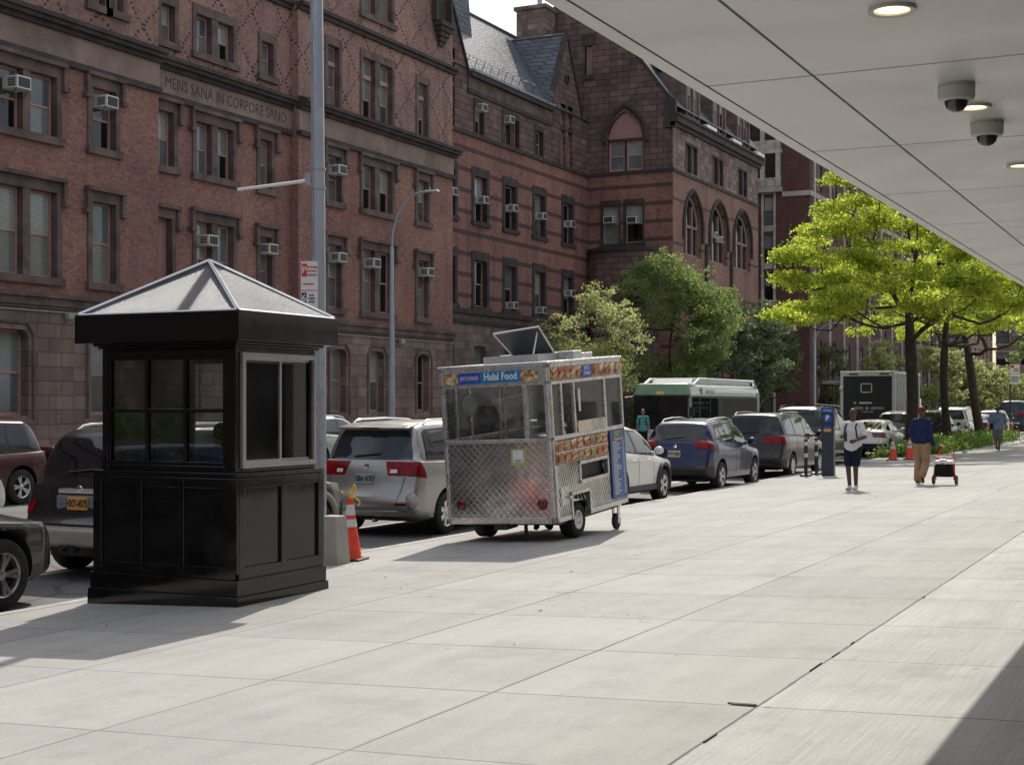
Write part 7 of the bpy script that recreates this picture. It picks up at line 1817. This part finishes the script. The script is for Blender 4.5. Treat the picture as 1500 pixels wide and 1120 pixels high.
def leaf_mesh(name, C, rad, size, m, parent, rng, tone0=None, flat=.0, aspect=.55):
    """C: (n,3) leaf centres; each leaf a folded blade of two triangles pairs"""
    n = len(C); a = rng.normal(size=(n, 3)); a[:, 2] *= (1 - flat * .4); a /= np.linalg.norm(a, axis=1, keepdims=True) + 1e-9
    b_ = rng.normal(size=(n, 3)); b_ -= a * np.sum(a * b_, axis=1, keepdims=True); b_ /= np.linalg.norm(b_, axis=1, keepdims=True) + 1e-9
    nr = np.cross(a, b_); s = size * rng.uniform(.6, 1.35, (n, 1))
    v = np.stack([C - a * s, C + b_ * s * aspect + nr * s * .18, C + a * s, C - b_ * s * aspect + nr * s * .18], axis=1).reshape(-1, 3)
    me = bpy.data.meshes.new(name); me.vertices.add(4 * n); me.vertices.foreach_set('co', v.ravel().astype(np.float32))
    me.loops.add(6 * n); me.polygons.add(2 * n); i = np.arange(n) * 4
    idx = np.stack([i, i + 1, i + 2, i, i + 2, i + 3], axis=1).ravel(); me.loops.foreach_set('vertex_index', idx.astype(np.int32))
    me.polygons.foreach_set('loop_start', (np.arange(2 * n) * 3).astype(np.int32)); me.polygons.foreach_set('loop_total', np.full(2 * n, 3, np.int32)); me.update(calc_edges=True)
    tn = rng.uniform(0, 1, n) * .5 + (tone0 if tone0 is not None else .25); tn = np.clip(tn, 0, 1)
    at = me.attributes.new('tone', 'FLOAT', 'FACE'); at.data.foreach_set('value', np.repeat(tn, 2).astype(np.float32))
    me.materials.append(m); return link(name, me, parent)
M_BARK = mat('bark', (.055, .042, .034), .9, var=.45, scale=5, bump=1., dirt=((.02, .016, .014), 9, .7)); M_BARKL = mat('bark_grey', (.1, .085, .07), .9, var=.3, scale=5, bump=.8)
def tree(x, y, z0, fork, pads, per, size, mleaf, label, group, trunk_r=.2, mbark=None, seed=1, lean=(0, 0), padr=(1., .4), vert=.6, name='street_tree', inner=.0):
    rng = np.random.default_rng(seed); root = empty(name, (x, y, z0), label=label, cat='tree', group=group)
    nodes = [Vector((0, 0, 0))]; par = [-1]
    for k in range(1, 7):
        f = k / 6; nodes.append(Vector((lean[0] * f + .05 * math.sin(f * 5 + seed), lean[1] * f + .05 * math.cos(f * 4), fork * f))); par.append(len(nodes) - 2)
    top = max(p[2] for p in pads)
    for k in range(1, 6):
        f = k / 5; nodes.append(Vector((lean[0] * (1 + .3 * f) + .25 * math.sin(f * 4 + seed), lean[1] * (1 + .3 * f) + .25 * math.cos(f * 3 + seed), fork + (top - fork) * .85 * f))); par.append(len(nodes) - 2)
    order = sorted(pads, key=lambda p: (p[0] - lean[0]) ** 2 + (p[1] - lean[1]) ** 2 + .3 * (p[2] - fork) ** 2)
    tips = []; base_n = 6
    for p in order:
        P = Vector(p[:3]); best = None
        for i in range(base_n, len(nodes)):
            q = nodes[i]
            if q.z > P.z + .2: continue
            d = (P - q).length + (q - nodes[6]).length * .28
            hd = math.hypot(P.x - q.x, P.y - q.y)
            if P.z - q.z < vert * .25 * hd: d += .5
            if best is None or d < best[0]: best = (d, i)
        i = best[1] if best else 6; q = nodes[i]; L = (P - q).length; k = max(2, int(L / .55)); prev = i
        side = Vector(rng.normal(size=3)) * .1 * L
        for s in range(1, k + 1):
            f = s / k; w = q.lerp(P, f) + side * math.sin(f * PI) + Vector((0, 0, -.12 * L * math.sin(f * PI) * (1 if P.z - q.z < L * .6 else -.3))) + Vector(rng.normal(size=3)) * .04
            nodes.append(w); par.append(prev); prev = len(nodes) - 1
        tips.append(prev)
    cnt = [0] * len(nodes)
    for t in tips: cnt[t] += 1
    for i in range(len(nodes) - 1, 0, -1): cnt[par[i]] += cnt[i]
    tot = max(cnt[6], 1); rad = [max(.011, trunk_r * .74 * (c / tot) ** .5) for c in cnt]
    for i in range(7): rad[i] = trunk_r * (1.35 - .35 * min(1, i / 1.5)) * (1 - .015 * i)
    tk = MB(); tk.tube([nodes[i] for i in range(7)], rad[:7], 12); tk.build('trunk', mbark or M_BARK, root, smooth='full')
    bb = MB()
    for i in range(7, len(nodes)): bb.tube([nodes[par[i]], nodes[i]], [min(rad[par[i]], rad[i] * 1.25), rad[i]], 6 if rad[i] > .03 else 4, cap=False)
    # twigs and leaves
    C = []; T = []
    for p in pads:
        r = p[3] if len(p) > 3 else padr[0]; n = int(per * (r / padr[0]) ** 2)
        nc = max(3, int(n / 22)); cc = rng.normal(size=(nc, 3)); cc /= np.linalg.norm(cc, axis=1, keepdims=True) + 1e-9
        cc *= rng.uniform(.25, 1., (nc, 1)) ** .5; cc *= np.array([r, r, r * padr[1]]); cc += np.array(p[:3])
        for q in cc:
            if rng.uniform() < .5: bb.tube([p[:3], ((p[0] + q[0]) / 2, (p[1] + q[1]) / 2, (p[2] + q[2]) / 2 - .04), tuple(q)], [.014, .01, .006], 3, cap=False)
        tone = np.repeat(rng.uniform(0, .55, nc), 22); l = np.repeat(cc, 22, axis=0) + rng.normal(size=(nc * 22, 3)) * np.array([.17, .17, .1]) * (r ** .5)
        C.append(l); T.append(tone)
    bb.build('branches', mbark or M_BARK, root, smooth='full')
    leaf_mesh('crown', np.concatenate(C), 0, size, mleaf, root, rng, np.concatenate(T))
    return root
def ell_pads(c, rx, ry, rz, n, rng, r0=.8, shell=.45):
    out = []
    for _ in range(n):
        v = rng.normal(size=3); v /= np.linalg.norm(v); f = rng.uniform(shell, 1.) ** .6
        out.append((c[0] + v[0] * rx * f, c[1] + v[1] * ry * f, c[2] + v[2] * rz * f, r0 * rng.uniform(.75, 1.25)))
    return out
L_YG = leafmat('leaf_yellow_green', (.075, .12, .018), (.17, .225, .035), (.36, .38, .08), .6)
L_OL = leafmat('leaf_olive', (.1, .13, .05), (.19, .22, .09), (.32, .34, .16), .4)
L_MG = leafmat('leaf_mid_green', (.055, .09, .028), (.105, .15, .045), (.19, .235, .085), .4)
L_DK = leafmat('leaf_dark_pale_glints', (.04, .065, .028), (.075, .11, .045), (.22, .26, .16), .28)  # pale last tone paints whitish highlights onto dark leaves
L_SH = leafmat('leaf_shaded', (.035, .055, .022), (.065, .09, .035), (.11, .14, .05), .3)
# the three big kerb trees: layered, spreading crowns lit from behind
def layered(rng, R0, z0, z1, n, cx=0, cy=0):
    out = []
    tiers = [(0.0, 1.), (.13, .97), (.27, .9), (.42, .82), (.58, .7), (.75, .55), (.92, .35)]
    for f, k in tiers:
        z = z0 + (z1 - z0) * f; m_ = int(n * k * k / 3.6) + 3
        for q in range(m_):
            a = rng.uniform(0, 2 * PI); rr = R0 * k * math.sqrt(rng.uniform(.06, 1)); out.append((cx + rr * math.cos(a), cy + rr * math.sin(a), z + .10 * rr + rng.normal() * .22, rng.uniform(.6, 1.)))
    return out
GT = 'broad layered kerb trees'
for i, (x, y, Rr, n, sd, tr_, ln, lb) in enumerate(((-11.05, 58.8, 5.8, 74, 5, .25, (-.05, 0), 'nearest and leftmost of the three big yellow green kerb trees'), (-11.0, 66.6, 5.0, 30, 8, .19, (-.1, 0), 'middle one of the three kerb trees, with the thinnest trunk'), (-11.0, 77.5, 5.5, 30, 3, .23, (-.75, 0), 'farthest and rightmost of the three kerb trees, its trunk leaning left'))):
    rng = np.random.default_rng(sd); tree(x, y, gz(x), 4.6, layered(rng, Rr, 5.5, 12.2, n), 880 if i == 0 else 640, .064, L_YG, lb, GT, tr_, seed=sd, lean=ln, padr=(.8, .3), vert=.2)
FT = 'trees on the far pavement'
rng = np.random.default_rng(21)
tree(-28.3, 67.5, -.37, 2.0, ell_pads((0, 0, 4.9), 2.5, 3.3, 2.7, 60, rng, .75), 230, .075, L_OL, 'small pale olive tree right above the food cart roof', FT, .11, M_BARKL, 21, padr=(.8, .7))
tree(-28.6, 79.5, -.37, 2.6, ell_pads((.2, -.8, 6.4), 3.8, 4.8, 4.3, 92, rng, 1., .35), 340, .085, L_MG, 'largest mid green tree behind the front of the bus', FT, .19, M_BARK, 22, padr=(.9, .6))
tree(-28.8, 92.0, -.37, 2.2, ell_pads((.2, -.5, 5.2), 3.2, 4., 4.0, 60, rng, .9), 260, .11, L_DK, 'dark tree with pale glinting leaves behind the rear of the bus', FT, .16, M_BARK, 23, padr=(.9, .6))
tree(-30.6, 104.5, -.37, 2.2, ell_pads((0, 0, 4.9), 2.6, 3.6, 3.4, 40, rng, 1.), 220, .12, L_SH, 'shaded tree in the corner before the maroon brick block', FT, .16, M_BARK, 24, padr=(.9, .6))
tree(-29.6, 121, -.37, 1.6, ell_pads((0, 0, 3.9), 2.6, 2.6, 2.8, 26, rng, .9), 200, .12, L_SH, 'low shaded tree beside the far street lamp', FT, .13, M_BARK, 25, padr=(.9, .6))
tree(-25.6, 123, -.37, 1.4, ell_pads((0, 0, 4.2), 1.5, 1.6, 3.2, 22, rng, .75), 230, .11, L_OL, 'cone shaped pale green tree above the box truck', FT, .12, M_BARK, 26, padr=(.8, .7))
for (x, y, h, lb, sd) in ((-25.5, 142, 4.4, 'pale green tree right behind the first and second trunks', 31), (-23.8, 158, 3.6, 'pale leafy tree between the second and third trunks', 32), (-22.5, 172, 3.4, 'bushy pale tree just right of the third trunk', 33), (-21.0, 196, 3., 'low pale tree at the right end above the dark van', 34)):
    tree(x, y, -.37, 1.5, ell_pads((0, 0, h), 4.2, 4.2, h * .8, 34, rng, 1.3), 230, .17, L_OL, lb, FT, .16, M_BARK, sd, padr=(1.2, .6))
tree(-14.2, 150, -.45, 3.2, ell_pads((0, 0, 7.2), 3.6, 3.6, 2.6, 34, rng, 1.2), 95, .18, L_MG, 'tree at the right edge above the far signpost', FT, .2, M_BARK, 35, padr=(1.2, .6))
# planting strip at the foot of the trees
rng = np.random.default_rng(40); pts = []; tn = []
for k in range(520):
    y = rng.uniform(54.5, 82); wd = 1.0 if y > 57 else .55; x = -10.75 + rng.uniform(-.75, .75) * wd + (-.3 if y < 57 else .25)
    h = (.42 if y > 60 else .34) * rng.uniform(.5, 1.1) * (1 + .4 * math.sin(y * 1.7)); q = rng.normal(size=(60, 3)) * np.array([.22, .28, .12]) + np.array([x, y, gz(x) + h * .7]); q[:, 2] = np.maximum(q[:, 2], gz(x) + .02)
    pts.append(q); tn.append(np.full(60, rng.uniform(0, .5)))
tag(leaf_mesh('ground_cover', np.concatenate(pts), 0, .07, leafmat('leaf_groundcover', (.03, .06, .016), (.07, .13, .025), (.16, .24, .05), .35), None, rng, np.concatenate(tn)), 'leafy green ground cover planted around the feet of the three kerb trees', 'planting', kind='stuff')
m = MB(); m.box(-11.3, -9.95, 54.3, 82.2, -.6, -.40); tag(m.build('planting_bed', mat('soil', (.05, .04, .03), .95)), kind='structure')
# low hedge behind the bus stop at the base of the far buildings
pts = []; tn = []
for k in range(260):
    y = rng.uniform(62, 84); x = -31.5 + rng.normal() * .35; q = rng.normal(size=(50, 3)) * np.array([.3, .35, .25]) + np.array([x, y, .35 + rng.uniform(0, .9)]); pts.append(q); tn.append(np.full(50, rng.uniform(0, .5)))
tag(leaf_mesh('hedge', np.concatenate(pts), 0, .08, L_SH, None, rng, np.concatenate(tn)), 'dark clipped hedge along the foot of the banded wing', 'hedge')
pts = []; tn = []
for k in range(300):
    y = rng.uniform(-22, 12); x = -30 + rng.normal() * .4; q = rng.normal(size=(40, 3)) * np.array([.3, .4, .3]) + np.array([x, y, .2 + rng.uniform(0, 1.3)]); pts.append(q); tn.append(np.full(40, rng.uniform(0, .5)))
tag(leaf_mesh('hedge', np.concatenate(pts), 0, .1, L_MG, None, rng, np.concatenate(tn)), 'hedge across the street left of the photo, mirrored in the booth panes', 'hedge')
# fallen leaves and litter specks on the sidewalk
m = MB(); r_ = random.Random(5)
for k in range(26):
    x = r_.uniform(-9.8, -2.5); y = r_.uniform(8, 34); a = r_.uniform(0, 6); s = r_.uniform(.012, .03); z = gz(x) + .006
    m.add([(x + s * math.cos(a), y + s * math.sin(a), z), (x - s * .5 * math.sin(a), y + s * .5 * math.cos(a), z + .008), (x - s * math.cos(a), y - s * math.sin(a), z), (x + s * .5 * math.sin(a), y - s * .5 * math.cos(a), z + .003)], [(0, 1, 2, 3)])
tag(m.build('leaf_litter', mat('dry_leaf', (.1, .07, .04), .8)), 'scattered dry leaf specks on the pale concrete sidewalk', 'leaf litter', kind='stuff')
# ------------------------------------------------------------------ sky, sun, camera
w = bpy.data.worlds.new('World'); scn.world = w; w.use_nodes = True; nt = w.node_tree; bg = nt.nodes['Background']
sky = nt.nodes.new('ShaderNodeTexSky'); sky.sky_type = 'NISHITA'; sky.sun_disc = False
EL, AZ = R(43.5), math.atan2(-.29, 1.0)
sky.sun_elevation = EL; sky.sun_rotation = AZ; sky.air_density = 1.; sky.dust_density = 3.5; sky.ozone_density = 1.
# thin bright cloud veil
tc = nt.nodes.new('ShaderNodeTexCoord'); no = nt.nodes.new('ShaderNodeTexNoise'); no.inputs['Scale'].default_value = 2.2; no.inputs['Detail'].default_value = 7
mp = nt.nodes.new('ShaderNodeMapping'); mp.inputs['Scale'].default_value = (1, 1, 2.6); nt.links.new(tc.outputs['Generated'], mp.inputs[0]); nt.links.new(mp.outputs[0], no.inputs['Vector'])
mr = nt.nodes.new('ShaderNodeMapRange'); mr.inputs[1].default_value = .4; mr.inputs[2].default_value = .62; mr.inputs[3].default_value = .25; mr.inputs[4].default_value = .85; nt.links.new(no.outputs['Fac'], mr.inputs[0])
mx = nt.nodes.new('ShaderNodeMix'); mx.data_type = 'RGBA'; nt.links.new(mr.outputs[0], mx.inputs[0]); nt.links.new(sky.outputs[0], mx.inputs[6]); mx.inputs[7].default_value = (8., 8.2, 8.6, 1)
nt.links.new(mx.outputs[2], bg.inputs['Color']); bg.inputs['Strength'].default_value = .135
sl = bpy.data.lights.new('sun', 'SUN'); sl.energy = 4.2; sl.angle = R(.53); sl.color = (1, .94, .84)
so = bpy.data.objects.new('sun', sl); col.objects.link(so)
D_ = Vector((math.sin(AZ) * math.cos(EL), math.cos(AZ) * math.cos(EL), math.sin(EL)))
so.rotation_euler = D_.to_track_quat('Z', 'Y').to_euler(); so.location = (0, 0, 40)
cam = bpy.data.cameras.new('camera'); co_ = bpy.data.objects.new('camera', cam); col.objects.link(co_)
co_.location = (0, 0, 1.6); co_.rotation_euler = (R(90), 0, R(26.24))
cam.sensor_width = 36; cam.lens = 36 * 2100 / 1500; cam.shift_y = 30 / 1500; cam.clip_end = 3000; cam.clip_start = .1
scn.camera = co_
scn.view_settings.view_transform = 'Standard'; scn.view_settings.look = 'None'; scn.view_settings.exposure = 0
scn.render.engine = 'CYCLES'
scn.cycles.max_bounces = 8; scn.cycles.transparent_max_bounces = 16
